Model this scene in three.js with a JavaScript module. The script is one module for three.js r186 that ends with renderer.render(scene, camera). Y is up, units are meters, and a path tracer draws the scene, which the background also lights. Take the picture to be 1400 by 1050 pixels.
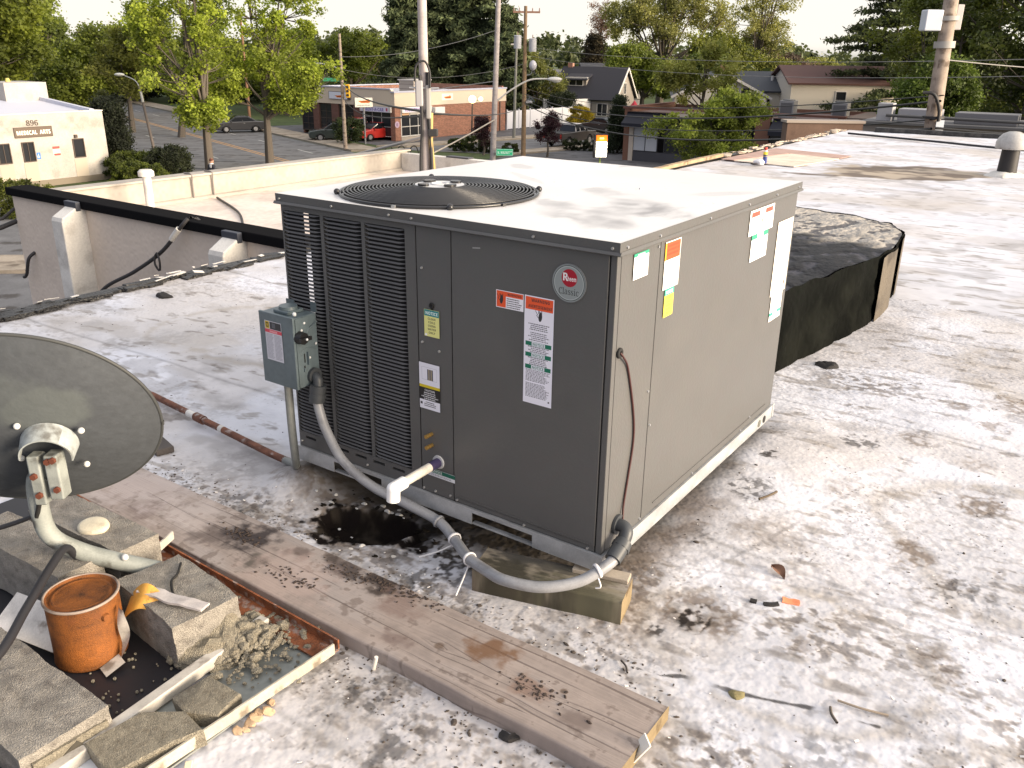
import * as THREE from 'three';
import { RoundedBoxGeometry } from 'three/addons/geometries/RoundedBoxGeometry.js';
import { MarchingCubes } from 'three/addons/objects/MarchingCubes.js';
import { TextGeometry } from 'three/addons/geometries/TextGeometry.js';
import { FontLoader } from 'three/addons/loaders/FontLoader.js';
import { mergeGeometries, mergeVertices, toCreasedNormals } from 'three/addons/utils/BufferGeometryUtils.js';

// ---------------------------------------------------------------- camera, sky, sun, exposure
const scene = new THREE.Scene();
const camera = new THREE.PerspectiveCamera(48.04, 4 / 3, 0.05, 1500);
camera.position.set(0, 1.572, 0);
camera.rotation.set(-0.3672, 0, 0.0136);
const renderer = new THREE.WebGLRenderer({ antialias: true });
renderer.setSize(1024, 768);
renderer.toneMapping = THREE.LinearToneMapping;
renderer.toneMappingExposure = 1.72;
renderer.shadowMap.enabled = true;
const SUN_AZ = 116 * Math.PI / 180, SUN_EL = 9.5 * Math.PI / 180;      // to the right of the view, low evening sun behind thin cloud
const SUN = new THREE.Vector3(Math.sin(SUN_AZ) * Math.cos(SUN_EL), Math.sin(SUN_EL), -Math.cos(SUN_AZ) * Math.cos(SUN_EL));
const sun = new THREE.DirectionalLight(new THREE.Color(1, 0.82, 0.61), 5);
sun.position.copy(SUN).multiplyScalar(120);
sun.castShadow = true; sun.shadow.radius = 52; sun.shadow.mapSize.set(2048, 2048);
Object.assign(sun.shadow.camera, { left: -90, right: 90, top: 60, bottom: -60, near: 1, far: 320 });
scene.add(sun); scene.add(sun.target);
{
  const W = 512, H = 256, data = new Float32Array(W * H * 4);
  const ss = (a, b, x) => { const t = Math.min(1, Math.max(0, (x - a) / (b - a))); return t * t * (3 - 2 * t); };
  const gaz = 45 * Math.PI / 180, gx = Math.sin(gaz), gz = -Math.cos(gaz);
  for (let j = 0; j < H; j++) for (let i = 0; i < W; i++) {
    const el = ((j + 0.5) / H - 0.5) * Math.PI, an = ((i + 0.5) / W - 0.5) * 2 * Math.PI;
    const y = Math.sin(el), x = Math.cos(el) * Math.cos(an), z = Math.cos(el) * Math.sin(an);
    const hd = (x * gx + z * gz);                                   // towards the evening side, -1 .. 1
    const front = ss(-0.75, 0.30, hd);
    const up = ss(0, 0.9, y);
    let r = 0.11 + (0.625 - 0.11) * front, g = 0.14 + (0.595 - 0.14) * front, b = 0.24 + (0.535 - 0.24) * front;
    const u1 = Math.max(up, .8 * ss(.0, .22, y) * front); r += (0.575 - r) * u1 * 0.85; g += (0.585 - g) * u1 * 0.85; b += (0.63 - b) * u1 * 0.85;
    const d = x * SUN.x + y * SUN.y + z * SUN.z, ang = Math.acos(Math.min(1, Math.max(-1, d))) * 57.3;
    const gl = Math.exp(-((ang / 42) ** 2)) * 1.75;
    r += gl; g += gl * 0.86; b += gl * 0.69;
    if (y < 0) { const k = ss(0, -0.15, y); r += (0.14 - r) * k; g += (0.14 - g) * k; b += (0.13 - b) * k; }
    const o = (j * W + i) * 4; data[o] = r; data[o + 1] = g; data[o + 2] = b; data[o + 3] = 1;
  }
  const sky = new THREE.DataTexture(data, W, H, THREE.RGBAFormat, THREE.FloatType);
  sky.mapping = THREE.EquirectangularReflectionMapping; sky.magFilter = THREE.LinearFilter; sky.minFilter = THREE.LinearFilter;
  sky.wrapS = THREE.RepeatWrapping; sky.colorSpace = THREE.LinearSRGBColorSpace; sky.needsUpdate = true;
  scene.background = sky; scene.environment = sky;
}

// ---------------------------------------------------------------- helpers
const G = -5.9;                                                      // street level below the roof
const YAW = 0.607, OX = 0.2945, OZ = -2.3996, CY = Math.cos(YAW), SY = Math.sin(YAW);
const K = (x, y, z) => [CY * x - SY * z + OX, y, SY * x + CY * z + OZ];   // axes of the building we stand on -> world
let _s = 12345;
const seed = n => { _s = n >>> 0; };
const rnd = () => { _s = (_s + 0x6D2B79F5) | 0; let t = Math.imul(_s ^ (_s >>> 15), 1 | _s); t = (t + Math.imul(t ^ (t >>> 7), 61 | t)) ^ t; return ((t ^ (t >>> 14)) >>> 0) / 4294967296; };
const rr = (a, b) => a + (b - a) * rnd();
const gauss = () => { let u = 0; for (let i = 0; i < 4; i++) u += rnd(); return (u - 2) * 0.866 * 1.4; };
const clamp = (x, a = 0, b = 1) => Math.min(b, Math.max(a, x));
const sstep = (a, b, x) => { const t = clamp((x - a) / (b - a)); return t * t * (3 - 2 * t); };
const mix = (a, b, t) => a + (b - a) * t;
const mix3 = (a, b, t) => [mix(a[0], b[0], t), mix(a[1], b[1], t), mix(a[2], b[2], t)];
const hsh = (x, y) => { let h = Math.imul(x | 0, 374761393) + Math.imul(y | 0, 668265263) | 0; h = Math.imul(h ^ (h >>> 13), 1274126177); return ((h ^ (h >>> 16)) >>> 0) / 4294967296; };
function vn(x, y, P = 0) {
  let xi = Math.floor(x), yi = Math.floor(y); const fx = x - xi, fy = y - yi;
  const u = fx * fx * (3 - 2 * fx), v = fy * fy * (3 - 2 * fy);
  let x1 = xi + 1, y1 = yi + 1;
  if (P) { xi = ((xi % P) + P) % P; x1 = ((x1 % P) + P) % P; yi = ((yi % P) + P) % P; y1 = ((y1 % P) + P) % P; }
  const a = hsh(xi, yi), b = hsh(x1, yi), c = hsh(xi, y1), d = hsh(x1, y1);
  return a + (b - a) * u + (c - a) * v + (a - b - c + d) * u * v;
}
function fbm(x, y, o = 4, P = 0) { let s = 0, a = 0.5, n = 0; for (let i = 0; i < o; i++) { s += a * vn(x + i * 17.3 * (P ? 0 : 1), y + i * 9.1 * (P ? 0 : 1), P); n += a; a *= 0.5; x *= 2; y *= 2; if (P) P *= 2; } return s / n; }
const toS = v => { v = clamp(v); return (v <= 0.0031308 ? v * 12.92 : 1.055 * Math.pow(v, 1 / 2.4) - 0.055) * 255; };
// a colour map and a height map from f(u, v) -> [r, g, b, h] (linear colours), u and v in 0..1
function genTex(N, f, M = N, wrap = true) {
  const c = new Uint8Array(N * M * 4), h = new Uint8Array(N * M * 4);
  for (let j = 0; j < M; j++) for (let i = 0; i < N; i++) {
    const p = f((i + 0.5) / N, (j + 0.5) / M), o = (j * N + i) * 4;
    c[o] = toS(p[0]); c[o + 1] = toS(p[1]); c[o + 2] = toS(p[2]); c[o + 3] = 255;
    const hv = clamp(p[3] ?? 0.5) * 255; h[o] = h[o + 1] = h[o + 2] = hv; h[o + 3] = 255;
  }
  const mk = (d, srgb) => { const t = new THREE.DataTexture(d, N, M, THREE.RGBAFormat); t.magFilter = THREE.LinearFilter; t.minFilter = THREE.LinearMipmapLinearFilter; t.generateMipmaps = true; if (wrap) t.wrapS = t.wrapT = THREE.RepeatWrapping; if (srgb) t.colorSpace = THREE.SRGBColorSpace; t.needsUpdate = true; return t; };
  return { map: mk(c, true), bump: mk(h, false) };
}
function rep(tex, mx, my = mx) { for (const k of ['map', 'bump']) tex[k].repeat.set(1 / mx, 1 / my); return tex; }
const lin = (r, g, b) => new THREE.Color().setRGB(r, g, b);
function mat(col, rough = 0.7, o = {}) { return new THREE.MeshStandardMaterial({ color: lin(...col), roughness: rough, metalness: 0, side: THREE.DoubleSide, ...o }); }
function texMat(tex, rough, bump = 0, o = {}) { const m = new THREE.MeshStandardMaterial({ map: tex.map, roughness: rough, side: THREE.DoubleSide, ...o }); if (bump) { m.bumpMap = tex.bump; m.bumpScale = bump; } return m; }
// a mottled material: col with slow and fine variation, m metres per repeat
const _sh = {};
function mottle(col, amt, m, rough, o = {}) {
  const { dirt = [0.05, 0.04, 0.03], dirtAmt = 0.15, bump = 0, fine = 0.5, N = 256, P = 5, own = N > 256, ...rest } = o;
  if (!own) {                                                        // lesser materials share a few neutral maps, tinted by their colour
    const q = m < .4 ? .25 : m < 1.6 ? 1 : 4, hv = dirtAmt > .35 ? 1 : 0, key = q + '_' + hv;
    if (!_sh[key]) _sh[key] = rep(genTex(256, (u, v) => { const a = fbm(u * 6, v * 6, 5, 6), b = vn(u * 85, v * 85, 85), d = sstep(.5, .75, fbm(u * 6 + 40, v * 6 + 11, 5, 6)) * (hv ? .75 : .25), k = .75 * (1 + (a - .5) * (hv ? .6 : .36) + (b - .5) * .16); return [k * (1 - d * .75), k * (1 - d * .8), k * (1 - d * .84), clamp(.5 + (b - .5) * .6 + (a - .5) * .8)]; }), q);
    const mt = texMat(_sh[key], rough, bump, rest); mt.color = lin(col[0] / .75, col[1] / .75, col[2] / .75); return mt;
  }
  const t = genTex(N, (u, v) => {
    const a = fbm(u * P, v * P, 5, P), b = vn(u * N / 3, v * N / 3, Math.round(N / 3)), d = sstep(0.55, 0.8, fbm(u * P + 40, v * P + 11, 5, P));
    const k = 1 + (a - 0.5) * amt * 2 + (b - 0.5) * amt * fine;
    const c = mix3([col[0] * k, col[1] * k, col[2] * k], dirt, d * dirtAmt); return [...c, clamp(0.5 + (b - 0.5) * 0.6 + (a - 0.5) * 0.8)];
  });
  rep(t, m); return texMat(t, rough, bump, rest);
}
const _n = {};
function numbered(n) { if (!(n in _n)) { _n[n] = 0; return n; } _n[n]++; return n + '_' + String(_n[n]).padStart(3, '0'); }
function thing(name, label, category, pos = [0, 0, 0], turn = 0, group) {
  const o = new THREE.Group(); o.name = numbered(name); o.position.set(...pos); o.rotation.y = turn; o.userData = { label, category };
  if (group) o.userData.group = group; scene.add(o); return o;
}
const thingK = (name, label, category, p, turn = 0, group) => thing(name, label, category, K(...p), -YAW + turn, group);
function prep(g, keep) {
  g = g.index ? g.toNonIndexed() : g;
  for (const k of Object.keys(g.attributes)) if (!['position', 'normal', 'uv', 'color'].includes(k)) g.deleteAttribute(k);
  if (!g.attributes.normal) g.computeVertexNormals();
  if (!keep || !g.attributes.uv) {
    const p = g.attributes.position, n = p.count, uv = new Float32Array(n * 2);
    for (let t = 0; t < n; t += 3) {
      const ax = p.getX(t), ay = p.getY(t), az = p.getZ(t), ux = p.getX(t + 1) - ax, uy = p.getY(t + 1) - ay, uz = p.getZ(t + 1) - az, vx = p.getX(t + 2) - ax, vy = p.getY(t + 2) - ay, vz = p.getZ(t + 2) - az;
      const nx = Math.abs(uy * vz - uz * vy), ny = Math.abs(uz * vx - ux * vz), nz = Math.abs(ux * vy - uy * vx);
      for (let k = t; k < t + 3; k++) {
        const X = p.getX(k), Y = p.getY(k), Z = p.getZ(k);
        if (ny >= nx && ny >= nz) { uv[2 * k] = X; uv[2 * k + 1] = Z; } else if (nx >= nz) { uv[2 * k] = Z; uv[2 * k + 1] = Y; } else { uv[2 * k] = X; uv[2 * k + 1] = Y; }
      }
    }
    g.setAttribute('uv', new THREE.BufferAttribute(uv, 2));
  }
  return g;
}
function merge(gs, keep) {
  gs = [].concat(gs).map(g => prep(g, keep));
  const col = gs.some(g => g.attributes.color);
  if (col) for (const g of gs) if (!g.attributes.color) g.setAttribute('color', new THREE.BufferAttribute(new Float32Array(g.attributes.position.count * 3).fill(1), 3));
  return gs.length > 1 ? mergeGeometries(gs) : gs[0];
}
function part(parent, name, gs, m, label, keep) {
  const o = new THREE.Mesh(Array.isArray(gs) || keep !== 'raw' ? merge(gs, keep) : gs, m); o.name = name; o.castShadow = o.receiveShadow = true;
  if (label) o.userData.label = label;
  (parent || scene).add(o); return o;
}
function struct(name, gs, m, keep) { const o = part(scene, numbered(name), gs, m, null, keep); o.userData.kind = 'structure'; return o; }
function solo(name, gs, m, label, category, group, keep) { const o = part(scene, numbered(name), gs, m, label, keep); o.userData.category = category; if (group) o.userData.group = group; return o; }
// geometry: bx = box by centre, bb = box by corners, rb = rounded box, tb = tube through points, cy = cylinder between two points
const bx = (w, h, d, x = 0, y = 0, z = 0, ry = 0, rx = 0, rz = 0) => { const g = new THREE.BoxGeometry(w, h, d); if (rx) g.rotateX(rx); if (rz) g.rotateZ(rz); if (ry) g.rotateY(ry); g.translate(x, y, z); return g; };
const bb = (x0, y0, z0, x1, y1, z1) => bx(x1 - x0, y1 - y0, z1 - z0, (x0 + x1) / 2, (y0 + y1) / 2, (z0 + z1) / 2);
const rb = (x0, y0, z0, x1, y1, z1, r = 0.005, s = 2) => { const g = new RoundedBoxGeometry(x1 - x0, y1 - y0, z1 - z0, s, r); g.translate((x0 + x1) / 2, (y0 + y1) / 2, (z0 + z1) / 2); return g; };
const V = p => new THREE.Vector3(...p);
const tb = (pts, r, n = 24, k = 8, tension = 0.5) => new THREE.TubeGeometry(new THREE.CatmullRomCurve3(pts.map(V), false, 'catmullrom', tension), n, r, k, false);
function cy(a, b, r0, r1 = r0, k = 10, caps = true) {
  const A = V(a), B = V(b), d = B.clone().sub(A), L = d.length(), g = new THREE.CylinderGeometry(r1, r0, L, k, 1, !caps);
  g.translate(0, L / 2, 0); g.applyQuaternion(new THREE.Quaternion().setFromUnitVectors(new THREE.Vector3(0, 1, 0), d.normalize())); g.translate(...a); return g;
}
function taper(pts, radii, k = 7, n = 3) {                            // a tube whose radius runs through radii
  const c = new THREE.CatmullRomCurve3(pts.map(V)), N = (pts.length - 1) * n, g = new THREE.TubeGeometry(c, N, 1, k, false), p = g.attributes.position;
  for (let i = 0; i <= N; i++) {
    const t = i / N, q = t * (radii.length - 1), a = Math.min(radii.length - 2, Math.floor(q)), r = mix(radii[a], radii[a + 1], q - a), P = c.getPointAt(t);
    for (let j = 0; j <= k; j++) { const o = i * (k + 1) + j; p.setXYZ(o, P.x + (p.getX(o) - P.x) * r, P.y + (p.getY(o) - P.y) * r, P.z + (p.getZ(o) - P.z) * r); }
  }
  g.computeVertexNormals(); return g;
}
// a roughened lump: displaces the vertices of g by noise
function rough(g, amt, f, sd = 0) {
  g = mergeVertices((() => { const q = g.clone(); q.deleteAttribute('uv'); q.deleteAttribute('normal'); return q; })());
  const p = g.attributes.position;
  for (let i = 0; i < p.count; i++) {
    const x = p.getX(i), y = p.getY(i), z = p.getZ(i);
    p.setXYZ(i, x + (fbm(y * f + sd, z * f + 3, 3) - 0.5) * amt, y + (fbm(x * f + sd + 7, z * f + 1, 3) - 0.5) * amt, z + (fbm(x * f + 5, y * f + sd + 2, 3) - 0.5) * amt);
  }
  return toCreasedNormals(g, 0.6);
}
function poly(pts, y, ty) { // flat polygon from [x, z] points at height y; ty: thickness downwards
  const s = new THREE.Shape(pts.map(p => new THREE.Vector2(p[0], -p[1])));
  let g; if (ty) { g = new THREE.ExtrudeGeometry(s, { depth: ty, bevelEnabled: false }); g.rotateX(-Math.PI / 2); g.translate(0, y - ty, 0); } else { g = new THREE.ShapeGeometry(s); g.rotateX(-Math.PI / 2); g.translate(0, y, 0); }
  return g;
}
function grid(nx, ny, f) { // surface f(u, v) -> [x, y, z]
  const p = [], uv = [], idx = [];
  for (let j = 0; j <= ny; j++) for (let i = 0; i <= nx; i++) { p.push(...f(i / nx, j / ny)); uv.push(i / nx, j / ny); }
  for (let j = 0; j < ny; j++) for (let i = 0; i < nx; i++) { const a = j * (nx + 1) + i, b = a + 1, c = a + nx + 1, d = c + 1; idx.push(a, b, d, a, d, c); }
  const g = new THREE.BufferGeometry(); g.setAttribute('position', new THREE.Float32BufferAttribute(p, 3)); g.setAttribute('uv', new THREE.Float32BufferAttribute(uv, 2)); g.setIndex(idx); g.computeVertexNormals(); return g;
}
// print: a canvas drawn by f(ctx, w, h); returns a material
function print(w, h, f, rough = 0.45, o = {}) {
  const c = document.createElement('canvas'); c.width = w; c.height = h; const x = c.getContext('2d'); f(x, w, h);
  const t = new THREE.CanvasTexture(c); t.colorSpace = THREE.SRGBColorSpace; t.anisotropy = 8; return new THREE.MeshStandardMaterial({ map: t, roughness: rough, side: THREE.DoubleSide, ...o });
}
// text helper that stretches a line to a box
function txt(x, s, cx, y, h, maxw, col, font = 'bold', fam = 'sans-serif') { x.fillStyle = col; x.font = `${font} ${h}px ${fam}`; x.textAlign = 'center'; x.textBaseline = 'middle'; x.fillText(s, cx, y, maxw); }
function lines(x, x0, x1, y0, y1, step, col, center) { x.fillStyle = col; for (let y = y0; y < y1; y += step) { let a = x0, lim = x1 - (rnd() * 0.25 * (x1 - x0)); if (center) { const w = (x1 - x0) * rr(0.6, 0.98); a = (x0 + x1 - w) / 2; lim = a + w; } while (a < lim) { const w = rr(0.03, 0.11) * (x1 - x0); x.fillRect(a, y, Math.min(w, lim - a), step * 0.5); a += w + (x1 - x0) * 0.02; } } }
const quadUV = (w, h) => new THREE.PlaneGeometry(w, h);
const matte = m => { const q = new THREE.MeshPhysicalMaterial({ map: m.map, bumpMap: m.bumpMap, bumpScale: m.bumpScale, color: m.color, roughness: 1, specularIntensity: .05, side: THREE.DoubleSide }); return q; };
// ---------------------------------------------------------------- the roof we stand on
const stains = [[.26,-.12,.16,.8,0],[.92,-1.49,.12,.8,0],[.77,-.93,.1,.8,0],[.98,-.76,.14,.6,1],[.58,-1.99,.10,.7,0],[.85,-1.86,.10,.5,0],[.09,-1.35,.07,.9,1],[.45,-1.23,.07,.6,0],[.38,-1.77,.10,.7,1],
  [.92,-2.77,.12,.7,0],[.88,-2.36,.09,.6,0],[.67,-2.53,.06,.6,0],[.29,-.1,.07,1,1],[.22,.02,.05,.9,1],[.99,-.33,.09,.6,0],[.61,-.15,.05,.5,0],[.8,.24,.08,.5,1],[-3.66,-.56,.13,.45,2],[-3.53,-.82,.2,.3,2],[-2.33,-.31,.1,.35,2],
  [-.1,.85,.12,.7,1],[-.3,.78,.1,.7,1],[.35,.62,.1,.5,1],[-1.78,.14,.18,.5,2],[-1.45,.3,.15,.6,1],[-.52,.24,.14,.7,1],[.3,-.75,.14,.4,0],[.12,-1.0,.12,.7,1],[.05,-.55,.12,.5,1],[.02,-.2,.1,.5,1],[.1,.05,.15,.5,0],
  [-.97,.10,.3,.8,0],[-.7,.02,.25,.7,1],[-.8,.3,.2,.5,2],[-1.2,-.1,.3,.8,0],[-.6,-.1,.3,.9,1],[-.3,-.1,.25,.8,1]];
const ponds = [[1.15, -1.2, .55, .5], [.55, -.1, .42, .3], [1.5, -3.4, .9, .6], [-3.2, -1.2, .7, .5], [1.6, .3, .5, .4], [2.5, -7, 1.6, .9], [4.5, -10, 2, 1.2]], laps = [.95, -.55, -2.1, -3.7, -5.9, -8.4, -10.9, -13.6, -16.2];
const crack = [[.26,.225],[.33,.215],[.38,.18],[.44,.17],[.53,.16],[.64,.13],[.73,.1],[.9,.07]];
function segd(px, pz, L) { let m = 9; for (let i = 0; i < L.length - 1; i++) { const [a, b] = L[i], [c, d] = L[i + 1], t = clamp(((px - a) * (c - a) + (pz - b) * (d - b)) / ((c - a) ** 2 + (d - b) ** 2)); m = Math.min(m, Math.hypot(px - a - t * (c - a), pz - b - t * (d - b))); } return m; }
const seams = [[[.1, .28], [.02, .1], [.2, -.28], [.5, -1.3]], [[.0, -.3], [.45, -.45], [2, -.8]]];
const holeQ = (x, z) => Math.hypot((x + .95) * .85 + (z - .09) * .4, (z - .09) * 1.15 - (x + .95) * .2) + (fbm(x * 9, z * 9, 5) - .5) * .3;
function roofY(x, z) {
  let y = -0.112 + 0.0022 * Math.max(0, -z) + (fbm(x * 1.3 + 5, z * 1.3, 3) - 0.5) * 0.035;
  y += 0.085 * Math.exp(-(((x + 1.40) / 0.14) ** 2 + ((z + 0.02) / 0.16) ** 2)) + 0.05 * Math.exp(-(((x - .05) / 0.5) ** 2 + ((z + 1.5) / 0.5) ** 2));
  y -= 0.075 * sstep(0.165, 0.10, holeQ(x, z));
  y += (fbm(x * 9, z * 9, 3) - 0.5) * 0.006;
  return y;
}
const dark = [0.03, 0.026, 0.024], brown = [0.17, 0.13, 0.1], grey = [0.25, 0.24, 0.24], tan = [0.38, 0.32, 0.25];
function roofCol(x, z, far) {
  const big = fbm(x * 0.55 + 31, z * 0.55 + 3, 4), mid = fbm(x * 2.6, z * 2.6 + 9, 5), det = fbm(x * 13 + 4, z * 13, 4), spk = far ? 0.5 : fbm(x * 55, z * 55, 3);
  let w = [0.635, 0.645, 0.70], k = 0.98 + (big - 0.5) * 0.18 + (mid - 0.5) * 0.22 + (det - 0.5) * 0.12; w = w.map(v => v * k);
  let h = 0.62 + (det - 0.5) * 0.3 + (spk - 0.5) * 0.45;
  // worn greyish areas with an uneven edge, brush strokes of the coating
  const worn = sstep(0.53, 0.66, fbm(x * 1.1 + 70, z * 1.6 + 20, 5) + (det - 0.5) * 0.12); w = mix3(w, tan, worn * 0.30);
  const worn2 = sstep(0.60, 0.72, fbm(x * 3.1 + 7, z * 4.2 + 120, 5)); w = mix3(w, grey, worn2 * 0.42); h -= worn2 * 0.15;
  const soft = sstep(.50, .70, fbm(x * .8 + 14, z * 1.3 + 51, 4)); w = mix3(w, [.47, .43, .39], soft * .5);
  for (const [rx, rz, ra, rb_] of ponds) { if (Math.abs(x - rx) > ra * 1.7 || Math.abs(z - rz) > rb_ * 1.7) continue; const d = Math.hypot((x - rx) / ra, (z - rz) / rb_) + (fbm(x * 2.2 + rx, z * 2.2, 4) - .5) * .7; w = mix3(w, [.36, .32, .27], .5 * Math.exp(-(((d - 1) / .09) ** 2)) * sstep(.35, .6, det + .1) + .16 * sstep(1, .7, d)); }
  for (const zl of laps) { if (Math.abs(z - zl) > .3) continue; const d = z - zl - (fbm(x * .7, zl, 3) - .5) * .12; w = w.map(v => v * (1 - .27 * Math.exp(-((d / .012) ** 2)) + .05 * sstep(.0, .02, d) * sstep(.16, .1, d))); h += .25 * sstep(.0, .006, d) * sstep(.2, .1, d); }
  const br = fbm(x * 2.2 + z * 5 + 3, z * 1.2 - x * 9, 4); w = w.map(v => v * (1 + (br - 0.5) * 0.18));
  // dirt: soft smears drawn out along the fall of the roof, and small specks where dirt gathers
  const dirty = sstep(0.44, 0.66, fbm(x * 1.5 + 200, z * 1.7, 4)), near = Math.exp(-((z - 0.62) ** 2) / 0.10) * sstep(-2.6, -1.6, x) + .7 * Math.exp(-((z - 0.27) ** 2) / 0.012) * sstep(-2.4, -1.8, x) * sstep(.6, 0, x);
  const dens = clamp(0.03 + 0.6 * dirty * sstep(-3.4, -1.0, x + z * .2) + near);
  const sm = fbm(x * 6.5 + 91, z * 16 + x * 2, 5), sm2 = fbm(x * 17 + 5, z * 30 + 40, 4);
  const sa = sstep(0.66 - 0.12 * dens, 0.80 - 0.10 * dens, sm + (sm2 - .5) * .22); w = mix3(w, mix3([.26, .235, .21], [.12, .10, .085], sstep(.5, .8, sm2)), sa * 0.62); h += sa * 0.08;
  const f2 = fbm(x * 84 + 9, z * 80, 2), fm = sstep(.45, .6, fbm(x * 5 + 60, z * 6, 3)); const fl = far ? 0 : sstep(0.86 - 0.16 * dens * fm, 0.94 - 0.16 * dens * fm, f2); w = mix3(w, [.13, .115, .105], fl * 0.7); h += fl * 0.12;
  if (!far) { const vf = vn(x * 150, z * 150), dm = clamp(near + .35 * dirty); w = w.map(v => v * (1 - .5 * dm * sstep(.55, .9, vf) * fm)); w = mix3(w, [.36, .345, .36], .45 * near * sstep(.4, .6, mid)); }
  for (const [sx, sz, r, s, t] of stains) {
    const d = Math.hypot(x - sx, (z - sz) * 0.9) / r; if (d > 1.9) continue;
    const n = fbm(x * 11 + sx * 40, z * 11, 4), m = fbm(x * 34, z * 34 + sx, 4);
    const a = t === 3 ? sstep(1.0, .8, d + (n - .5) * 1.1) : s * sstep(1.05, .6, d + (n - 0.5) * 1.3 + (m - .5) * 1.1) * (t === 1 ? sstep(0.44, 0.58, m) : t === 3 ? 1 : sstep(0.3, 0.58, m) * 0.85 + 0.15); w = mix3(w, t === 1 ? dark : t === 2 ? grey : t === 3 ? [0.012, .010, .009] : brown, clamp(a)); h -= a * 0.1;
  }
  const gm = clamp(sstep(.44, .62, fbm(x * 1.4 + 33, z * 1.8 + 8, 4)) * sstep(-.4, .1, x) * sstep(-3.4, -2.2, z) + near * .9 + .35 * dirty * sstep(-6, -3, z)) * (far ? .5 : 1);
  if (gm > .03) { const cr2 = fbm(x * 30 + 3, z * 42 + 1, 5); w = mix3(w, mix3([.30, .265, .235], [.11, .09, .078], sstep(.56, .7, cr2)), .75 * gm * sstep(.50, .60, cr2)); h -= gm * .12 * sstep(.5, .6, cr2); }
  // brown earth under the unit, mottled with a darker tone
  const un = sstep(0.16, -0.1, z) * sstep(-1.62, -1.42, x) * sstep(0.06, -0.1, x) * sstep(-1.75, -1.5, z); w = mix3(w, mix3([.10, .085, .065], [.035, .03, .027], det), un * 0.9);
  { const e = (fbm(x * 40, z * 40, 4) - .5) * .07, q2 = Math.hypot((x + .70) / 1.5, z + .06) + (fbm(x * 9, z * 9, 5) - .5) * .3; w = mix3(w, mix3([.010, .008, .007], [.035, .029, .023], sstep(.5, .75, det)), Math.max(sstep(.20, .165, holeQ(x, z) + e), sstep(.11, .05, q2 + e) * .9)); }  // shade of the hollow painted in as near black, reaching under the unit
  const rim = Math.exp(-(((x - .02) / .1) ** 2)) * sstep(-1.6, -1.4, z) * sstep(.2, 0, z) * sstep(0.4, 0.62, mid); w = mix3(w, brown, rim * 0.7);
  const cr = segd(x, z, crack); w = mix3(w, dark, 0.85 * sstep(0.008, 0.002, cr + (det - .5) * .022) * sstep(0.35, 0.55, fbm(x * 9, z * 9 + 77, 2)));
  for (const s of seams) { const d = segd(x, z, s); w = w.map(v => v * (1 + 0.10 * sstep(0.05, 0.03, d) - 0.22 * sstep(0.012, 0.002, d))); }
  // the old puddle far back
  const pd = Math.hypot((x + 1.85) / 1.35, (z + 12.5) / 0.95 + (x + 1.85) * 0.35) + (fbm(x * 1.6, z * 1.6, 4) - 0.5) * 1.1; w = mix3(w, mix3(tan, [.14, .11, .085], sstep(.45, .6, fbm(x * 2.2 + 3, z * 3, 3))), 0.95 * sstep(1.05, 0.85, pd));
  const cell = Math.min(Math.abs(z + 7.1), Math.abs(z + 10.2), Math.abs(z + 15.2)); w = w.map(v => v * (1 - 0.12 * sstep(0.05, 0.01, cell)));
  return [...w, h];
}
const host = thingK('flat_roof', 'flat roof with flaking white coating', 'roof', [0, 0, 0]); delete host.userData.label; delete host.userData.category; host.userData.kind = 'structure';
{
  const X0 = -4.76, X1 = 2.4, Z0 = -4.6, Z1 = 2.3;
  const t = genTex(1700, (u, v) => roofCol(mix(X0, X1, u), mix(Z1, Z0, v), false), 1640, false);
  part(host, 'roof_deck', grid(250, 230, (u, v) => { const x = mix(X0, X1, u), z = mix(Z1, Z0, v); return [x, roofY(x, z), z]; }), (() => { const m = matte(texMat(t, 1, 0.007)); m.specularIntensity = .12; return m; })(), null, true);
  const A0 = -4.6, A1 = 16, B0 = -20.2, B1 = -4.6;
  const t2 = genTex(1000, (u, v) => roofCol(mix(A0, A1, u), mix(B1, B0, v), true), 1000, false);
  part(host, 'roof_deck', grid(100, 100, (u, v) => { const x = mix(A0, A1, u), z = mix(B1, B0, v); return [x, roofY(x, z), z]; }), (() => { const m = matte(texMat(t2, 1, 0.006)); m.roughness = .85; m.specularIntensity = .4; return m; })(), null, true);
  const t3 = mottle([.6, .58, .58], 0.2, 3, 0.8);
  part(host, 'roof_deck', grid(60, 40, (u, v) => { const x = mix(2.4, 16, u), z = mix(2.3, -4.6, v); return [x, roofY(x, z), z]; }), t3);
}
const tar = mottle([.022, .021, .02], 0.5, 0.8, 0.45, { own: true, bump: 0.01, dirtAmt: 0.3, dirt: [.2, .18, .16] });
const stucco = mottle([.66, .57, .485], 0.13, 2.5, 0.92, { own: true, bump: 0.006, dirtAmt: 0.25, dirt: [.45, .37, .31], P: 4 });
const creamPaint = mottle([.41, .375, .33], 0.10, 2.5, 0.85, { bump: 0.004, dirtAmt: 0.3, dirt: [.45, .36, .28] });
const whitePaint = mottle([.66, .64, .60], 0.10, 1.5, 0.7, { dirtAmt: 0.2, dirt: [.4, .36, .3] });
const roofPale = mottle([.70, .61, .54], 0.12, 4, 0.85, { dirtAmt: 0.25, dirt: [.42, .36, .32], bump: 0.004 });
const wallTan = mottle([.34, .27, .2], 0.2, 2, 0.9);
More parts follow.
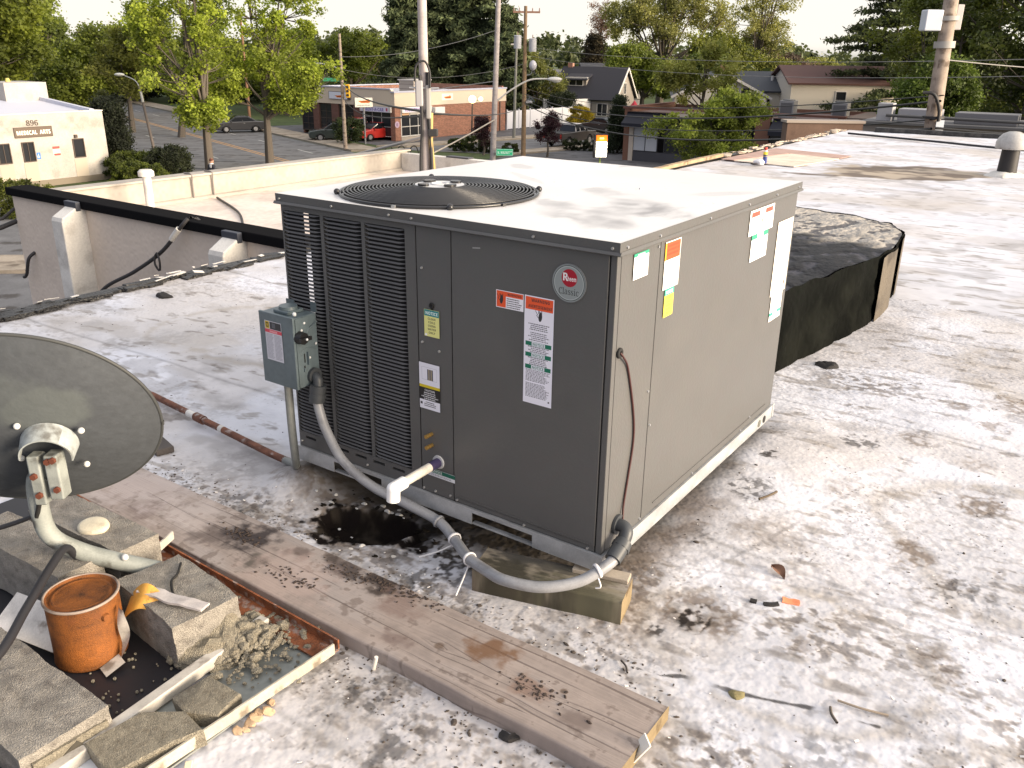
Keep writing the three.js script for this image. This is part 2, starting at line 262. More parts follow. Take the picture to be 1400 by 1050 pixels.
{
  seed(5);
  // left edge: tarred metal stop with torn flakes of coating
  part(host, 'roof_edge', [bb(-4.84, -0.2, -19.9, -4.74, -0.09, 2.3)], tar);
  const lumps = []; for (let i = 0; i < 190; i++) { const z = rr(-4.4, 2.2), x = -4.73 + rr(-.06, .06); lumps.push(rough(bx(rr(.03, .09), rr(.01, .025), rr(.05, .3), x, -0.09, z, rr(-.3, .3)), 0.035, 18, i)); }
  part(host, 'tar_edge', lumps, tar).userData.kind = 'stuff';
  const fl = []; for (let i = 0; i < 60; i++) { const z = rr(-4.4, 2.2), x = -4.76 + rr(-.09, .1); fl.push(bx(rr(.015, .04), .004, rr(.02, .12), x, -0.07 + rr(0, .012), z, rr(-.4, .4), rr(-.2, .2), rr(-.3, .3))); }
  part(host, 'coating_flakes', fl, whitePaint).userData.kind = 'stuff';
  part(host, 'outer_wall', [bb(-4.8, G, -20.1, -4.6, -0.14, 2.3), bb(-4.6, G, -20.3, 16, -0.14, -20.1)], wallTan);
  // back edge and far left edge
  part(host, 'coping', [rb(-4.0, -0.09, -20.3, 16, 0.03, -20.12, 0.02)], tar);
  const st = []; for (let i = 0; i < 8; i++) { const z = -7 - i * 0.72; st.push(bx(.09, .05, .74, -4.66 + rr(-.015, .015), -.03 + rr(-.008, .008), z, rr(-.02, .02))); }
  part(host, 'wood_edge_strip', st, mottle([.42, .30, .18], 0.4, 0.6, 0.8, { dirtAmt: .5 }));
  const torn = []; for (let i = 0; i < 90; i++) { const z = rr(-19.8, -12.4); torn.push(bx(rr(.03, .12), rr(.008, .025), rr(.05, .3), -4.66 + rr(-.08, .08), -.05 + rr(0, .03), z, rr(-.5, .5), rr(-.1, .1), rr(-.3, .3))); }
  part(host, 'torn_edge', torn, mottle([.5, .42, .34], 0.5, 0.7, 0.85, { dirtAmt: .6 })).userData.kind = 'stuff';
}
// patch of newer membrane by the far left edge and what stands on it
{
  const pm = mottle([.72, .62, .5], 0.1, 1.2, 0.75, { dirtAmt: .2, dirt: [.5, .35, .28] }), pm2 = mottle([.45, .30, .25], 0.15, 1.2, 0.8);
  const o = thingK('membrane_patch', 'cream square of newer roofing laid near the far left roof edge', 'roof patch', [0, 0, 0]);
  part(o, 'patch_sheet', poly([[-4.3, -12.1], [-3.25, -11.95], [-3.0, -13.6], [-3.9, -13.9]], -0.062, 0.012), pm);
  part(o, 'patch_strip', [poly([[-4.55, -12.15], [-4.32, -12.12], [-3.93, -13.9], [-4.5, -13.9]], -0.058, 0.01), poly([[-4.5, -13.93], [-3.0, -13.65], [-2.95, -14.2], [-4.45, -14.6]], -0.06, 0.01)], pm2);
  const [cx, , cz] = K(-3.75, 0, -12.0), c = thing('spray_can', 'small blue and yellow spray can with red cap on the cream patch', 'can', [cx, -0.055, cz]);
  const R = .034; part(c, 'can_body', [new THREE.CylinderGeometry(R, R, .11, 20).translate(0, .055, 0)], mat([.03, .05, .22], .35)); part(c, 'can_label', [new THREE.CylinderGeometry(R + .001, R + .001, .07, 20).translate(0, .145, 0)], mat([.75, .6, .04], .35));
  part(c, 'lower_band', [new THREE.CylinderGeometry(R + .002, R + .002, .02, 20).translate(0, .125, 0)], mat([.03, .04, .12], .35));
  part(c, 'shoulder', [new THREE.CylinderGeometry(.024, R, .025, 20).translate(0, .1925, 0)], mat([.7, .68, .64], .3)); part(c, 'cap', [new THREE.CylinderGeometry(.022, .024, .045, 18).translate(0, .226, 0)], mat([.6, .05, .03], .4));
  seed(8); const w = thing('crumpled_paper', 'crumpled white paper lying beside the spray can', 'paper', [cx - .09, -.03, cz + .03]); part(w, 'sheet', rough(new THREE.IcosahedronGeometry(.07, 2).scale(1.3, .7, 1), .05, 18, 3), mat([.75, .75, .78], .8));
  const b = thing('black_rag', 'small flat black scrap lying left of the spray can', 'scrap', [cx - .2, -.055, cz + .13]); part(b, 'cloth', rough(new THREE.SphereGeometry(.05, 12, 6).scale(1.3, .25, .8), .02, 20, 4), mat([.03, .02, .018], .9));
}
// round exhaust vent far right
{
  const v = thingK('roof_vent', 'black vent pipe with weathered grey dome cap on the far white roof', 'roof vent', [-.39, -.09, -13.15]);
  const galv = mottle([.42, .41, .39], 0.5, 0.5, 0.5, { dirtAmt: .5, dirt: [.2, .19, .18] });
  part(v, 'pipe', [new THREE.CylinderGeometry(.125, .14, .4, 24).translate(0, .2, 0)], mat([.018, .016, .016], .6));
  part(v, 'hood', [new THREE.LatheGeometry([[.0, .66], [.08, .652], [.15, .62], [.2, .56], [.225, .5], [.225, .41], [.2, .40], [.2, .47], [.0, .48]].map(p => new THREE.Vector2(...p)), 32)], galv);
  seed(2); part(v, 'flashing', [rough(new THREE.CylinderGeometry(.17, .33, .07, 24, 2).translate(0, .03, 0), .06, 8, 1)], whitePaint);
}
// black pipe lying along the far roof edge
solo('rubber_hose', tb([[-4.2, -.02, -18.6], [-3.2, -.03, -18.3], [-2.2, -.03, -17.9], [-1.3, -.025, -17.4], [.4, -.02, -16.7]].map(p => K(...p)), .022, 40, 8), mat([.02, .02, .022], .6), 'thin black hose running along the back of the white roof', 'hose');

// ---------------------------------------------------------------- neighbouring wing with parapets and buttresses
const wing = thingK('neighbouring_wing', 'low stuccoed wing with cream parapet and black edged wall left of the unit', 'building', [0, 0, 0]);
{
  const Y = -0.5;
  part(wing, 'front_wall', [bb(-9.9, G, -3.23, -4.86, -.12, -3.05)], stucco);
  part(wing, 'side_wall', [bb(-10.14, G, -10.3, -9.96, -.17, -3.24)], creamPaint);
  part(wing, 'rear_parapet', [bb(-9.95, G, -10.3, -2.5, -.19, -10.12)], whitePaint);
  part(wing, 'parapet_cap', [rb(-10.2, -.168, -10.36, -9.92, -.135, -3.3, .012)], creamPaint);
  part(wing, 'coping', [rb(-9.95, -.115, -3.28, -4.86, -.02, -3.0, .012)], new THREE.MeshPhysicalMaterial({ color: lin(.008, .008, .009), roughness: 1, specularIntensity: .1, side: THREE.DoubleSide }));
  part(wing, 'roof_sheet', [bb(-9.95, Y - .1, -10.11, -4.85, Y, -3.24)], roofPale);
  const cant = new THREE.BufferGeometry(); part(wing, 'cant_strip', [cy([-9.95, Y, -3.3], [-9.95, Y, -10.1], .05, .05, 8)], creamPaint);
  part(wing, 'scupper', [bb(-8.9, -.189, -10.29, -8.4, -.165, -10.14)], mat([.05, .05, .06], .5));
  for (const x of [-8.53, -5.78]) {
    const s = new THREE.Shape([[0, .03], [.04, .03], [.255, -.095], [.27, -.13], [.29, G], [0, G]].map(p => new THREE.Vector2(...p)));
    const g = new THREE.ExtrudeGeometry(s, { depth: .2, bevelEnabled: true, bevelSize: .012, bevelThickness: .012, bevelSegments: 2 }); g.rotateY(-Math.PI / 2); g.translate(x + .22, -.1, -3.045);
    part(wing, 'buttress', [g], whitePaint); part(wing, 'buttress_cap', [rb(x, -.13, -3.0, x + .24, -.03, -2.94, .01)], mat([.03, .035, .05], .5));
  }
  seed(31); // stains with a shape of their own on the stucco
  const vp = thingK('vent_pipe', 'slim white plumbing vent pipe with flat round cap on the lower roof', 'vent pipe', [-9.4, Y, -4.55]);
  part(vp, 'pipe', [new THREE.CylinderGeometry(.055, .055, .5, 16).translate(0, .25, 0)], whitePaint); part(vp, 'cap', [new THREE.CylinderGeometry(.1, .1, .06, 20).translate(0, .53, 0), new THREE.CylinderGeometry(.075, .1, .025, 20).translate(0, .57, 0)], whitePaint);
  const bk = mat([.03, .028, .03], .6);
  const lines = [[[-6.4, -.01, -3.1], [-6.2, Y + .02, -3.7], [-5.7, Y + .02, -4.1], [-4.9, Y + .02, -4.4]], [[-6.4, -.01, -3.12], [-6.4, Y + .02, -3.9], [-6.0, Y + .02, -5.2], [-5.2, Y + .02, -6.0]], [[-6.45, -.01, -3.1], [-7.2, Y + .02, -4.2], [-8.4, Y + .02, -5.2], [-9.8, Y + .02, -5.9]], [[-6.35, -.01, -3.1], [-5.9, Y + .02, -3.45], [-5.4, Y + .02, -3.6], [-4.9, Y + .02, -3.8]]];
  const lab = ['black cable on the lower roof running towards the unit', 'black cable on the lower roof curving away to the back', 'black cable on the lower roof reaching the cream parapet', 'black cable on the lower roof nearest the black coping'];
  lines.forEach((l, i) => solo('cable', tb(l.map(p => K(...p)), .016, 30, 6), bk, lab[i], 'cable', 'cables lying on the lower roof'));
  const hang = solo('hanging_cable', [tb([[-6.38, -.0, -3.02], [-6.4, -.06, -2.96], [-6.75, -.36, -2.93], [-7.25, -.64, -2.9], [-7.85, -.93, -2.85], [-8.1, -1.3, -2.8]].map(p => K(...p)), .02, 40, 8)], bk, 'thick black cable hanging diagonally from the black coping past the stucco wall', 'cable');
  part(hang, 'loop', [tb([[-6.8, -.38, -2.9], [-6.76, -.46, -2.89], [-6.78, -.56, -2.89], [-6.83, -.5, -2.88], [-6.83, -.42, -2.89], [-6.8, -.38, -2.9]].map(p => K(...p)), .011, 24, 6)], bk); part(hang, 'clamp', [cy(K(-6.45, -.1, -2.95), K(-6.58, -.22, -2.94), .03, .03, 10)], whitePaint);
  const sd = solo('service_cable', [tb([[-9.9, -.42, -3.1], [-10.3, -.55, -2.6], [-12.5, -.4, -1.5], [-16, .2, 1]].map(p => K(...p)), .03, 30, 7)], bk, 'thick black service cable leaving the wing wall corner to the left, lower of two', 'cable');
  solo('service_cable', [tb([[-9.9, -.25, -3.1], [-10.2, -.42, -2.7], [-12.5, -.15, -1.5], [-16, .5, 1]].map(p => K(...p)), .02, 30, 7)], bk, 'thin black service cable leaving the wing wall corner to the left, upper of two', 'cable');
  solo('wall_bracket', [tb([[-9.6, -.78, -3.05], [-9.62, -.85, -2.97], [-9.7, -1.05, -2.95], [-9.78, -1.1, -2.95]].map(p => K(...p)), .02, 16, 6)], bk, 'bent black bracket on the left corner of the stucco wall', 'bracket');
  for (const [i, z] of [[0, -5.6], [1, -5.95]]) solo('parapet_cable', tb([[-9.93, Y + .03, z], [-9.93, -.25, z], [-9.93, -.13, z], [-10.1, -.12, z]].map(p => K(...p)), .012, 16, 6), mat([.2, .18, .17], .6), i ? 'right one of two thin cables dropping over the cream parapet' : 'left one of two thin cables dropping over the cream parapet', 'cable', 'cables over the parapet');
}
// ---------------------------------------------------------------- the packaged rooftop unit
const H = 1.08, W = 1.41, D = 1.585, LT = 0.036, RH = 0.062;
const paintCol = [.094, .093, .091];
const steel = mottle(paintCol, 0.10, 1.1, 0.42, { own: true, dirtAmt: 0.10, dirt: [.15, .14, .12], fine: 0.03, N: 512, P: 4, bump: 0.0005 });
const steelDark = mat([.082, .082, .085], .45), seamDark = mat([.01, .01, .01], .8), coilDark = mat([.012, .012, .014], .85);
const galv = mottle([.42, .43, .44], 0.28, 0.35, 0.42, { own: true, metalness: 0.35, dirtAmt: 0.25, dirt: [.2, .19, .17], P: 7 });
const zinc = mat([.5, .5, .5], .3, { metalness: .7 });
const ac = thingK('air_conditioner', 'large grey packaged air conditioner with round black fan grille on its lid, top paled by painted sky sheen', 'air conditioner', [0, 0, 0]);
{
  // front: louvred panel with three columns of pressed slats
  const cols = [[-1.402, -1.206], [-1.190, -1.003], [-.987, -.803]], y0 = .128, y1 = 1.02, N = 62, dy = (y1 - y0) / N;
  const lp = part(ac, 'louver_panel', [bb(-1.41, RH, -.02, -1.402, H - LT, 0), bb(-1.206, y0, -.02, -1.190, y1, 0), bb(-1.003, y0, -.02, -.987, y1, 0), bb(-.803, RH + .0, -.02, -.757, H - LT, 0), bb(-1.402, y1, -.02, -.803, H - LT, 0), bb(-1.402, RH, -.02, -.803, .101, 0),
    ...[[-1.402, -1.374], [-1.314, -1.19], [-1.13, -1.095], [-1.035, -1.0], [-.94, -.90], [-.84, -.803]].map(([a, b]) => bb(a, .101, -.02, b, .112, 0)), bb(-1.402, .112, -.02, -.803, y0, 0)], steel);
  const slatGeo = w => {
    const prof = [[.0046, 0], [.0038, .0028], [.0014, .0046], [-.0014, .0050], [-.0022, .0042]], ns = 8, p = [], idx = [];
    for (let i = 0; i <= ns; i++) { const t = i / ns, e = Math.min(1, Math.min(t, 1 - t) / 0.06), k = Math.sqrt(Math.max(0, 1 - (1 - e) ** 2)); for (const [y, z] of prof) p.push((t - .5) * w, .0046 + (y - .0046) * (0.25 + .75 * k), z * k); }
    for (let i = 0; i < ns; i++) for (let j = 0; j < prof.length - 1; j++) { const a = i * prof.length + j, b = a + 1, c = a + prof.length, d = c + 1; idx.push(a, c, d, a, d, b); }
    const g = new THREE.BufferGeometry(); g.setAttribute('position', new THREE.Float32BufferAttribute(p, 3)); g.setIndex(idx); g.computeVertexNormals(); return g;
  };
  for (const [a, b] of cols) { const g = prep(slatGeo(b - a)); for (let i = 0; i < N; i++) { const s = new THREE.Mesh(g, steelDark); s.name = 'louver_slat'; s.position.set((a + b) / 2, y0 + (i + .5) * dy, 0); s.castShadow = s.receiveShadow = true; lp.add(s); } }
  // condenser coil behind the louvres: starts right of the open corner slit through which the bright roof beyond is seen
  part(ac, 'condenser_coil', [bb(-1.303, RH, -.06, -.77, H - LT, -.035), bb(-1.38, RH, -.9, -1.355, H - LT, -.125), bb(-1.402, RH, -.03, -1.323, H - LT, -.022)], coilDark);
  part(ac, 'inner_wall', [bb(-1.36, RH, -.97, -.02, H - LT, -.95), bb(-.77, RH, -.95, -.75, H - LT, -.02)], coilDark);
  // left side (towards the lower roof): slatted as well, with the slit at the corner
  const ls = part(ac, 'side_louver_panel', [bb(-1.41, RH, -.02, -1.40, H - LT, -.062), bb(-1.41, RH, -D, -1.40, H - LT, -.135), bb(-1.41, RH, -.135, -1.40, .13, -.062), bb(-1.41, 1.02, -.135, -1.40, H - LT, -.062)], steel);
  // service panels, right corner post, side panels: each proud of dark seams
  part(ac, 'seam_backing', [bb(-.76, RH, -.02, -.0, H - LT, -.006), bb(-.02, RH, -D, -.006, H - LT, -.02)], seamDark);
  part(ac, 'control_panel', [rb(-.752, RH + .002, -.0055, -.6065, H - LT, .001, .0015)], steel);
  part(ac, 'service_panel', [rb(-.6015, RH + .02, -.0055, -.0255, H - LT, .003, .002), bb(-.585, RH + .024, .003, -.04, RH + .028, .0055), bb(-.6015, RH + .002, -.0055, -.0255, RH + .0185, .0005)], steel);
  part(ac, 'corner_post', [rb(-.0215, RH, -.022, .0005, H - LT, .0012, .003)], steel);
  part(ac, 'side_panel', [rb(-.0055, RH + .002, -.2725, .0012, H - LT, -.0225, .0015)], steel);
  part(ac, 'side_panel', [rb(-.0055, RH + .002, -D + .002, .0016, H - LT, -.2765, .002), bb(.0016, RH + .03, -1.50, .004, RH + .034, -.36)], steel);
  part(ac, 'rear_panel', [bb(-1.40, RH, -D, -.006, H - LT, -D + .01)], steel);
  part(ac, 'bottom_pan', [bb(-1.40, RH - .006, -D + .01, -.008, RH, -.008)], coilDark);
  // base rails with fork openings
  const o = .009, F = [[-W, -1.21], [-.953, -.519], [-.261, 0]];
  part(ac, 'base_rail', [...F.map(([a, b]) => bb(a - (a < -1.4 ? o : 0), 0, o - .003, b + (b > -.1 ? o : 0), RH - .004, o)), bb(-W - o, RH - .007, -.002, o, RH - .001, o + .0006), ...[[-1.21, -.953], [-.519, -.261]].map(([a, b]) => bb(a, RH - .016, o - .003, b, RH - .0075, o - .0004)), ...[[-1.21, -.953], [-.519, -.261]].map(([a, b]) => bb(a, 0, -.012, b, .007, o - .004))], galv);
  part(ac, 'added_dark_sheet', [bb(-1.40, -.002, -.075, -.01, RH - .008, -.07)], coilDark);  // added dark sheet, stands in for the shade behind the fork openings
  const hole = (z) => new THREE.CylinderGeometry(.017, .017, .003, 24).rotateZ(Math.PI / 2).translate(o + .0005, .025, z);
  const rail = part(ac, 'base_rail', [bb(o - .003, 0, -D - o, o, RH - .004, o - .003), bb(-.002, RH - .0068, -D - o, o + .0006, RH - .001, -.002), bb(o - .001, 0, -D - o - .02, o + .002, RH + .004, -D - o - .0005)], galv);
  part(rail, 'lifting_hole', [hole(-1.49)], seamDark); part(rail, 'lifting_hole', [hole(-1.428)], mat([.12, .12, .1], .6)); part(ac, 'base_rail', [bb(-W - o, 0, -D - o, -W - o + .003, RH - .004, o - .003), bb(-W, 0, -D - o, 0, RH - .004, -D - o + .003)], galv);
  // lid: top paled by sky sheen painted in, with a round opening, folded flange with a small hem
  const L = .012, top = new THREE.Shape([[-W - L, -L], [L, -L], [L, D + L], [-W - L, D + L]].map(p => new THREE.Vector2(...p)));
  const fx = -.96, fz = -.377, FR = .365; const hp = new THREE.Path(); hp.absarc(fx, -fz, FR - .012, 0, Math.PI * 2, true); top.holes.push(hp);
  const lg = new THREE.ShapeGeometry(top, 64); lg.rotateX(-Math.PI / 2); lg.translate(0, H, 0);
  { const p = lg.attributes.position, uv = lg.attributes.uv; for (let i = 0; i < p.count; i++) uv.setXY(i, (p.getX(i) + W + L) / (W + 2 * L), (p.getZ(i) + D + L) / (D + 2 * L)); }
  const bl = [[-.486, -.437, .15, .07, .5], [-.22, -.55, .24, .19, 1], [-.30, -.34, .26, .15, .9], [-.42, -.75, .2, .1, .6], [-.16, -.25, .10, .05, .5], [-.55, -1.38, .35, .05, .7], [-1.2, -1.25, .12, .06, .4], [-.9, -.9, .3, .03, .25], [-.12, -1.05, .05, .2, .3]];
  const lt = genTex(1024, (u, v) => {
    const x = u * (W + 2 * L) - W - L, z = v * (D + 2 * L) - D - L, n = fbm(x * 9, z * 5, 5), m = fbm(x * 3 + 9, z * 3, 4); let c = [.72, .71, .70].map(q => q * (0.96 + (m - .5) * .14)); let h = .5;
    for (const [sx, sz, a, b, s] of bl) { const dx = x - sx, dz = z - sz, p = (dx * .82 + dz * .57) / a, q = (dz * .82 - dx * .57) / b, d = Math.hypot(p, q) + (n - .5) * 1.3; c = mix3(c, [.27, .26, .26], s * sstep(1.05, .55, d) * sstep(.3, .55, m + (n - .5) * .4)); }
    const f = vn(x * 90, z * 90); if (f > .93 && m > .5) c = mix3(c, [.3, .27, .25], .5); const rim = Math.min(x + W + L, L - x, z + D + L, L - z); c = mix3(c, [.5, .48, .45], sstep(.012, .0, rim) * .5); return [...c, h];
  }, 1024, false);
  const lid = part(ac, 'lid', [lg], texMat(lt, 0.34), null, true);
  const th = .0022, yb = H - LT;
  part(lid, 'lid_flange', [bb(-W - L, yb, L - th, L, H - .0005, L), bb(L - th, yb, -D - L, L, H - .0005, L - th), bb(-W - L, yb, -D - L, -W - L + th, H - .0005, L - th), bb(-W - L, yb, -D - L, L - th, H - .0005, -D - L + th)], steel);
  const hem = (a, b) => { const g = bb(...a, ...b); return g; };
  part(lid, 'flange_hem', [bx(W + 2 * L + .012, .010, .006, -W / 2, yb + .003, L + .0022, 0, -.6), bx(.006, .010, D + 2 * L + .008, L + .0022, yb + .003, -D / 2, 0, 0, .6), bx(.006, .010, D + 2 * L + .008, -W - L - .0022, yb + .003, -D / 2, 0, 0, -.6)], steel);
  // screws
  const sc = (x, y, z, n) => { const g = new THREE.CylinderGeometry(.0042, .0052, .005, 6).toNonIndexed(); if (n === 'z') g.rotateX(Math.PI / 2); else if (n === 'x') g.rotateZ(-Math.PI / 2); return g.translate(x, y, z); };
  const S = []; for (const x of [-1.40, -1.13, -.86, -.76, -.28, -.012]) S.push([x, H - .018, L + .002, 'z']); for (const z of [-.03, -.24, -.62, -.98, -1.28, -1.55]) S.push([L + .002, H - .018, z, 'x']);
  for (const [x, y] of [[-.735, .64], [-.66, .62], [-.745, .074], [-.69, .076], [-.62, .08], [-.59, .072], [-.30, .069], [-.05, .07], [-1.395, .085], [-1.03, .082], [-.81, .08], [-.73, .9]]) S.push([x, y, .003, 'z']);
  for (const [z, y] of [[-.255, 1.025], [-.255, .55], [-.262, .075], [-.285, .42], [-1.3, .1], [-.7, .072], [-1.2, .072]]) S.push([.0035, y, z, 'x']);
  S.push([-.42, H + .002, -.95, 'y']);
  for (const s of S) part(ac, 'screw', [sc(...s)], zinc);
  // fan: shroud, blades, hub and wire guard
  const fan = part(ac, 'fan_shroud', [new THREE.CylinderGeometry(FR - .012, FR - .03, .2, 64, 1, true).translate(fx, H - .1, fz), new THREE.CylinderGeometry(FR - .03, FR - .03, .01, 48).translate(fx, H - .3, fz)], mat([.018, .018, .02], .6));
  for (let i = 0; i < 4; i++) { const g = bx(.22, .004, .15, .19, 0, 0, 0, .5); g.rotateY(i * Math.PI / 2 + .4); g.translate(fx, H - .12, fz); part(fan, 'fan_blade', [g], mat([.06, .06, .065], .5)); }
  const black = mat([.02, .02, .022], .26);
  const guard = part(ac, 'fan_guard', [new THREE.TorusGeometry(FR + .002, .0055, 8, 96).rotateX(Math.PI / 2).translate(fx, H + .006, fz)], black);
  for (let i = 0; i < 20; i++) { const r = .098 + i * .0135; part(guard, 'guard_ring', [new THREE.TorusGeometry(r, .0031, 6, 72).rotateX(Math.PI / 2).translate(fx, H + .012 + .02 * (1 - (r / FR) ** 2), fz)], black); }
  for (let i = 0; i < 4; i++) { const a = i * Math.PI / 2 + .79, ca = Math.cos(a), sa = Math.sin(a); part(guard, 'guard_spoke', [tb([[fx + ca * .08, H + .026, fz + sa * .08], [fx + ca * .22, H + .02, fz + sa * .22], [fx + ca * (FR + .012), H + .006, fz + sa * (FR + .012)]], .004, 10, 6), new THREE.SphereGeometry(.012, 10, 8).translate(fx + ca * (FR + .012), H + .009, fz + sa * (FR + .012))], black); }
  const hub = part(ac, 'motor_hub', [new THREE.CylinderGeometry(.092, .095, .012, 40).translate(fx, H + .026, fz), new THREE.TorusGeometry(.03, .004, 8, 40).rotateX(Math.PI / 2).translate(fx, H + .033, fz)], mat([.62, .62, .62], .4));
  for (let i = 0; i < 4; i++) { const a = i * Math.PI / 2 + .3; part(hub, 'hub_slot', [new THREE.CylinderGeometry(.017, .017, .012, 16).scale(1.1, 1, 1.5).rotateY(-a).translate(fx + Math.cos(a) * .07, H + .0335, fz + Math.sin(a) * .072)], black); }
  for (let i = 0; i < 6; i++) { const a = i * Math.PI / 3 + .26; part(guard, 'guard_clip', [bx(.02, .008, .014, fx + Math.cos(a) * (FR + .004), H + .006, fz + Math.sin(a) * (FR + .004), -a)], i % 2 ? zinc : black); }
}
// ---- badge, labels and ports on the unit
{
  const F = (name, x0, x1, y0, y1, m, label, z = .0045) => part(ac, name, [quadUV(x1 - x0, y1 - y0).translate((x0 + x1) / 2, (y0 + y1) / 2, z)], m, label, true);
  const Rr = (name, z0, z1, y0, y1, m, label) => part(ac, name, [quadUV(z0 - z1, y1 - y0).rotateY(Math.PI / 2).translate(.0048, (y0 + y1) / 2, (z0 + z1) / 2)], m, label, true);
  const orange = '#e2552a', green = '#0d6b53', ink = '#2a2a2e';
  const badge = part(ac, 'badge', [new THREE.CylinderGeometry(.0585, .0585, .004, 48).rotateX(Math.PI / 2).translate(-.154, .9385, .005)], mat([.2, .21, .22], .35, { metalness: .3 }), 'round silver maker badge');
  const bm = print(512, 512, (x, w, h) => {
    x.fillStyle = '#8f9696'; x.fillRect(0, 0, w, h); x.strokeStyle = '#4a4f50'; x.lineWidth = 10; x.beginPath(); x.arc(256, 256, 240, 0, 7); x.stroke(); x.strokeStyle = '#c5cbcb'; x.lineWidth = 5; x.beginPath(); x.arc(256, 256, 226, 0, 7); x.stroke();
    x.fillStyle = '#a3152c'; x.beginPath(); x.arc(262, 185, 122, 0, 7); x.fill();
    txt(x, 'R', 196, 176, 150, 92, '#ecebea', 'bold', 'sans-serif'); txt(x, 'heem', 302, 196, 84, 142, '#ecebea', 'bold', 'sans-serif');
    txt(x, 'Classic', 256, 372, 118, 320, '#23282b', '', 'serif');
  }, .35, { metalness: .15 });
  part(badge, 'badge_face', [new THREE.CircleGeometry(.0565, 48).translate(-.154, .9385, .0076)], bm, null, true);
  const hand = (x, cx, cy, s) => { x.strokeStyle = ink; x.lineWidth = s * .09; x.beginPath(); x.moveTo(cx - s * .9, cy - s); x.lineTo(cx - s * .45, cy - s * .35); x.lineTo(cx - s * .62, cy - s * .2); x.lineTo(cx - s * .3, cy + s * .2); x.stroke(); x.fillStyle = ink; x.beginPath(); x.ellipse(cx + s * .1, cy, s * .36, s * .8, .1, 0, 7); x.fill(); for (let i = 0; i < 4; i++) { x.fillRect(cx - s * .3 + i * s * .2, cy - s * 1.1 + (i % 3) * s * .1, s * .13, s * .6); } };
  seed(41);
  F('warning_label', -.421, -.316, .8205, .877, print(384, 208, (x, w, h) => { x.fillStyle = '#e9e7ee'; x.fillRect(0, 0, w, h); x.fillStyle = orange; x.fillRect(8, 8, 130, h - 16); x.fillRect(8, 8, w - 16, 58); hand(x, 70, 110, 64); txt(x, 'WARNING', 258, 38, 40, 210, ink); lines(x, 150, 372, 82, 190, 25, '#55555c'); }), 'small orange and white warning label');
  F('warning_label', -.312, -.204, .524, .878, print(360, 1180, (x, w, h) => {
    x.fillStyle = '#e6e4ee'; x.fillRect(0, 0, w, h); x.fillStyle = orange; x.fillRect(12, 12, w - 24, 132); txt(x, '▲ WARNING', w / 2, 46, 46, 270, ink); txt(x, '▲ AVERTISSEMENT', w / 2, 108, 44, 320, ink); hand(x, 190, 210, 62);
    lines(x, 40, 320, 290, 360, 20, '#5c5c64', true); lines(x, 40, 320, 385, 470, 20, '#6c6c74', true);
    for (const [y, a, b] of [[490, 540, 600], [610, 660, 735], [745, 800, 0]]) { x.fillStyle = green; x.fillRect(20, y, w - 40, 46); x.fillStyle = '#e6e4ee'; x.fillRect(98, y + 3, 164, 40); txt(x, 'NOTICE', w / 2, y + 24, 40, 150, green); if (b) lines(x, 40, 320, a, b, 18, '#5c5c64', true); }
    lines(x, 30, 335, 800, 930, 15, '#606068'); lines(x, 30, 335, 950, 1110, 15, '#606068'); x.fillStyle = ink; x.fillRect(315, 1115, 18, 18);
  }), 'tall white warning label with green notice bands');
  F('notice_label', -.722, -.656, .666, .761, print(240, 350, (x, w, h) => { x.fillStyle = '#dcd98a'; x.fillRect(0, 0, w, h); x.fillStyle = '#1d7f86'; x.fillRect(4, 4, w - 8, 80); txt(x, 'NOTICE', w / 2, 46, 56, 200, '#e9efe6'); ['CLEAN', 'COILS', 'USING', 'WATER', 'ONLY'].forEach((s, i) => txt(x, s, w / 2, 118 + i * 45, 40, 150, '#3d3d2c')); x.fillStyle = '#eee'; x.fillRect(8, h - 34, 34, 28); }), 'yellow notice label with blue heading');
  F('rating_label', -.751, -.659, .394, .566, print(300, 560, (x, w, h) => { x.fillStyle = '#dddce6'; x.fillRect(0, 0, w, h); x.strokeStyle = '#a5a5ae'; x.lineWidth = 3; x.strokeRect(40, 50, 220, 150); for (let i = 0; i < 5; i++) { x.fillStyle = i % 2 ? '#8a7a5a' : '#33333a'; x.fillRect(120 + i * 17, 70, 15, 130); } x.fillStyle = '#c9b323'; x.fillRect(0, 265, w, 34); x.fillStyle = '#1d1c1e'; x.fillRect(0, 299, w, 150); txt(x, 'CAUTION', w / 2, 330, 34, 200, '#cfcfd2'); lines(x, 20, 280, 355, 430, 24, '#cfcfd2', true); lines(x, 60, 240, 470, 520, 22, '#44444a', true); x.fillStyle = '#44444a'; x.fillRect(10, 480, 30, 30); }), 'white, yellow and black label with bar mark');
  F('notice_label', -.727, -.597, .136, .166, print(420, 100, (x, w, h) => { x.fillStyle = '#d3d5da'; x.fillRect(0, 0, w, h); x.fillStyle = '#0d5b4a'; x.fillRect(0, 4, w, 50); txt(x, 'NOTICE', 150, 30, 44, 190, '#d9dedb'); lines(x, 20, 380, 66, 92, 14, '#70707a'); }), 'low green and white notice label');
  const white = (f, w = 300, h = 400) => print(w, h, (x, W_, H_) => { x.fillStyle = '#f2efec'; x.fillRect(0, 0, W_, H_); f(x, W_, H_); });
  Rr('notice_label', -.092, -.187, .951, 1.029, white((x, w, h) => { x.fillStyle = '#2f9373'; x.fillRect(0, 0, w, 52); txt(x, 'NOTICE', w / 2, 34, 40, 200, '#f2efec'); lines(x, 20, 280, 80, 370, 26, '#e2deda'); }), 'small white notice label with green edge');
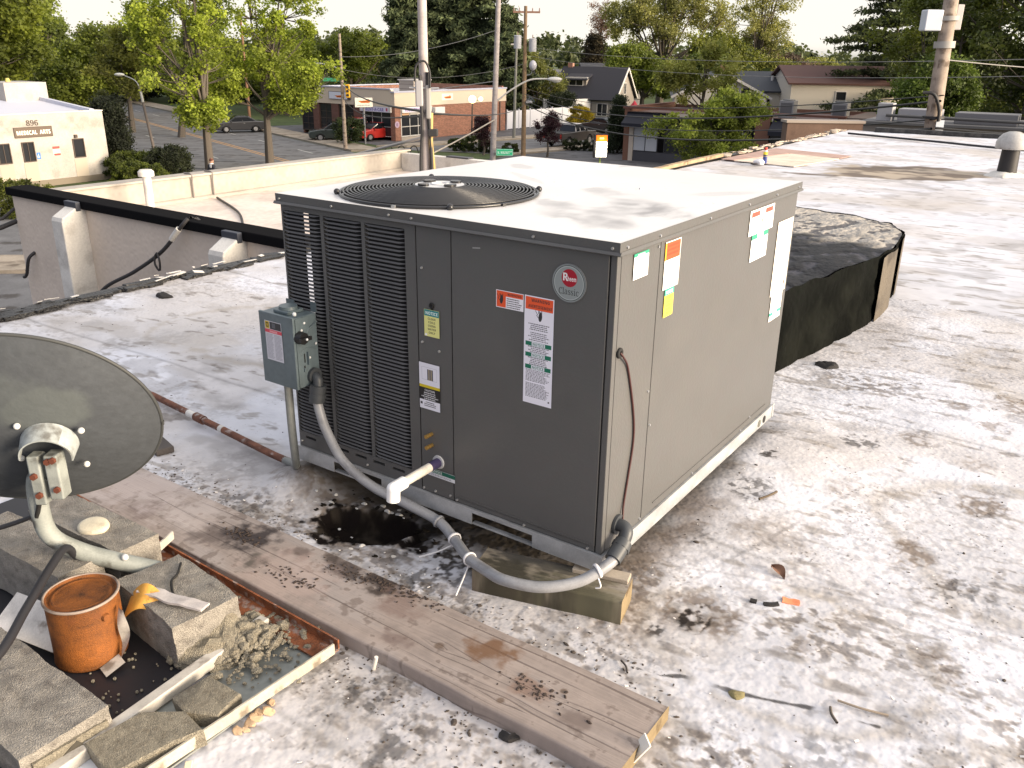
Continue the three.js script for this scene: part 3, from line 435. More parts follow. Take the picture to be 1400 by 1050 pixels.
  Rr('warning_label', -.302, -.415, .876, 1.0295, white((x, w, h) => { x.fillStyle = '#dd4a22'; x.fillRect(8, 8, w - 16, 145); x.fillStyle = '#e8a02c'; x.fillRect(0, 8, 26, 145); lines(x, 40, 280, 30, 130, 34, '#c23a18'); for (const y of [175, 225, 270, 315]) lines(x, 70, 250, y, y + 20, 18, '#a09aa4', true); x.fillStyle = '#999'; x.fillRect(262, 370, 16, 16); }), 'tall orange and white warning label');
  Rr('notice_label', -.321, -.389, .782, .8745, white((x, w, h) => { x.fillStyle = '#e9d64a'; x.fillRect(0, 0, w, h); x.fillStyle = '#3f9f88'; x.fillRect(0, 0, w, 90); txt(x, 'NOTICE', w / 2, 48, 62, 240, '#e6efe0'); ['CLEAN', 'COILS', 'USING', 'WATER', 'ONLY'].forEach((s, i) => txt(x, s, w / 2, 128 + i * 56, 44, 170, '#9a8c30')); }), 'narrow yellow notice label');
  Rr('warning_label', -1.028, -1.292, .932, 1.0285, white((x, w, h) => { x.fillStyle = '#dc4a3a'; x.fillRect(30, 20, 170, 44); x.fillRect(320, 20, 160, 44); lines(x, 34, 195, 80, 190, 16, '#c9c5cc'); lines(x, 324, 476, 80, 190, 16, '#c9c5cc'); hand(x, 262, 130, 30); }, 512, 230), 'wide white label with two red headings');
  Rr('notice_label', -1.07, -1.25, .826, .9315, white((x, w, h) => { x.fillStyle = '#2f9373'; x.fillRect(0, 0, w, 44); x.fillStyle = '#f2efec'; x.fillRect(100, 4, 110, 36); txt(x, 'NOTICE', 155, 23, 30, 100, '#2f9373'); lines(x, 25, 270, 60, 225, 17, '#d5d2d6'); }, 300, 240), 'white notice label with green heading below the wide one');
  Rr('wiring_diagram', -1.37, -1.558, .623, .938, white((x, w, h) => { x.fillStyle = '#efe7dc'; x.fillRect(0, 0, w, h); lines(x, 25, 270, 40, 120, 22, '#e2d8cf'); txt(x, '— —', w / 2, 205, 30, 90, '#b9aeb4'); lines(x, 25, 275, 260, 400, 24, '#e8dfd6'); x.fillStyle = '#4a4340'; x.fillRect(240, 430, 28, 28); x.strokeStyle = '#d8cfc6'; x.lineWidth = 3; x.strokeRect(10, 10, w - 20, h - 20); }, 300, 500), 'large cream label at the far edge');
  Rr('notice_label', -1.393, -1.532, .508, .6215, white((x, w, h) => { lines(x, 25, 270, 30, 150, 24, '#e4e1e4'); x.fillStyle = '#3f9f88'; x.fillRect(0, 165, w, 34); x.fillStyle = '#f2efec'; x.fillRect(100, 168, 100, 28); lines(x, 30, 270, 210, 240, 16, '#d5d2d6'); }, 300, 250), 'small white label with a low green band');
  const brass = mat([.55, .36, .12], .3, { metalness: .8 });
  for (const [x, y] of [[-.703, .300], [-.702, .257]]) part(ac, 'service_port', [cy([x, y, 0], [x, y, .016], .008, .008, 6), cy([x, y, .016], [x, y, .024], .0055, .0055, 10), cy([x, y, .024], [x, y, .034], .0085, .008, 6)], brass, 'small brass service port');
  part(ac, 'grommet', [new THREE.TorusGeometry(.007, .004, 8, 16).translate(-.689, .776, .003), bx(.008, .012, .002, -.689, .766, .0025)], seamDark);
  part(ac, 'wire_grommet', [new THREE.TorusGeometry(.011, .006, 10, 20).rotateY(Math.PI / 2).translate(.004, .741, -.038), new THREE.CircleGeometry(.011, 16).rotateY(Math.PI / 2).translate(.003, .741, -.038)], seamDark);
  part(ac, 'scratch', [bx(.03, .004, .0006, -.5, .997, .0034, 0, 0, .1)], mat([.3, .3, .29], .5));
}
// ---- condensate drain pipe: white plastic pipe with elbow, purple primer stain
{
  const pvc = mottle([.72, .68, .60], 0.08, .15, .35, { dirtAmt: .35, dirt: [.55, .42, .25] }), purple = mat([.05, .04, .10], .4);
  const d = part(ac, 'drain_pipe', [cy([-.673, .197, .03], [-.676, .192, .215], .0165, .0165, 20)], pvc, 'white plastic drain pipe stub with elbow');
  part(d, 'primed_end', [cy([-.673, .1975, 0], [-.673, .197, .052], .0175, .0172, 20)], purple); part(d, 'pipe_collar', [cy([-.673, .198, -.002], [-.673, .198, .006], .027, .025, 20)], mat([.5, .5, .5], .5));
  part(d, 'drain_elbow', [cy([-.675, .193, .185], [-.676, .1915, .235], .0225, .0225, 20), new THREE.SphereGeometry(.0235, 18, 12).translate(-.676, .1905, .237), cy([-.676, .1905, .237], [-.677, .146, .239], .0228, .0235, 20)], mat([.82, .82, .82], .3));
}
// ---- disconnect switch box fixed to the louvred front
{
  const gb = mottle([.115, .15, .165], 0.10, .5, .42, { dirtAmt: .06 });
  const b = thingK('disconnect_switch', 'blue grey electrical disconnect box with black knob fixed to the louvers', 'switch box', [-1.254, .38, 0]);
  part(b, 'enclosure', [rb(-.182, .0, .005, -.002, .272, .112, .004)], gb); part(b, 'cover', [rb(-.186, -.006, .1125, .002, .276, .124, .003), bb(.002, .0, .05, .0032, .27, .1125)], gb);
  part(b, 'mounting_lug', [bb(-.03, .272, .002, .0, .31, .005), bb(-.165, .272, .002, -.12, .3, .005), bb(-.06, -.035, .002, -.03, .0, .005)], gb);
  part(b, 'hub_plate', [rb(-.13, .272, .02, -.05, .285, .1, .004), cy([-.09, .285, .06], [-.09, .297, .06], .036, .034, 24)], gb);
  part(b, 'cover_label', [quadUV(.092, .155).translate(-.107, .168, .1255)], print(300, 500, (x, w, h) => { x.fillStyle = '#c9c9d2'; x.fillRect(0, 0, w, h); x.fillStyle = '#c4a51e'; x.fillRect(8, 8, 76, 92); x.strokeStyle = '#3a3415'; x.lineWidth = 12; x.strokeRect(28, 30, 36, 46); x.fillStyle = '#2b2c30'; x.fillRect(92, 8, 200, 92); x.fillStyle = '#55585f'; x.fillRect(130, 22, 60, 60); x.fillStyle = '#cf4655'; x.fillRect(0, 106, w, 44); txt(x, 'DANGER', w / 2, 130, 34, 170, '#e5b9bd'); lines(x, 14, 142, 165, 480, 16, '#8b8c98'); lines(x, 158, 288, 165, 480, 16, '#8b8c98'); }), 'printed label on the switch box cover', true);
  const k = part(b, 'knob', [cy([.002, .198, .098], [.03, .198, .098], .026, .023, 8), bx(.012, .014, .052, .036, .198, .098)], mat([.012, .012, .013], .4)); part(k, 'knob_rivet', [new THREE.SphereGeometry(.005, 10, 8).translate(.044, .198, .098)], mat([.7, .7, .7], .3));
  part(b, 'latch_slot', [bb(.0032, .095, .078, .0045, .13, .083), bb(.0032, .07, .08, .0045, .083, .086)], seamDark); part(b, 'hasp', [bb(.003, .085, .066, .014, .135, .070), bb(.003, .06, .083, .009, .075, .088)], gb);
  for (const [y, z] of [[.247, .07], [.222, .085], [.19, .05], [.155, .02], [.108, .055]]) part(b, 'rivet', [new THREE.SphereGeometry(.005, 10, 8).scale(.6, 1, 1).translate(.0035, y, z)], mat([.72, .72, .72], .3));
  part(b, 'pressed_rib', [tb([[.0032, .16, .095], [.0036, .175, .075], [.0036, .215, .055], [.0036, .235, .02], [.0034, .24, .008]], .002, 20, 6), tb([[.0032, .13, .1], [.0036, .148, .08], [.0036, .15, .06], [.0034, .138, .02]], .002, 16, 6)], gb);
  part(b, 'top_bolt', [new THREE.SphereGeometry(.008, 12, 8).translate(-.012, .285, .1)], mat([.7, .72, .72], .3));
}
// ---- grey flexible conduit from the switch box, sagging across the front to the right side
{
  const pg = mottle([.27, .275, .29], 0.08, .3, .38, { dirtAmt: .15 }), fit = mat([.045, .05, .056], .45), tie = mat([.7, .69, .7], .4);
  const P = [[-1.222, .335, .062], [-1.205, .28, .066], [-1.169, .209, .07], [-1.087, .109, .072], [-.948, .041, .064], [-.776, .012, .052], [-.645, -.016, .042], [-.53, -.033, .088], [-.415, -.02, .163], [-.306, -.008, .205], [-.215, .005, .230], [-.10, .008, .197], [-.01, .022, .12], [.040, .056, .045], [.052, .07, -.01]];
  const c = solo('flexible_conduit', tb(P.map(p => K(...p)), .0185, 150, 14), pg, 'thick grey flexible conduit looping along the front of the unit from the switch box', 'conduit');
  part(c, 'conduit_fitting', [cy(K(-1.252, .415, .045), K(-1.235, .415, .046), .03, .03, 20), tb([[-1.24, .415, .046], [-1.222, .405, .05], [-1.217, .375, .056]].map(p => K(...p)), .0195, 16, 14), cy(K(-1.217, .385, .054), K(-1.221, .318, .063), .031, .030, 20), cy(K(-1.219, .35, .058), K(-1.22, .335, .061), .034, .034, 8)], fit);
  part(c, 'conduit_fitting', [cy(K(.048, .066, .01), K(.048, .098, -.06), .027, .029, 20), cy(K(.048, .085, -.035), K(.048, .092, -.05), .032, .032, 8), tb([[.048, .095, -.055], [.047, .125, -.078], [.03, .135, -.088], [.002, .135, -.09]].map(p => K(...p)), .022, 20, 14), cy(K(.002, .135, -.09), K(.012, .135, -.09), .034, .034, 20)], fit);
  const zt = (p, ax, r = .0215) => { const g = new THREE.TorusGeometry(r, .0035, 6, 24).scale(1, 1, 1.8); g.applyQuaternion(new THREE.Quaternion().setFromUnitVectors(new THREE.Vector3(0, 0, 1), V(ax).normalize())); g.translate(...p); g.rotateY(-YAW); g.translate(OX, 0, OZ); return g; };
  const tail = pts => tb(pts.map(p => K(...p)), .003, 10, 5);
  part(c, 'cable_tie', [zt([-.645, -.016, .042], [1, -.3, .1])], pg); part(c, 'cable_tie', [zt([-.54, -.032, .081], [.9, -.1, .5]), tail([[-.54, -.052, .085], [-.575, -.072, .13], [-.63, -.095, .17]]), bx(.012, .01, .012, ...K(-.54, -.053, .086))], tie); part(c, 'cable_tie', [zt([-.405, -.019, .168], [.85, .1, .4]), tail([[-.405, -.04, .172], [-.40, -.07, .21], [-.385, -.1, .27]]), bx(.012, .01, .012, ...K(-.405, -.041, .174))], tie); part(c, 'cable_tie', [zt([.027, .048, .067], [.5, .3, -.8]), tail([[.03, .028, .07], [.045, .0, .075], [.03, -.008, .08]])], tie);
  const wire = solo('thermostat_wire', [tb([[.006, .742, -.038], [.012, .725, -.05], [.006, .673, -.096], [.006, .519, -.150], [.006, .412, -.166], [.006, .29, -.146], [.007, .19, -.124], [.014, .15, -.112], [.024, .12, -.085], [.026, .09, -.04]].map(p => K(...p)), .0036, 60, 6)], mat([.05, .012, .01], .5), 'thin dark red wire running down the right side of the unit from a hole', 'wire');
  part(wire, 'wire_connector', [cy(K(.03, .112, -.058), K(.036, .102, -.05), .006, .006, 8)], mat([.6, .55, .3], .4));
}
// ---- rigid pipe from the switch box to the roof, rusted along its run
{
  const rust = mottle([.16, .065, .038], 0.6, .25, .85, { own: true, dirt: [.45, .42, .4], dirtAmt: .6, P: 7 }), gp = mottle([.2, .21, .2], .3, .4, .5, {});
  const p = solo('rigid_conduit', [tb([[-1.352, .38, .085], [-1.352, .2, .085], [-1.36, .08, .075], [-1.40, -.01, .04], [-1.47, -.05, -.01], [-1.56, -.066, -.035]].map(q => K(...q)), .0165, 50, 12, .5)], gp, 'thin metal conduit dropping from the switch box and rusting along the roof', 'conduit');
  part(p, 'rusty_pipe', [tb([[-1.53, -.062, -.03], [-1.67, -.073, -.05], [-2.09, -.08, -.1], [-2.65, -.085, -.16], [-3.4, -.09, -.24]].map(q => K(...q)), .0162, 40, 12)], rust, 'rusty length of the conduit'); part(p, 'pipe_coupling', [cy(K(-2.22, -.081, -.113), K(-2.29, -.082, -.121), .022, .022, 14)], rust); part(p, 'painted_band', [cy(K(-2.3, -.0822, -.122), K(-2.36, -.083, -.128), .0172, .0172, 14), cy(K(-2.05, -.0795, -.0955), K(-2.08, -.08, -.099), .0172, .0172, 14)], whitePaint);
}
// ---------------------------------------------------------------- timber, plank and the pile by the dish
function woodTex(N, M, lenM, widM, base, o = {}) {
  const { stains: st = [], knots = [], seedn = 0, greyed = .5 } = o;
  return genTex(N, (u, v) => {
    let x = u * lenM, z = v * widM, warp = 0; let kn = 0;
    for (const [kx, kz, kr] of knots) { const dx = (x - kx) * .45, dz = z - kz, d = Math.hypot(dx, dz); warp += Math.sign(dz || 1) * kr * 1.6 * Math.exp(-d / (kr * 1.6)); kn = Math.max(kn, sstep(kr, kr * .5, Math.hypot(x - kx, dz))); }
    const zz = z - warp + (fbm(x * 1.2 + seedn, z * 6, 3) - .5) * .05;
    const ring = fbm(x * .9 + seedn, zz * 62, 3), fine = fbm(x * 5 + seedn, zz * 260, 3), crack = sstep(.70, .78, fbm(x * .8 + 9, zz * 110 + seedn, 3)), big = fbm(x * 2.3 + 4, z * 7 + seedn, 4), d2 = fbm(x * 34, z * 40 + seedn, 5);
    let c = base.map(q => q * (.80 + .24 * ring + .18 * fine + (d2 - .5) * .35 + (big - .5) * .3)); c = mix3(c, [.33, .30, .29], greyed * sstep(.4, .65, big)); c = mix3(c, [.10, .075, .065], crack * .7); c = mix3(c, [.12, .08, .055], kn * .8);
    const fl = sstep(.58, .76, d2 + (big - .5) * .5); c = mix3(c, [.12, .09, .075], fl * .6); let h = .5 + (ring - .5) * .5 + (fine - .5) * .3 - crack * .4;
    for (const [sx, sz, r, col, s] of st) { const d = Math.hypot(x - sx, (z - sz) * 1.3) / r + (fbm(x * 26, z * 26 + sx * 9, 5) - .5) * 1.5; c = mix3(c, col, s * sstep(1.15, .4, d)); }
    return [...c, h];
  }, M, false);
}
// board along x with its own print on the top; the same print wraps the edges
function board(x0, x1, y0, y1, z0, z1, wob = .003, sd = 0) {
  const nx = 60, gz = [0, .03, .06, .5, .94, .97, 1], pr = [];                 // section loop (z, y, v)
  const th = y1 - y0, w = z1 - z0, c = .008;
  const sec = [[z0, y0, -.02], [z0, y1 - c, .0], [z0 + c * .4, y1 - c * .4, .01], [z0 + c, y1, .03], [z0 + w * .33, y1, .33], [z0 + w * .66, y1 + .001, .66], [z1 - c, y1, .97], [z1 - c * .4, y1 - c * .4, .985], [z1, y1 - c, .99], [z1, y0, .94]];
  const g = grid(sec.length - 1, nx, (u, v) => { const s = sec[Math.round(u * (sec.length - 1))], x = mix(x0, x1, v); const e = (fbm(x * 6 + sd, s[0] * 4, 3) - .5) * wob * 2; return [x, s[1] + (s[1] > y0 ? e * .5 : 0), s[0] + e]; });
  const uv = g.attributes.uv; for (let j = 0; j <= nx; j++) sec.forEach((s, i) => uv.setXY(j * sec.length + i, j / nx, clamp(s[2], .002, .998)));
  const caps = [x0, x1].map(x => { const q = new THREE.PlaneGeometry(w, th); q.rotateY(Math.PI / 2); q.translate(x, (y0 + y1) / 2, (z0 + z1) / 2); return q; });
  return [g, caps];
}
const endGrain = mottle([.22, .165, .09], .5, .08, .85, { P: 7, dirtAmt: .4 });
{
  const t = woodTex(2048, 300, 2.88, .29, [.295, .245, .218], { seedn: 3, greyed: .5, knots: [[2.22, .17, .02], [2.62, .12, .014], [2.50, .25, .014], [1.0, .1, .012]], stains: [[2.36, .09, .085, [.15, .075, .035], .9], [2.54, .165, .07, [.2, .11, .07], .55], [1.27, .11, .13, [.03, .022, .022], .95], [1.16, .17, .10, [.08, .06, .055], .7], [1.42, .19, .05, [.06, .05, .04], .8], [.95, .12, .16, [.5, .44, .42], .45], [1.86, .03, .09, [.05, .036, .03], 1], [1.72, .05, .08, [.06, .045, .04], .9], [1.62, .02, .05, [.05, .036, .03], .9], [1.98, .08, .1, [.18, .12, .10], .6], [1.5, .06, .06, [.1, .07, .06], .7], [2.1, .22, .06, [.12, .08, .07], .6], [2.7, .2, .05, [.1, .07, .06], .6], [.8, .2, .1, [.14, .1, .09], .5], [.62, .1, .25, [.48, .42, .41], .5], [1.6, .2, .2, [.47, .36, .32], .4]] });
  const p = thingK('plank', 'long weathered wooden plank lying on the roof in front of the unit', 'plank', [0, 0, 0], 0);
  const [g, caps] = board(-2.45, .425, -.115, -.064, .365, .655, .008, 2);
  const m = texMat(t, .85, .004); part(p, 'board', [g], m, null, true); caps.forEach(c => part(p, 'end_grain', c, endGrain));
  seed(19); const dc = []; for (let i = 0; i < 420; i++) { const k = i % 6, c0 = [[-.57, .40], [-.72, .42], [-.45, .385], [-1.2, .47], [-.85, .55], [.1, .53]][k], x = c0[0] + gauss() * .09, z = c0[1] + gauss() * .03; if (z < .372 || z > .648) continue; const s = rr(.0012, .0055); dc.push(new THREE.IcosahedronGeometry(s, 0).scale(rr(.8, 2), rr(.4, .8), rr(.7, 1.2)).rotateY(rr(0, 6)).translate(x, -.0635 + s * .2, z)); }
  part(p, 'dirt_crumbs', dc, mat([.045, .032, .026], .95)).userData.kind = 'stuff';
  const pt = thingK('paper_scrap', 'small torn white paper scrap at the near end of the plank', 'paper', [.43, -.1, .52]); seed(4); part(pt, 'sheet', [rough(bx(.07, .004, .045, 0, .03, .02, .5, .3, 1.0), .012, 22, 2)], mat([.7, .67, .6], .8));
}
{
  const t = woodTex(512, 128, .51, .26, [.25, .215, .16], { seedn: 9, greyed: .6, stains: [[.1, .03, .12, [.05, .045, .04], .9], [.26, .03, .16, [.06, .055, .045], .8], [.12, .25, .2, [.04, .035, .022], .95], [.36, .26, .16, [.035, .032, .022], .95], [.45, .03, .05, [.5, .45, .38], .5], [.4, .2, .2, [.14, .13, .08], .5]] });
  const b = thingK('timber_block', 'short weathered timber block under the near corner of the unit', 'timber', [-.144, -.118, .066], .25);
  const [g, caps] = board(-.255, .255, 0, .088, -.078, .07, .007, 7); part(b, 'block', [g], texMat(t, .88, .005), null, true); caps.forEach(c => part(b, 'end_grain', c, endGrain));
  part(b, 'split_piece', [rb(.06, .0875, -.08, .25, .104, -.03, .004)], mottle([.38, .33, .27], .4, .2, .9));
  const b2 = thingK('timber_block', 'dark timber block hidden deep under the middle of the unit', 'timber', [-.75, -.115, -.32], .1); part(b2, 'block', [rb(-.4, 0, -.06, .3, .109, .06, .006)], mottle([.08, .07, .06], .4, .4, .9));
  const b3 = thingK('timber_block', 'dark timber block under the left rear part of the unit', 'timber', [-1.2, -.09, -1.2], .0); part(b3, 'block', [rb(-.2, 0, -.3, .2, .085, .3, .006)], mottle([.1, .09, .08], .4, .4, .9));
}
const concrete = mottle([.27, .25, .22], .34, .3, .95, { own: true, N: 512, P: 9, fine: 1.3, bump: .007, dirtAmt: .45, dirt: [.11, .095, .085] });
const concreteB = mottle([.29, .26, .20], .3, .22, .95, { own: true, N: 512, P: 11, fine: 1.2, bump: .009, dirtAmt: .35, dirt: [.13, .10, .065] });
const rusty = mottle([.22, .07, .025], .7, .2, .9, { own: true, P: 7, dirt: [.42, .40, .38], dirtAmt: .55, bump: .003 });
const scuffed = mottle([.50, .47, .42], .25, .3, .6, { own: true, P: 6, dirt: [.12, .09, .07], dirtAmt: .7 });
const greyMetal = mottle([.25, .265, .25], .15, .5, .55, { P: 6, dirt: [.09, .085, .08], dirtAmt: .6 });
const cblock = (w, h, d, sd, seg = 14) => { const g = new THREE.BoxGeometry(w, h, d, seg, Math.max(4, Math.round(seg * h / w)), Math.max(4, Math.round(seg * d / w))); const q = rough(rough(g, .010, 12, sd), .0045, 70, sd + 4); return q; };
{
  // steel tray with rusty angle edges
  const t = thingK('steel_tray', 'rusty edged steel tray with dark mat that carries the blocks and the dish', 'tray', [0, 0, 0]);
  const ang = (a, b, w, h, y) => { const A = V(a), B = V(b), dx = B.x - A.x, dz = B.z - A.z, L = Math.hypot(dx, dz), th = Math.atan2(-dz, dx); const m = [(A.x + B.x) / 2, 0, (A.z + B.z) / 2]; return [bx(L, .006, w, 0, 0, 0).rotateY(th).translate(m[0], y, m[2]), bx(L, h, .006, 0, 0, 0).translate(0, h / 2, -w / 2).rotateY(th).translate(m[0], y, m[2])]; };
  part(t, 'rear_edge', ang([-1.95, 0, .70], [-.485, 0, .735], .07, .035, -.088), rusty, 'heavily rusted edge of the tray');
  part(t, 'side_edge', [...ang([-.50, 0, .72], [-.545, 0, 1.9], .035, .035, -.088)], mottle([.46, .42, .34], .3, .3, .7, { P: 8, dirt: [.16, .07, .03], dirtAmt: .9 }), 'pale side edge with rust spots');
  part(t, 'cross_bar', [rb(-.018, -.088, -.62, .018, -.052, .62, .004).rotateY(.085).translate(-.695, 0, 1.37)], scuffed, 'off white cross bar'); part(t, 'cross_bar', ang([-1.36, 0, .66], [-1.22, 0, .98], .03, .03, -.04), scuffed);
  part(t, 'grey_sheet', [bb(-.71, -.101, .74, -.50, -.096, 1.95)], greyMetal, 'dull grey green sheet between the bars'); part(t, 'dark_mat', [bb(-2.2, -.102, .68, -.745, -.097, 1.9)], mat([.012, .012, .016], .55));
  // concrete blocks
  const B = (nm, lab, p, turn, g, m = concrete) => { const b = thingK(nm, lab, 'concrete block', p, turn); part(b, 'block', [].concat(g), m); return b; };
  const A = B('concrete_block', 'large rough concrete block in the near left corner below the paint can', [-.985, -.047, 1.392], .0, cblock(.55, .096, .225, 3, 44)); part(A, 'broken_face', [cblock(.02, .06, .19, 8, 8).translate(.27, -.012, -.005)], concreteB); part(A, 'tar_smear', [rough(bx(.004, .022, .12, .283, -.02, .03, 0, .45, 0), .012, 30, 2)], mat([.05, .045, .035], .9));
  B('concrete_block', 'concrete block with dark front face below the bent dish mast', [-1.50, -.0, 1.05], .06, cblock(.52, .17, .15, 5, 34)); B('concrete_block', 'narrow concrete block behind the bent dish mast next to the plank', [-1.48, -.005, .86], .04, cblock(.5, .17, .15, 6, 34));
  const C = thingK('cracked_block', 'cracked concrete block with crumbling right end beside the paint can', 'concrete block', [-.955, -.025, .895], -.10);
  part(C, 'block', [cblock(.34, .15, .21, 11, 34).translate(.0, .0, .01)], concrete); part(C, 'crumbled_end', [rough(rough(new THREE.IcosahedronGeometry(.10, 5).scale(1.1, .62, 1.1), .07, 14, 5), .03, 50, 2).translate(.15, -.055, -.01), rough(rough(new THREE.IcosahedronGeometry(.065, 4).scale(1, .55, 1.3), .05, 16, 9), .025, 60, 3).translate(.225, -.075, .0)], concreteB);
  part(C, 'crack', [tb([[-.11, .078, -.07], [-.06, .079, -.03], [-.04, .079, .0], [.02, .079, .03], [.06, .077, .04]], .004, 16, 5)], seamDark);
  const fr = (lab, pts, h, p, sd, m = concreteB) => { const s = new THREE.Shape(pts.map(q => new THREE.Vector2(q[0], -q[1]))); let g = new THREE.ExtrudeGeometry(s, { depth: h, bevelEnabled: true, bevelSize: .004, bevelThickness: .004, bevelSegments: 1, steps: 3 }); g.rotateX(-Math.PI / 2); const b = thingK('concrete_fragment', lab, 'concrete fragment', p); part(b, 'piece', [rough(g, .012, 26, sd)], m); };
  fr('long wedge shaped concrete fragment lying across the grey sheet', [[-.10, .11], [-.085, -.03], [.005, -.10], [.095, -.085], [.07, -.02], [.04, .13]], .045, [-.59, -.094, 1.25], 3);
  fr('smaller concrete fragment on the grey sheet beyond the wedge', [[-.075, .06], [-.07, -.045], [.06, -.05], [.075, .03], [.0, .075]], .04, [-.59, -.094, 1.07], 5);
  // crumbs of concrete
  seed(77); const cr = []; for (let i = 0; i < 1100; i++) { const a = rr(0, 6.28), r = Math.abs(gauss()) * .115; let x = -.74 + Math.cos(a) * r * 1.2, z = .845 + Math.sin(a) * r; const y = -.09 + Math.max(0, .05 - r * .36); const s = rr(.002, .009) * (rnd() < .1 ? 2.4 : 1); const g = new THREE.IcosahedronGeometry(s, 0); g.scale(rr(.7, 1.4), rr(.5, 1), rr(.7, 1.3)); g.rotateY(rr(0, 6)); g.translate(x, y + s * .4, z); cr.push(g); }
  for (let i = 0; i < 70; i++) { const s = rr(.002, .006), g = new THREE.IcosahedronGeometry(s, 0); g.translate(rr(-1.0, -.6), -.092, rr(.98, 1.3)); cr.push(g); }
  const crumb = solo('concrete_crumbs', cr.map(g => g.rotateY(-YAW).translate(OX, 0, OZ)), concreteB, 'loose crumbs of broken concrete spread over the tray', 'rubble'); crumb.userData.kind = 'stuff';
  // white sheet at the very bottom, scraps
  const s1 = thingK('white_sheet', 'white rectangular sheet lying on the tray at the bottom edge', 'sheet', [-.65, -.092, 1.42], .35); part(s1, 'sheet', [rb(-.10, 0, -.11, .08, .004, .2, .002)], mat([.66, .68, .73], .5));
  const s2 = thingK('wood_chip', 'small cream strip lying on the roof beside the tray edge', 'scrap', [-.462, -.108, 1.24], -.75); part(s2, 'strip', [rb(-.035, 0, -.009, .035, .008, .009, .002)], mat([.7, .62, .48], .8));
  seed(12); const s3 = thingK('foam_crumb', 'crumbled tan foam along the tray edge', 'scrap', [-.475, -.108, 1.02]); part(s3, 'foam', [0, 1, 2, 3, 4, 5, 6].map(i => rough(rough(new THREE.IcosahedronGeometry(rr(.008, .016), 3).scale(1.6, .5, 1), .016, 50, i), .006, 130, i).translate(rr(-.012, .012), .008, -.06 + i * .02)), mat([.5, .35, .22], .9));
  const cap = thingK('plastic_cap', 'cream round plastic cap on the narrow concrete block', 'cap', [-1.43, .083, .88], .4); part(cap, 'cap', [new THREE.LatheGeometry([[0, .016], [.04, .016], [.052, .01], [.054, 0], [.05, -.004], [.03, -.012], [0, -.012]].map(p => new THREE.Vector2(...p)), 28).scale(1, 1, .8).rotateX(.25)], mottle([.62, .56, .42], .15, .1, .6, { dirtAmt: .3 }));
  const wb = thingK('pale_board', 'tilted pale board with stained corner behind the paint can', 'board', [-1.25, -.03, 1.19], .25); part(wb, 'board', [bx(.24, .008, .12, 0, .0, 0, 0, .55, -.08)], mottle([.62, .6, .58], .15, .3, .7, { dirtAmt: .6, dirt: [.5, .33, .12] }));
}
// ---- rusty paint can
{
  const rustO = mottle([.19, .06, .008], .75, .26, .72, { own: true, N: 512, P: 6, fine: .8, dirt: [.12, .035, .008], dirtAmt: .5, bump: .0012 }), rim = mottle([.30, .24, .20], .5, .12, .5, { dirt: [.2, .07, .02], dirtAmt: .8 });
  const c = thingK('paint_can', 'closed paint can covered all over in orange rust', 'paint can', [-1.075, -.096, 1.125], .3), R = .1;
  part(c, 'can_body', [new THREE.LatheGeometry([[0, .0], [R - .004, .0], [R, .003], [R, .01], [R - .002, .013], [R - .002, .196], [R, .2]].map(p => new THREE.Vector2(...p)), 56)], rustO);
  part(c, 'rim', [new THREE.TorusGeometry(R - .001, .0042, 10, 64).rotateX(Math.PI / 2).translate(0, .203, 0)], rim); part(c, 'lid', [new THREE.LatheGeometry([[0, .1975], [.07, .1975], [.074, .201], [.080, .201], [.083, .1965], [.089, .1965], [.093, .204], [.098, .205]].map(p => new THREE.Vector2(...p)), 56)], rustO);
  const ea = .22; for (const s of [0, Math.PI]) part(c, 'handle_ear', [cy([Math.cos(ea + s) * (R - .003), .158, Math.sin(ea + s) * (R - .003)], [Math.cos(ea + s) * (R + .006), .158, Math.sin(ea + s) * (R + .006)], .013, .010, 18)], rustO);
  const yl = thingK('paint_scrap', 'curled bright orange yellow scrap sticking out behind the paint can', 'scrap', [-.985, .065, 1.0], .5); seed(9);
  part(yl, 'scrap', [grid(14, 8, (u, v) => [(u - .5) * .10, .045 * Math.sin(u * 2.6) - .02 + v * -.05, (v - .5) * .07 * (1.1 - u * .5)])], mottle([.62, .33, .06], .35, .09, .6, { dirt: [.75, .62, .3], dirtAmt: .8 }));
  const st = thingK('putty_stick', 'flat whitish stick lying over the cracked block', 'stick', [-.9, .067, .955], .24); part(st, 'stick', [rough(new THREE.BoxGeometry(.24, .007, .038, 20, 1, 6), .014, 18, 4)], mottle([.52, .48, .46], .12, .2, .8, { dirtAmt: .3 }));
  const sp = thingK('peeling_strip', 'torn pale strip hanging beside the paint can', 'scrap', [-.955, -.0, 1.06]); part(sp, 'strip', [grid(6, 14, (u, v) => [(u - .5) * .035 * (1 - v * .3) - .01 + Math.sin(v * 3) * .012, .075 - v * .15, .01 + Math.sin(v * 5 + u * 2) * .01 + v * .03]), grid(6, 6, (u, v) => [-.02 + u * .05, -.075 - v * .012, .04 + v * .06 + u * .01])], mottle([.55, .52, .46], .15, .2, .7, { dirtAmt: .4 }));
}
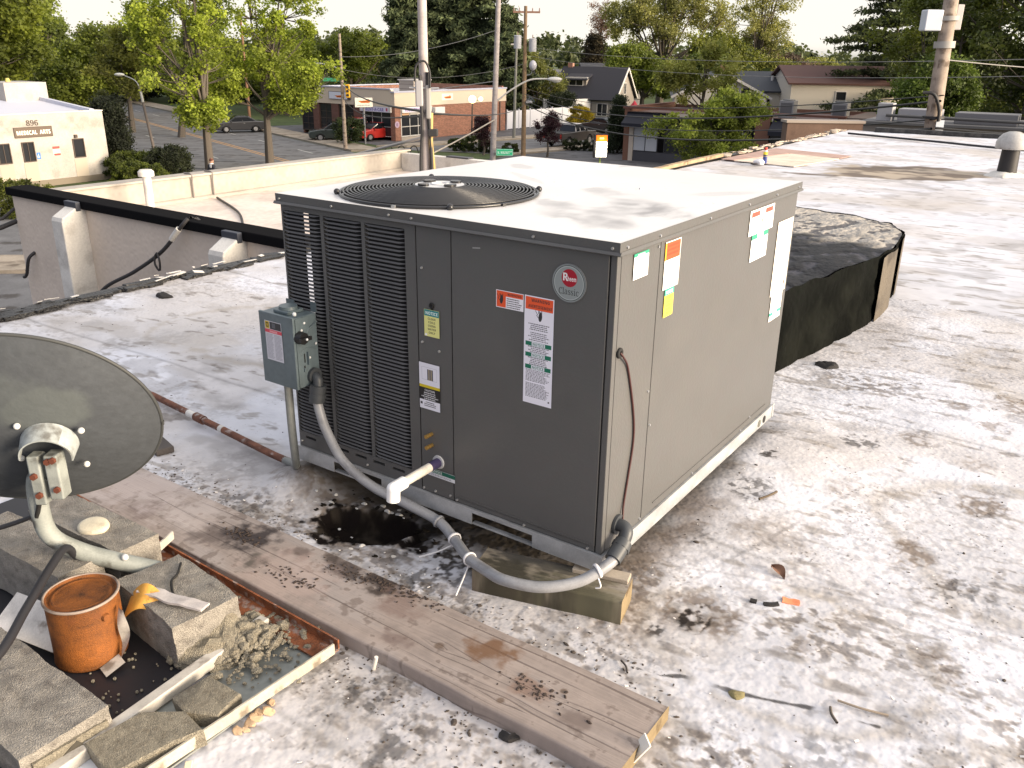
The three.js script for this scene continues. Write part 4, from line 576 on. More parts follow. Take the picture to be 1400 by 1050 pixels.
// ---- satellite dish seen from behind
{
  const Cc = V([-1.4324, .544, -2.3]), n = V([-.21, .3621, -.9082]), r = V([.9567, -.1151, -.2672]), u = V([.2013, .925, .3223]), a = .383, b = .329, dp = .075;
  const d = thing('satellite_dish', 'grey oval satellite dish seen from behind on a bent mast', 'satellite dish', [Cc.x, -.1, Cc.z]);
  const at = (x, y, k) => { const p = Cc.clone().addScaledVector(r, x).addScaledVector(u, y).addScaledVector(n, k); return [p.x - Cc.x, p.y + .1, p.z - Cc.z]; };
  const face = off => grid(72, 22, (s, t) => { const rho = t, th = s * Math.PI * 2, x = rho * Math.cos(th), y = rho * Math.sin(th); return at(a * x, b * y, -dp * (1 - rho * rho) + off); });
  const dt = genTex(1024, (s, t) => { const th = s * 6.2832, x = t * Math.cos(th), y = t * Math.sin(th), n1 = fbm(x * 4 + 9, y * 4, 5), n2 = fbm(x * 22, y * 22 + 5, 3); let c = [.056, .063, .072].map(q => q * (.88 + n1 * .18 + (n2 - .5) * .3)); const sp = Math.max(sstep(.36, .22, Math.hypot((x - .22) * 1.1, (y - .33) * 1.5) + (n1 - .5) * .3), .6 * sstep(.4, .2, Math.hypot(x + .1, (y - .42) * 1.4) + (n1 - .5) * .35)); c = mix3(c, [.095, .108, .106], sp * .6); return [...c, .5 + (n2 - .5)]; }, 512, false);
  part(d, 'reflector', [face(0), face(.004)], texMat(dt, .68, .001), null, true);
  const rimP = []; for (let i = 0; i <= 72; i++) { const th = i / 72 * Math.PI * 2; rimP.push(V(at(a * Math.cos(th), b * Math.sin(th), .003))); } part(d, 'rim', [new THREE.TubeGeometry(new THREE.CatmullRomCurve3(rimP, true), 144, .0055, 8, true)], mat([.045, .048, .048], .6));
  const cream = mottle([.25, .27, .255], .16, .2, .62, { P: 6, dirt: [.17, .15, .11], dirtAmt: .5 }), silver = mottle([.34, .37, .37], .15, .2, .5, { dirt: [.15, .14, .11], dirtAmt: .4 }), rustS = mat([.11, .03, .014], .85);
  const mx = .088, my = -.005, k0 = -dp + .004;
  // bell shaped rear mount: an open hood around the adjusting yoke
  const hood = []; for (let i = 0; i <= 30; i++) hood.push(i / 30); const arc = (R0, R1, ka, kb, t0, t1) => grid(30, 3, (s, t) => { const th = mix(t0, t1, s), R = mix(R0, R1, t); return at(mx + Math.cos(th) * R, my + Math.sin(th) * R, mix(ka, kb, t)); });
  part(d, 'rear_mount', [arc(.077, .070, k0, k0 - .065, -.15, 3.3), arc(.072, .066, k0, k0 - .065, -.15, 3.3), arc(.070, .066, k0 - .065, k0 - .065, -.15, 3.3)], silver);
  for (const [x, y] of [[-.075, .07], [.088, .055], [.09, -.085], [-.08, -.06]]) part(d, 'bolt', [new THREE.SphereGeometry(.0095, 12, 8).translate(...at(mx + x, my + y, k0 - .008))], mat([.6, .6, .58], .45));
  // mast: down from the yoke, bent, then forward to the tray
  const L = p => [p[0] - Cc.x, p[1] + .1, p[2] - Cc.z];
  const top = at(mx + .0, my - .03, k0 - .05);
  const M = [[-1.33, .37, 1.07], [-1.335, .25, 1.075], [-1.325, .17, 1.06], [-1.28, .105, 1.0], [-1.215, .06, .93], [-1.13, .015, .845]].map(q => L(K(...q)));
  part(d, 'mast', [tb([[top[0] + .0, top[1] - .03, top[2] + .0], ...M], .0275, 70, 18)], cream); 
  const T = V(top), yk = (s) => rb(-.0, -.11, -.03, .008, .03, .035, .004).translate(s, 0, 0);
  part(d, 'yoke', [rb(-.044, -.125, -.012, -.008, .03, .034, .006).translate(top[0], top[1], top[2]), rb(.006, -.105, -.014, .046, .035, .036, .006).translate(top[0], top[1], top[2])], cream);
  for (const [x, y] of [[-.027, -.03], [-.022, -.09], [.02, .018], [.033, -.07], [.035, .022]]) part(d, 'rusty_bolt', [cy([top[0] + x, top[1] + y, top[2] + .03], [top[0] + x, top[1] + y, top[2] + .045], .0105, .0095, 6)], rustS);
  part(d, 'mast_foot', [rb(-.06, -.02, -.04, .06, .0, .04, .004).translate(...M[5])], galv); part(d, 'foot_bolt', [new THREE.SphereGeometry(.011, 12, 8).translate(M[4][0] + .03, M[4][1] + .022, M[4][2] + .012)], mat([.6, .6, .6], .3));
  part(d, 'cable_strap', [tb([[top[0] - .03, top[1] - .09, top[2]], [top[0] - .06, top[1] - .14, top[2] - .02], [top[0] - .085, top[1] - .2, top[2] - .03]], .007, 14, 6)], seamDark);
  const rubber = mat([.018, .018, .022], .55);
  solo('coaxial_cable', [tb([[-1.285, .10, 1.02], [-1.26, .155, 1.06], [-1.20, .15, 1.14], [-1.09, .13, 1.27], [-.98, .112, 1.40], [-.9, .11, 1.56]].map(p => K(...p)), .0125, 50, 10)], rubber, 'thick black cable looping past the paint can to the lower left', 'cable');
  solo('coaxial_cable', [tb([[-1.62, .12, 1.16], [-1.52, .16, 1.05], [-1.43, .22, 1.02], [-1.40, .29, 1.05]].map(p => K(...p)), .008, 24, 8)], rubber, 'thin black cable rising to the dish mount at the left edge', 'cable');
}
// ---- black tarred duct behind the unit
{
  const d = thingK('roof_duct', 'black tarred air duct curving round behind the unit', 'duct', [0, 0, 0]); seed(3);
  const out = [[-1.2, -1.62], [-.36, -1.62], [-.30, -2.2], [-.22, -2.9], [-.10, -3.75], [-.10, -4.25], [-.15, -4.75], [-.32, -5.2], [-.58, -5.5], [-.9, -5.66], [-1.25, -5.68], [-1.7, -5.5], [-2.05, -5.0], [-2.1, -4.2], [-1.9, -3.4], [-1.5, -2.6]];
  const topT = genTex(700, (u, v) => { const x = mix(-2.2, 0, u), z = mix(-5.8, -1.5, v), n = fbm(x * 3, z * 3, 5), f = fbm(x * 14, z * 9, 4), w = sstep(-4.1, -4.5, z + (n - .5) * 1.1 + x * .25); let c = mix3([.012, .012, .014], [.05, .05, .062], sstep(.5, .78, f)); c = mix3(c, [.40, .37, .33].map(q => q * (.7 + f * .6)), w * (1 - .85 * sstep(.58, .66, f))); return [...c, f]; }, 1000, false);
  const N = 40, c = [-.95, -3.7], bnd = new THREE.CatmullRomCurve3(out.map(p => new THREE.Vector3(p[0], 0, p[1])), true, 'catmullrom', .25);
  const ring = []; for (let i = 0; i <= 160; i++) { const p = bnd.getPoint(i / 160); ring.push([p.x, p.z]); }
  const yTop = (x, z) => .345 + (fbm(x * 3, z * 3 + 8, 4) - .5) * .07 + .03 * sstep(-4, -3, z) - .05 * sstep(-5.1, -5.8, z);
  const tg = grid(160, 22, (u, v) => { const [px, pz] = ring[Math.round(u * 160)], k = v, x = mix(c[0], px, k), z = mix(c[1], pz, k); return [x, yTop(x, z), z]; });
  { const p = tg.attributes.position, uv = tg.attributes.uv; for (let i = 0; i < p.count; i++) uv.setXY(i, (p.getX(i) + 2.2) / 2.2, (p.getZ(i) + 5.8) / 4.3); }
  part(d, 'duct_top', [tg], (() => { const m = matte(texMat(topT, .5, .035)); m.roughness = .55; m.specularIntensity = .25; return m; })(), null, true);
  const sideG = grid(320, 16, (u, v) => { const [px, pz] = (() => { const P_ = bnd.getPoint(u); return [P_.x, P_.z]; })(), yb = -.105, yt = yTop(px, pz), y = mix(yt + .005, yb, v), o = (fbm(px * 5 + pz * 5, y * 6 + pz * 3, 5) - .5) * .085, ex = px - c[0], ez = pz - c[1], L = Math.hypot(ex, ez); return [px + ex / L * (o + .01), y, pz + ez / L * (o + .01)]; });
  part(d, 'duct_side', [sideG], matte(mottle([.006, .0066, .006], .6, 2.2, .95, { own: true, bump: .012, fine: .1, dirt: [.016, .017, .014], dirtAmt: .5 })));
  const tanM = mottle([.095, .078, .056], .25, .8, .75, { bump: .006, dirt: [.06, .05, .04], dirtAmt: .6 });
  const pan = (t0, t1, yA, yB) => grid(14, 5, (u, v) => { const p = bnd.getPoint(mix(t0, t1, u)), ex = p.x - c[0], ez = p.z - c[1], L = Math.hypot(ex, ez); return [p.x + ex / L * .032, mix(yTop(p.x, p.z) - .01, yB, v), p.z + ez / L * .032]; });
  const tAt = z => { let b = 0, m = 9; for (let i = 0; i < 600; i++) { const p = bnd.getPoint(i / 600); if (p.x > -.8) { const e = Math.abs(p.z - z); if (e < m) { m = e; b = i / 600; } } } return b; };
  part(d, 'tan_panel', [pan(tAt(-3.85), tAt(-4.3), 0, -.1)], tanM, 'bare tan panel of the duct'); part(d, 'tan_panel', [pan(tAt(-4.55), tAt(-5.0), 0, -.08)], tanM, 'bare tan panel of the duct');
}
// ---- bits lying on the roof
{
  seed(61); const hl = [], wl = []; for (let i = 0; i < 60; i++) { const a = rr(0, 6.28), k = rr(.6, 1.3), x = -.93 + Math.cos(a) * .27 * k, z = .06 + Math.sin(a) * .15 * k; const dk = rnd() < .75, s = dk ? rr(.004, .013) : rr(.004, .012); (dk ? hl : wl).push(rough(new THREE.IcosahedronGeometry(s * .8, 2).scale(rr(.8, 2.2), rr(.3, .7), rr(.7, 1.4)), s * 1.7, 38, i).translate(x, roofY(x, z) + s * .15, z)); }
  const o1 = solo('tar_crumbs', hl.map(g => g.rotateY(-YAW).translate(OX, 0, OZ)), matte(mottle([.02, .017, .014], .5, .3, 1)), 'black tar crumbs round the dark hole before the unit', 'crumbs'); o1.userData.kind = 'stuff'; const o2 = solo('membrane_crumbs', wl.map(g => g.rotateY(-YAW).translate(OX, 0, OZ)), whitePaint, 'torn pale membrane bits round the dark hole before the unit', 'crumbs'); o2.userData.kind = 'stuff';
}
{
  seed(91); const on = (x, z) => roofY(x, z) + .003;
  const blk = mat([.02, .018, .018], .8), bit = (nm, lab, cat, x, z, turn, gs, m) => { const o = thingK(nm, lab, cat, [x, on(x, z), z], turn); part(o, 'piece', gs, m); return o; };
  bit('orange_flake', 'bright orange flake on the white roof right of the unit', 'flake', .52, -.36, .4, [rough(new THREE.BoxGeometry(.055, .004, .03, 8, 1, 5), .014, 30, 2)], mat([.75, .25, .12], .7));
  bit('black_chip', 'elongated black chip beside the orange flake', 'chip', .478, -.305, .6, [rough(new THREE.BoxGeometry(.05, .01, .016, 8, 2, 4), .01, 40, 3)], blk); bit('black_chip', 'small square black chip left of the orange flake', 'chip', .42, -.29, .2, [rough(new THREE.BoxGeometry(.022, .01, .016, 4, 2, 4), .008, 40, 4)], blk);
  bit('leaf', 'curled brown dry leaf on the roof behind the orange flake', 'leaf', .43, -.5, 1, [grid(6, 8, (u, v) => [(u - .5) * .045 * Math.sin(v * 3.1 + .02), Math.abs(u - .5) * .025 + .01 * Math.sin(v * 4), (v - .5) * .075])], mat([.16, .08, .05], .8));
  bit('twig', 'thin straight brown twig on the white roof right of the unit', 'twig', .22, -.98, 1.2, [tb([[-.05, .006, 0], [0, .01, .006], [.06, .006, -.004]], .005, 10, 6)], mat([.1, .075, .05], .9)); bit('twig', 'pale bent twig on the roof in the lower right', 'twig', .84, .02, .3, [tb([[-.06, .004, 0], [0, .006, .015], [.07, .004, .018]], .0035, 12, 6)], mat([.32, .26, .2], .9));
  bit('twig', 'short dark twig below the pale bent twig', 'twig', .79, .1, -1, [tb([[-.03, .004, 0], [0, .006, .006], [.03, .004, 0]], .004, 8, 6)], mat([.1, .085, .07], .9)); bit('twig', 'bent dark twig between the timber block and the plank end', 'twig', .235, .245, -.5, [tb([[-.03, .004, 0], [0, .006, .003], [.025, .004, .014]], .003, 8, 6)], mat([.06, .05, .045], .9));
  bit('bird_dropping', 'olive lump on the crack line of the roof', 'lump', .545, .165, .3, [rough(new THREE.IcosahedronGeometry(.018, 2).scale(1.3, .4, 1), .015, 40, 3)], mat([.2, .17, .08], .9)); bit('black_rag', 'small black rag poking out under the plank edge', 'rag', .12, .665, .5, [rough(new THREE.BoxGeometry(.055, .02, .025, 10, 4, 6), .03, 35, 3)], blk);
  bit('black_rag', 'crumpled black scrap alone on the white roof beyond the dish', 'rag', -4.38, -1.36, .3, [rough(new THREE.IcosahedronGeometry(.045, 2).scale(1.4, .7, 1), .06, 20, 8)], blk); bit('tar_lump', 'dark tar lump on the roof beside the duct', 'lump', -.07, -2.78, .2, [rough(new THREE.IcosahedronGeometry(.045, 3).scale(1.6, .4, 1), .05, 26, 4)], blk);
  bit('dark_board', 'dark board end lying on the roof behind the dish', 'board', -2.32, .12, -.25, [rb(-.32, 0, -.04, .22, .03, .04, .005)], mottle([.08, .07, .065], .5, .3, .9));
  bit('white_flake', 'white rolled flake standing at the front edge of the plank', 'flake', -.36, .685, .2, [cy([0, 0, 0], [.012, .045, 0], .007, .006, 8)], mat([.6, .57, .52], .8));
  const deb = []; const dm = [];
  for (let i = 0; i < 1500; i++) {
    let x, z; const q = rnd();
    if (q < .33) { x = rr(-2.4, .6); z = .66 + Math.abs(gauss()) * .16; } else if (q < .55) { x = rr(-2.2, .4); z = .35 - Math.abs(gauss()) * .14; } else if (q < .9) { x = rr(-.05, 2.0); z = rr(-2.9, .9); if (fbm(x * 2.2 + 7, z * 2.2, 3) < .5) continue; } else { x = rr(-4.6, -1.5); z = rr(-3, .5); }
    if (x > -1.45 && x < .02 && z < 0 && z > -1.6) continue;
    if (x < -.5 && z > .66) continue;
    const s = rr(.0012, .004) * (rnd() < .04 ? 2.2 : 1), g = new THREE.IcosahedronGeometry(s, 0); g.scale(rr(.7, 2.2), rr(.3, .8), rr(.6, 1.2)); g.rotateY(rr(0, 6)); g.translate(x, roofY(x, z) + s * .2, z); deb.push(g);
  }
  const db = solo('roof_grit', deb.map(g => g.rotateY(-YAW).translate(OX, 0, OZ)), mottle([.075, .06, .05], .9, .05, .95), 'dark grit and crumbs scattered over the white roof', 'grit'); db.userData.kind = 'stuff';
  const fl = []; for (let i = 0; i < 150; i++) { const q = rnd(); let x = q < .5 ? rr(-2, .4) : rr(.05, 1.6), z = q < .5 ? (rnd() < .5 ? rr(.66, 1.1) : rr(.1, .36)) : rr(-2, .7); if (x < -.5 && z > .66) continue; const s = rr(.002, .007); fl.push(bx(s * rr(1, 2.2), .002, s, x, roofY(x, z) + .004, z, rr(0, 6), rr(-.4, .4), rr(-.4, .4))); }
  const ff = solo('coating_flakes', fl.map(g => g.rotateY(-YAW).translate(OX, 0, OZ)), mat([.66, .64, .63], .8), 'loose pale flakes of roof coating near the plank', 'flakes'); ff.userData.kind = 'stuff';
}
const serifBold = await new FontLoader().loadAsync('fonts/droid/droid_serif_bold.typeface.json');
// ---------------------------------------------------------------- street level: ground, roads, pavements
const RA = [-18.6, -66.5], RD = [.579, .815], RN = [.815, -.579], road = (s, t) => [RA[0] + RD[0] * s + RN[0] * t, RA[1] + RD[1] * s + RN[1] * t];
const SL = [-4.1, -78], SD = [.74, -.6726], SN = [.6726, .74], side = (s, t) => [SL[0] + SD[0] * s + SN[0] * t, SL[1] + SD[1] * s + SN[1] * t];
const asphalt = mottle([.15, .15, .155], .18, 9, .9, { P: 6, dirt: [.13, .125, .12], dirtAmt: .6 });
const asphalt2 = mottle([.105, .105, .112], .16, 7, .9, { P: 6, dirt: [.09, .085, .085], dirtAmt: .5 });
const paving = mottle([.34, .29, .23], .14, 4, .9, { dirt: [.2, .17, .14], dirtAmt: .4 });
const grassM = mottle([.055, .085, .02], .4, 6, .95, { dirt: [.10, .085, .04], dirtAmt: .5 });
struct('ground', [poly([[-420, 60], [420, 60], [420, -620], [-420, -620]], G - .02)], grassM);
struct('main_road', [poly([road(-170, -8), road(36, -8), road(36, 6.6), road(-170, 6.6)], G)], asphalt);
struct('side_street', [poly([side(-8.5, 0), side(-4, 7.2), side(90, 7.2), side(90, 0)], G + .004)], asphalt);
struct('parking_lot', [poly([road(-26, 9.3), side(-7.5, -2.2), side(20, -2.2), side(20, -26), road(-26, 34)], G - .004)], asphalt2);
struct('parking_lot', [poly([[-60, -43], [-27.5, -46.5], [-22, -39.5], [-12, -24], [-3, -18], [-3, 20], [-60, 20]], G - .004)], asphalt);
struct('parking_lot', [poly([side(-3.5, 9.2), side(22, 9.2), [15, -62.5], [30, -53], [30, -34], [3, -42], [-4, -62]], G + .002)], asphalt2);
struct('sidewalk', [poly([road(-120, 6.75), road(.2, 6.75), road(1.2, 8.4), road(-.5, 9.3), road(-120, 9.3)], G + .12, .14), poly([side(-8.2, -2.1), side(-6.5, -.15), side(60, -.15), side(60, -2.1)], G + .119, .14)], paving);
struct('sidewalk', [poly([side(-2.5, 7.35), side(60, 7.35), side(60, 9.2), side(-3.5, 9.2)], G + .12, .14)], paving);
struct('sidewalk', [poly([road(-110, -10.6), road(30, -10.6), road(30, -8.15), road(-110, -8.15)], G + .12, .14)], paving);
struct('sidewalk', [poly([[-30, -28.4], [-10, -30.3], [-10, -32.6], [-30, -31.2]], G + .12, .14)], paving);
{ const line = mat([.48, .27, .10], .8), wht = mat([.42, .42, .4], .8); const L = []; for (const t of [-.18, .18]) L.push(poly([road(-150, t - .07), road(26, t - .07), road(26, t + .07), road(-150, t + .07)], G + .005)); struct('centre_line', L, line); const D = []; for (let s = -120; s < 24; s += 9) for (const t of [-3.7, 3.6]) D.push(poly([road(s, t - .07), road(s + 3, t - .07), road(s + 3, t + .07), road(s, t + .07)], G + .005)); struct('lane_marking', D, wht); }
const frame = (name, label, cat, P, dx, dz, group) => thing(name, label, cat, [P[0], 0, P[1]], Math.atan2(-dz, dx), group);

// ---------------------------------------------------------------- buildings
const glassDark = mat([.02, .022, .026], .12), trimW = mat([.62, .6, .57], .6), darkM = mat([.03, .03, .033], .6), brownTrim = mat([.07, .05, .04], .7), roofDark = mat([.035, .035, .042], .85), brickCol = [.29, .13, .085];
const brickT = (() => { const t = genTex(256, (u, v) => { const rows = 32, cols = 10, r = Math.floor(v * rows), uu = u * cols + (r % 2) * .5, c = Math.floor(uu), fu = uu - c, fv = v * rows - r; const j = fu < .05 || fv < .14; const k = .75 + hsh(c % cols, r) * .5; return j ? [.27, .21, .17, .2] : [brickCol[0] * k, brickCol[1] * k, brickCol[2] * k, .6]; }); return rep(t, 2.3, 2.4); })();
const brick = texMat(brickT, .9, .006);
function windowIn(parent, x, y, w, h, z, axis, o = {}) { // a window proud of a wall plane; axis 'z' faces +z, 'x' faces +x or -x (o.s)
  const { cols = 1, rows = 1, fr = .06, frame = trimW, glass = glassDark, dep = .06, s = 1 } = o, g = [], B = (a0, b0, a1, b1, d0, d1) => axis === 'z' ? bb(a0, b0, z + d0, a1, b1, z + d1) : bb(Math.min(z + d0 * s, z + d1 * s), b0, Math.min(a0, a1), Math.max(z + d0 * s, z + d1 * s), b1, Math.max(a0, a1));
  g.push(B(x - w / 2 - fr, y - h / 2 - fr, x + w / 2 + fr, y - h / 2, .002, dep), B(x - w / 2 - fr, y + h / 2, x + w / 2 + fr, y + h / 2 + fr, .002, dep), B(x - w / 2 - fr, y - h / 2, x - w / 2, y + h / 2, .002, dep), B(x + w / 2, y - h / 2, x + w / 2 + fr, y + h / 2, .002, dep));
  for (let i = 1; i < cols; i++) { const q = x - w / 2 + w * i / cols; g.push(B(q - fr / 3, y - h / 2, q + fr / 3, y + h / 2, .012, dep * .7)); }
  for (let i = 1; i < rows; i++) { const q = y - h / 2 + h * i / rows; g.push(B(x - w / 2, q - fr / 3, x + w / 2, q + fr / 3, .012, dep * .68)); }
  const f = part(parent, 'window', g, frame); part(f, 'pane', [B(x - w / 2, y - h / 2, x + w / 2, y + h / 2, .003, .01)], glass); return f;
}
const signPlane = (w, h, x, y, z, ry = 0) => quadUV(w, h).rotateY(ry).translate(x, y, z);
{ // medical arts building: local x runs right along the front, front faces +z
  const m = frame('medical_building', 'cream one storey medical office building with number 896 at the left', 'building', [-24.5, -53.3], .558, -.83), wallM = mottle([.42, .395, .365], .08, 3, .9, { dirt: [.35, .3, .24], dirtAmt: .3 }), roofW = mat([.50, .52, .60], .7);
  part(m, 'wall', [bb(-14, G, -.3, 0, -1.95, 0), bb(-.3, G, -8.5, -.002, -1.952, -.302), bb(-14, G, -8.8, -.302, -.95, -8.5)], wallM);
  part(m, 'roof', [bx(13.7, .1, 8.25, -7.15, -1.72, -4.4, 0, .09)], roofW); part(m, 'parapet_cap', [bb(-14, -1.95, -.32, .03, -1.9, .03), bb(-.33, -1.952, -5.6, .03, -1.902, -.33), bb(-14, -.95, -8.82, -2.6, -.88, -8.45)], mat([.62, .6, .56], .7));
  part(m, 'rear_block', [bb(-2.6, G, -8.45, .0, -.5, -5.6)], wallM); part(m, 'side_curb', [bx(.25, .3, 5.3, -.45, -1.75, -2.95, 0, .09)], roofW);
  part(m, 'roof_fixture', [cy([-1.6, -.5, -7], [-1.6, -.28, -7], .16, .1)], mat([.5, .42, .12], .6));
  for (const x of [-6.06, -4.72, -1.78]) { windowIn(m, x, -3.95, .6, .98, 0, 'z', { frame: brownTrim, fr: .05, cols: x < -2 ? 2 : 1 }); part(m, 'window_apron', [bb(x - .38, G + .02, .002, x + .38, -4.55, .02)], mat([.43, .38, .31], .9)); }
  part(m, 'plinth', [bb(-14, G, .001, 0, G + .35, .06)], mat([.2, .17, .13], .95));
  const sg = part(m, 'sign_board', [bb(-5.35, -3.18, .002, -3.2, -2.62, .05)], brownTrim); part(sg, 'sign_face', [signPlane(2.1, .5, -4.275, -2.9, .053)], print(512, 124, (x, w, h) => { x.fillStyle = '#57483c'; x.fillRect(0, 0, w, h); txt(x, 'MEDICAL  ARTS', w / 2, h / 2 + 4, 76, 470, '#f4ece0'); }), null, true);
  { const g = new TextGeometry('896', { font: serifBold, size: .3, depth: .02, curveSegments: 4 }); g.computeBoundingBox(); g.translate(-4.26 - (g.boundingBox.max.x + g.boundingBox.min.x) / 2, -2.56, .002); part(m, 'house_number', [g], brownTrim); }
  part(m, 'parking_sign', [signPlane(.22, .36, -4.2, -4.2, .006)], print(64, 100, (x, w, h) => { x.fillStyle = '#2f6fb5'; x.fillRect(0, 0, w, h); x.strokeStyle = '#e8eef5'; x.lineWidth = 6; x.beginPath(); x.arc(30, 62, 18, .3, 5); x.stroke(); x.beginPath(); x.moveTo(30, 18); x.lineTo(30, 56); x.lineTo(50, 60); x.stroke(); }), 'blue wheelchair sign', true);
  part(m, 'notice_sign', [signPlane(.42, .52, -3.14, -4.02, .006)], print(100, 124, (x, w, h) => { x.fillStyle = '#ece2d2'; x.fillRect(0, 0, w, h); x.fillStyle = '#c8403c'; x.fillRect(0, 0, w, 34); x.fillRect(8, 92, w - 8, 30); lines(x, 12, 88, 44, 84, 14, '#b9a99c'); }), 'white sign with red bands', true);
  part(m, 'wall_lamp', [bx(.16, .18, .14, -1.9, -3.28, .07)], brownTrim);
}
{ // rental shop: local x along the brick side wall, side faces +z; shop front at x = 0 facing -x
  const m = frame('rental_shop', 'brick corner shop with cream fascia and rental signs across the street', 'shop', [-10.6, -79], .585, -.811), fas = mat([.62, .53, .42], .85), W = 16.3, Dp = 12.4;
  part(m, 'wall', [bb(4.15, G, -.25, W, -3.02, 0), bb(W - .25, G, -Dp, W, -1.6, -.26), bb(.3, G, -Dp, W - .26, -1.8, -Dp + .2)], brick);
  part(m, 'fascia', [bb(-.05, -3.02, -.3, W + .05, -1.85, .06), bb(-.06, -3.02, -Dp, .24, -1.6, -.31)], fas); part(m, 'roof', [bb(.25, -2.2, -Dp + .2, W - .26, -2.1, -.31)], mat([.5, .5, .54], .8)); part(m, 'parapet_cap', [bb(-.12, -1.85, -.36, W + .12, -1.72, .12), bb(-.12, -1.6, -Dp, .3, -1.5, -.37), bb(.3, -1.75, -Dp, W + .1, -1.65, -Dp + .25)], mat([.45, .46, .55], .7));
  const rc = part(m, 'rooftop_unit', [bb(4.3, -2.1, -3.4, 6.6, -.95, -1.6)], mat([.36, .32, .28], .8)); part(rc, 'unit_lid', [bb(4.2, -.95, -3.5, 6.7, -.85, -1.5)], mat([.5, .47, .44], .7)); for (const y of [-1.3, -1.7]) part(rc, 'unit_band', [bb(4.29, y, -3.41, 6.61, y + .05, -1.59)], mat([.2, .17, .16], .8));
  part(m, 'corner_pier', [bb(-.02, G, -.5, .72, -3.02, .03)], brick); part(m, 'pier', [bb(-.02, G, -5.1, .3, -3.02, -4.1), bb(-.02, G, -8.0, .3, -2.7, -7.1), bb(-.02, G, -10.5, .3, -2.7, -9.7)], mottle([.15, .075, .06], .2, 1, .9));
  // shop window wall on the side, sign band above
  windowIn(m, 2.45, -4.35, 3.3, 2.3, -.02, 'z', { cols: 3, rows: 3, fr: .09 }); part(m, 'window_poster', [signPlane(.9, .55, 1.35, -3.48, .03)], print(120, 74, (x, w, h) => { x.fillStyle = '#d9b78f'; x.fillRect(0, 0, w, h); lines(x, 14, 106, 22, 58, 16, '#a5603c', true); }), 'orange lettered window poster', true); part(m, 'shop_blind', [bb(1.95, -3.75, .03, 4.0, -3.25, .04)], mat([.5, .48, .44], .8)); part(m, 'window_sill', [bb(.72, G, -.15, 4.15, G + .28, .05)], mat([.4, .35, .3], .9)); part(m, 'back_wall', [bb(.4, G, -6, 4.1, -3.02, -5.9)], darkM);
  const fn = part(m, 'sign_board', [bb(.75, -3.55, .065, 4.8, -3.06, .16)], trimW); part(fn, 'sign_face', [signPlane(3.4, .44, 2.6, -3.3, .163)], print(384, 50, (x, w, h) => { x.fillStyle = '#e3dde6'; x.fillRect(0, 0, w, h); txt(x, 'FINANCING', 140, 27, 44, 230, '#6a55a8'); x.fillStyle = '#d2556a'; x.fillRect(290, 10, 14, 30); x.fillRect(315, 14, 40, 10); x.fillRect(320, 28, 36, 8); }), 'FINANCING sign', true);
  part(m, 'canopy_end', [bb(4.85, -3.75, .065, 6.2, -3.2, .5)], mat([.66, .66, .66], .6));
  // front on the left: glazed bays
  for (const [z0, z1, n] of [[-.55, -4.05, 3], [-5.15, -7.05, 2], [-8.05, -9.65, 2], [-10.55, -12.2, 2]]) { windowIn(m, (z0 + z1) / 2, -4.35, Math.abs(z0 - z1) - .1, 2.4, .14, 'x', { cols: n, rows: n === 3 ? 3 : 4, fr: .05, frame: n === 3 ? trimW : brownTrim, s: -1 }); }
  const ra = part(m, 'sign_board', [bb(-.22, -3.5, -4.1, -.065, -3.04, -.3)], trimW); part(ra, 'sign_face', [signPlane(3.4, .42, -.224, -3.27, -2.25, -Math.PI / 2)], print(384, 48, (x, w, h) => { x.fillStyle = '#d6d3e4'; x.fillRect(0, 0, w, h); txt(x, 'RENT-A-CAR', w / 2, 26, 44, 280, '#5a4aa0'); x.fillStyle = '#b4475c'; x.fillRect(350, 8, 22, 30); }), 'RENT-A-CAR sign', true);
  const logo = (x, cx, cy, w, h) => { x.fillStyle = '#d9741c'; x.beginPath(); x.moveTo(cx - w * .5, cy - h * .1); x.lineTo(cx - w * .2, cy - h * .1); x.lineTo(cx + w * .25, cy - h * .25); x.lineTo(cx + w * .33, cy - h * .6); x.lineTo(cx + w * .42, cy - h * .2); x.lineTo(cx + w * .5, cy); x.lineTo(cx + w * .42, cy + h * .4); x.lineTo(cx - w * .25, cy + h * .4); x.closePath(); x.fill(); x.fillStyle = '#7a2a1c'; x.fillRect(cx - w * .22, cy + h * .05, w * .6, h * .16); };
  part(m, 'logo_panel', [signPlane(1.6, .58, 7.1, -2.36, .066)], print(160, 60, (x, w, h) => { x.fillStyle = '#efe6da'; x.fillRect(0, 0, w, h); logo(x, 80, 32, 110, 34); }), 'white panel with orange emblem', true);
  const l2 = part(m, 'sign_board', [bb(-.16, -2.62, -8.1, -.065, -1.95, -5.3)], mat([.1, .09, .1], .6)); part(l2, 'sign_face', [signPlane(2.7, .6, -.163, -2.29, -6.7, -Math.PI / 2)], print(256, 60, (x, w, h) => { x.fillStyle = '#d8dce8'; x.fillRect(0, 0, w, h); x.fillStyle = '#3a3440'; x.fillRect(226, 0, 30, h); logo(x, 130, 34, 120, 34); }), 'pale sign with orange emblem', true);
  part(m, 'side_window', [bb(11.2, -5.4, .002, 12.5, -4.4, .05)], mat([.1, .11, .12], .4)); part(m, 'downpipe', [cy([15.3, G, .08], [15.3, -3, .08], .06, .06, 8)], mat([.15, .1, .08], .7)); part(m, 'wall_meter', [bb(14.2, -4.6, .002, 14.6, -3.9, .2)], mat([.3, .3, .3], .6));
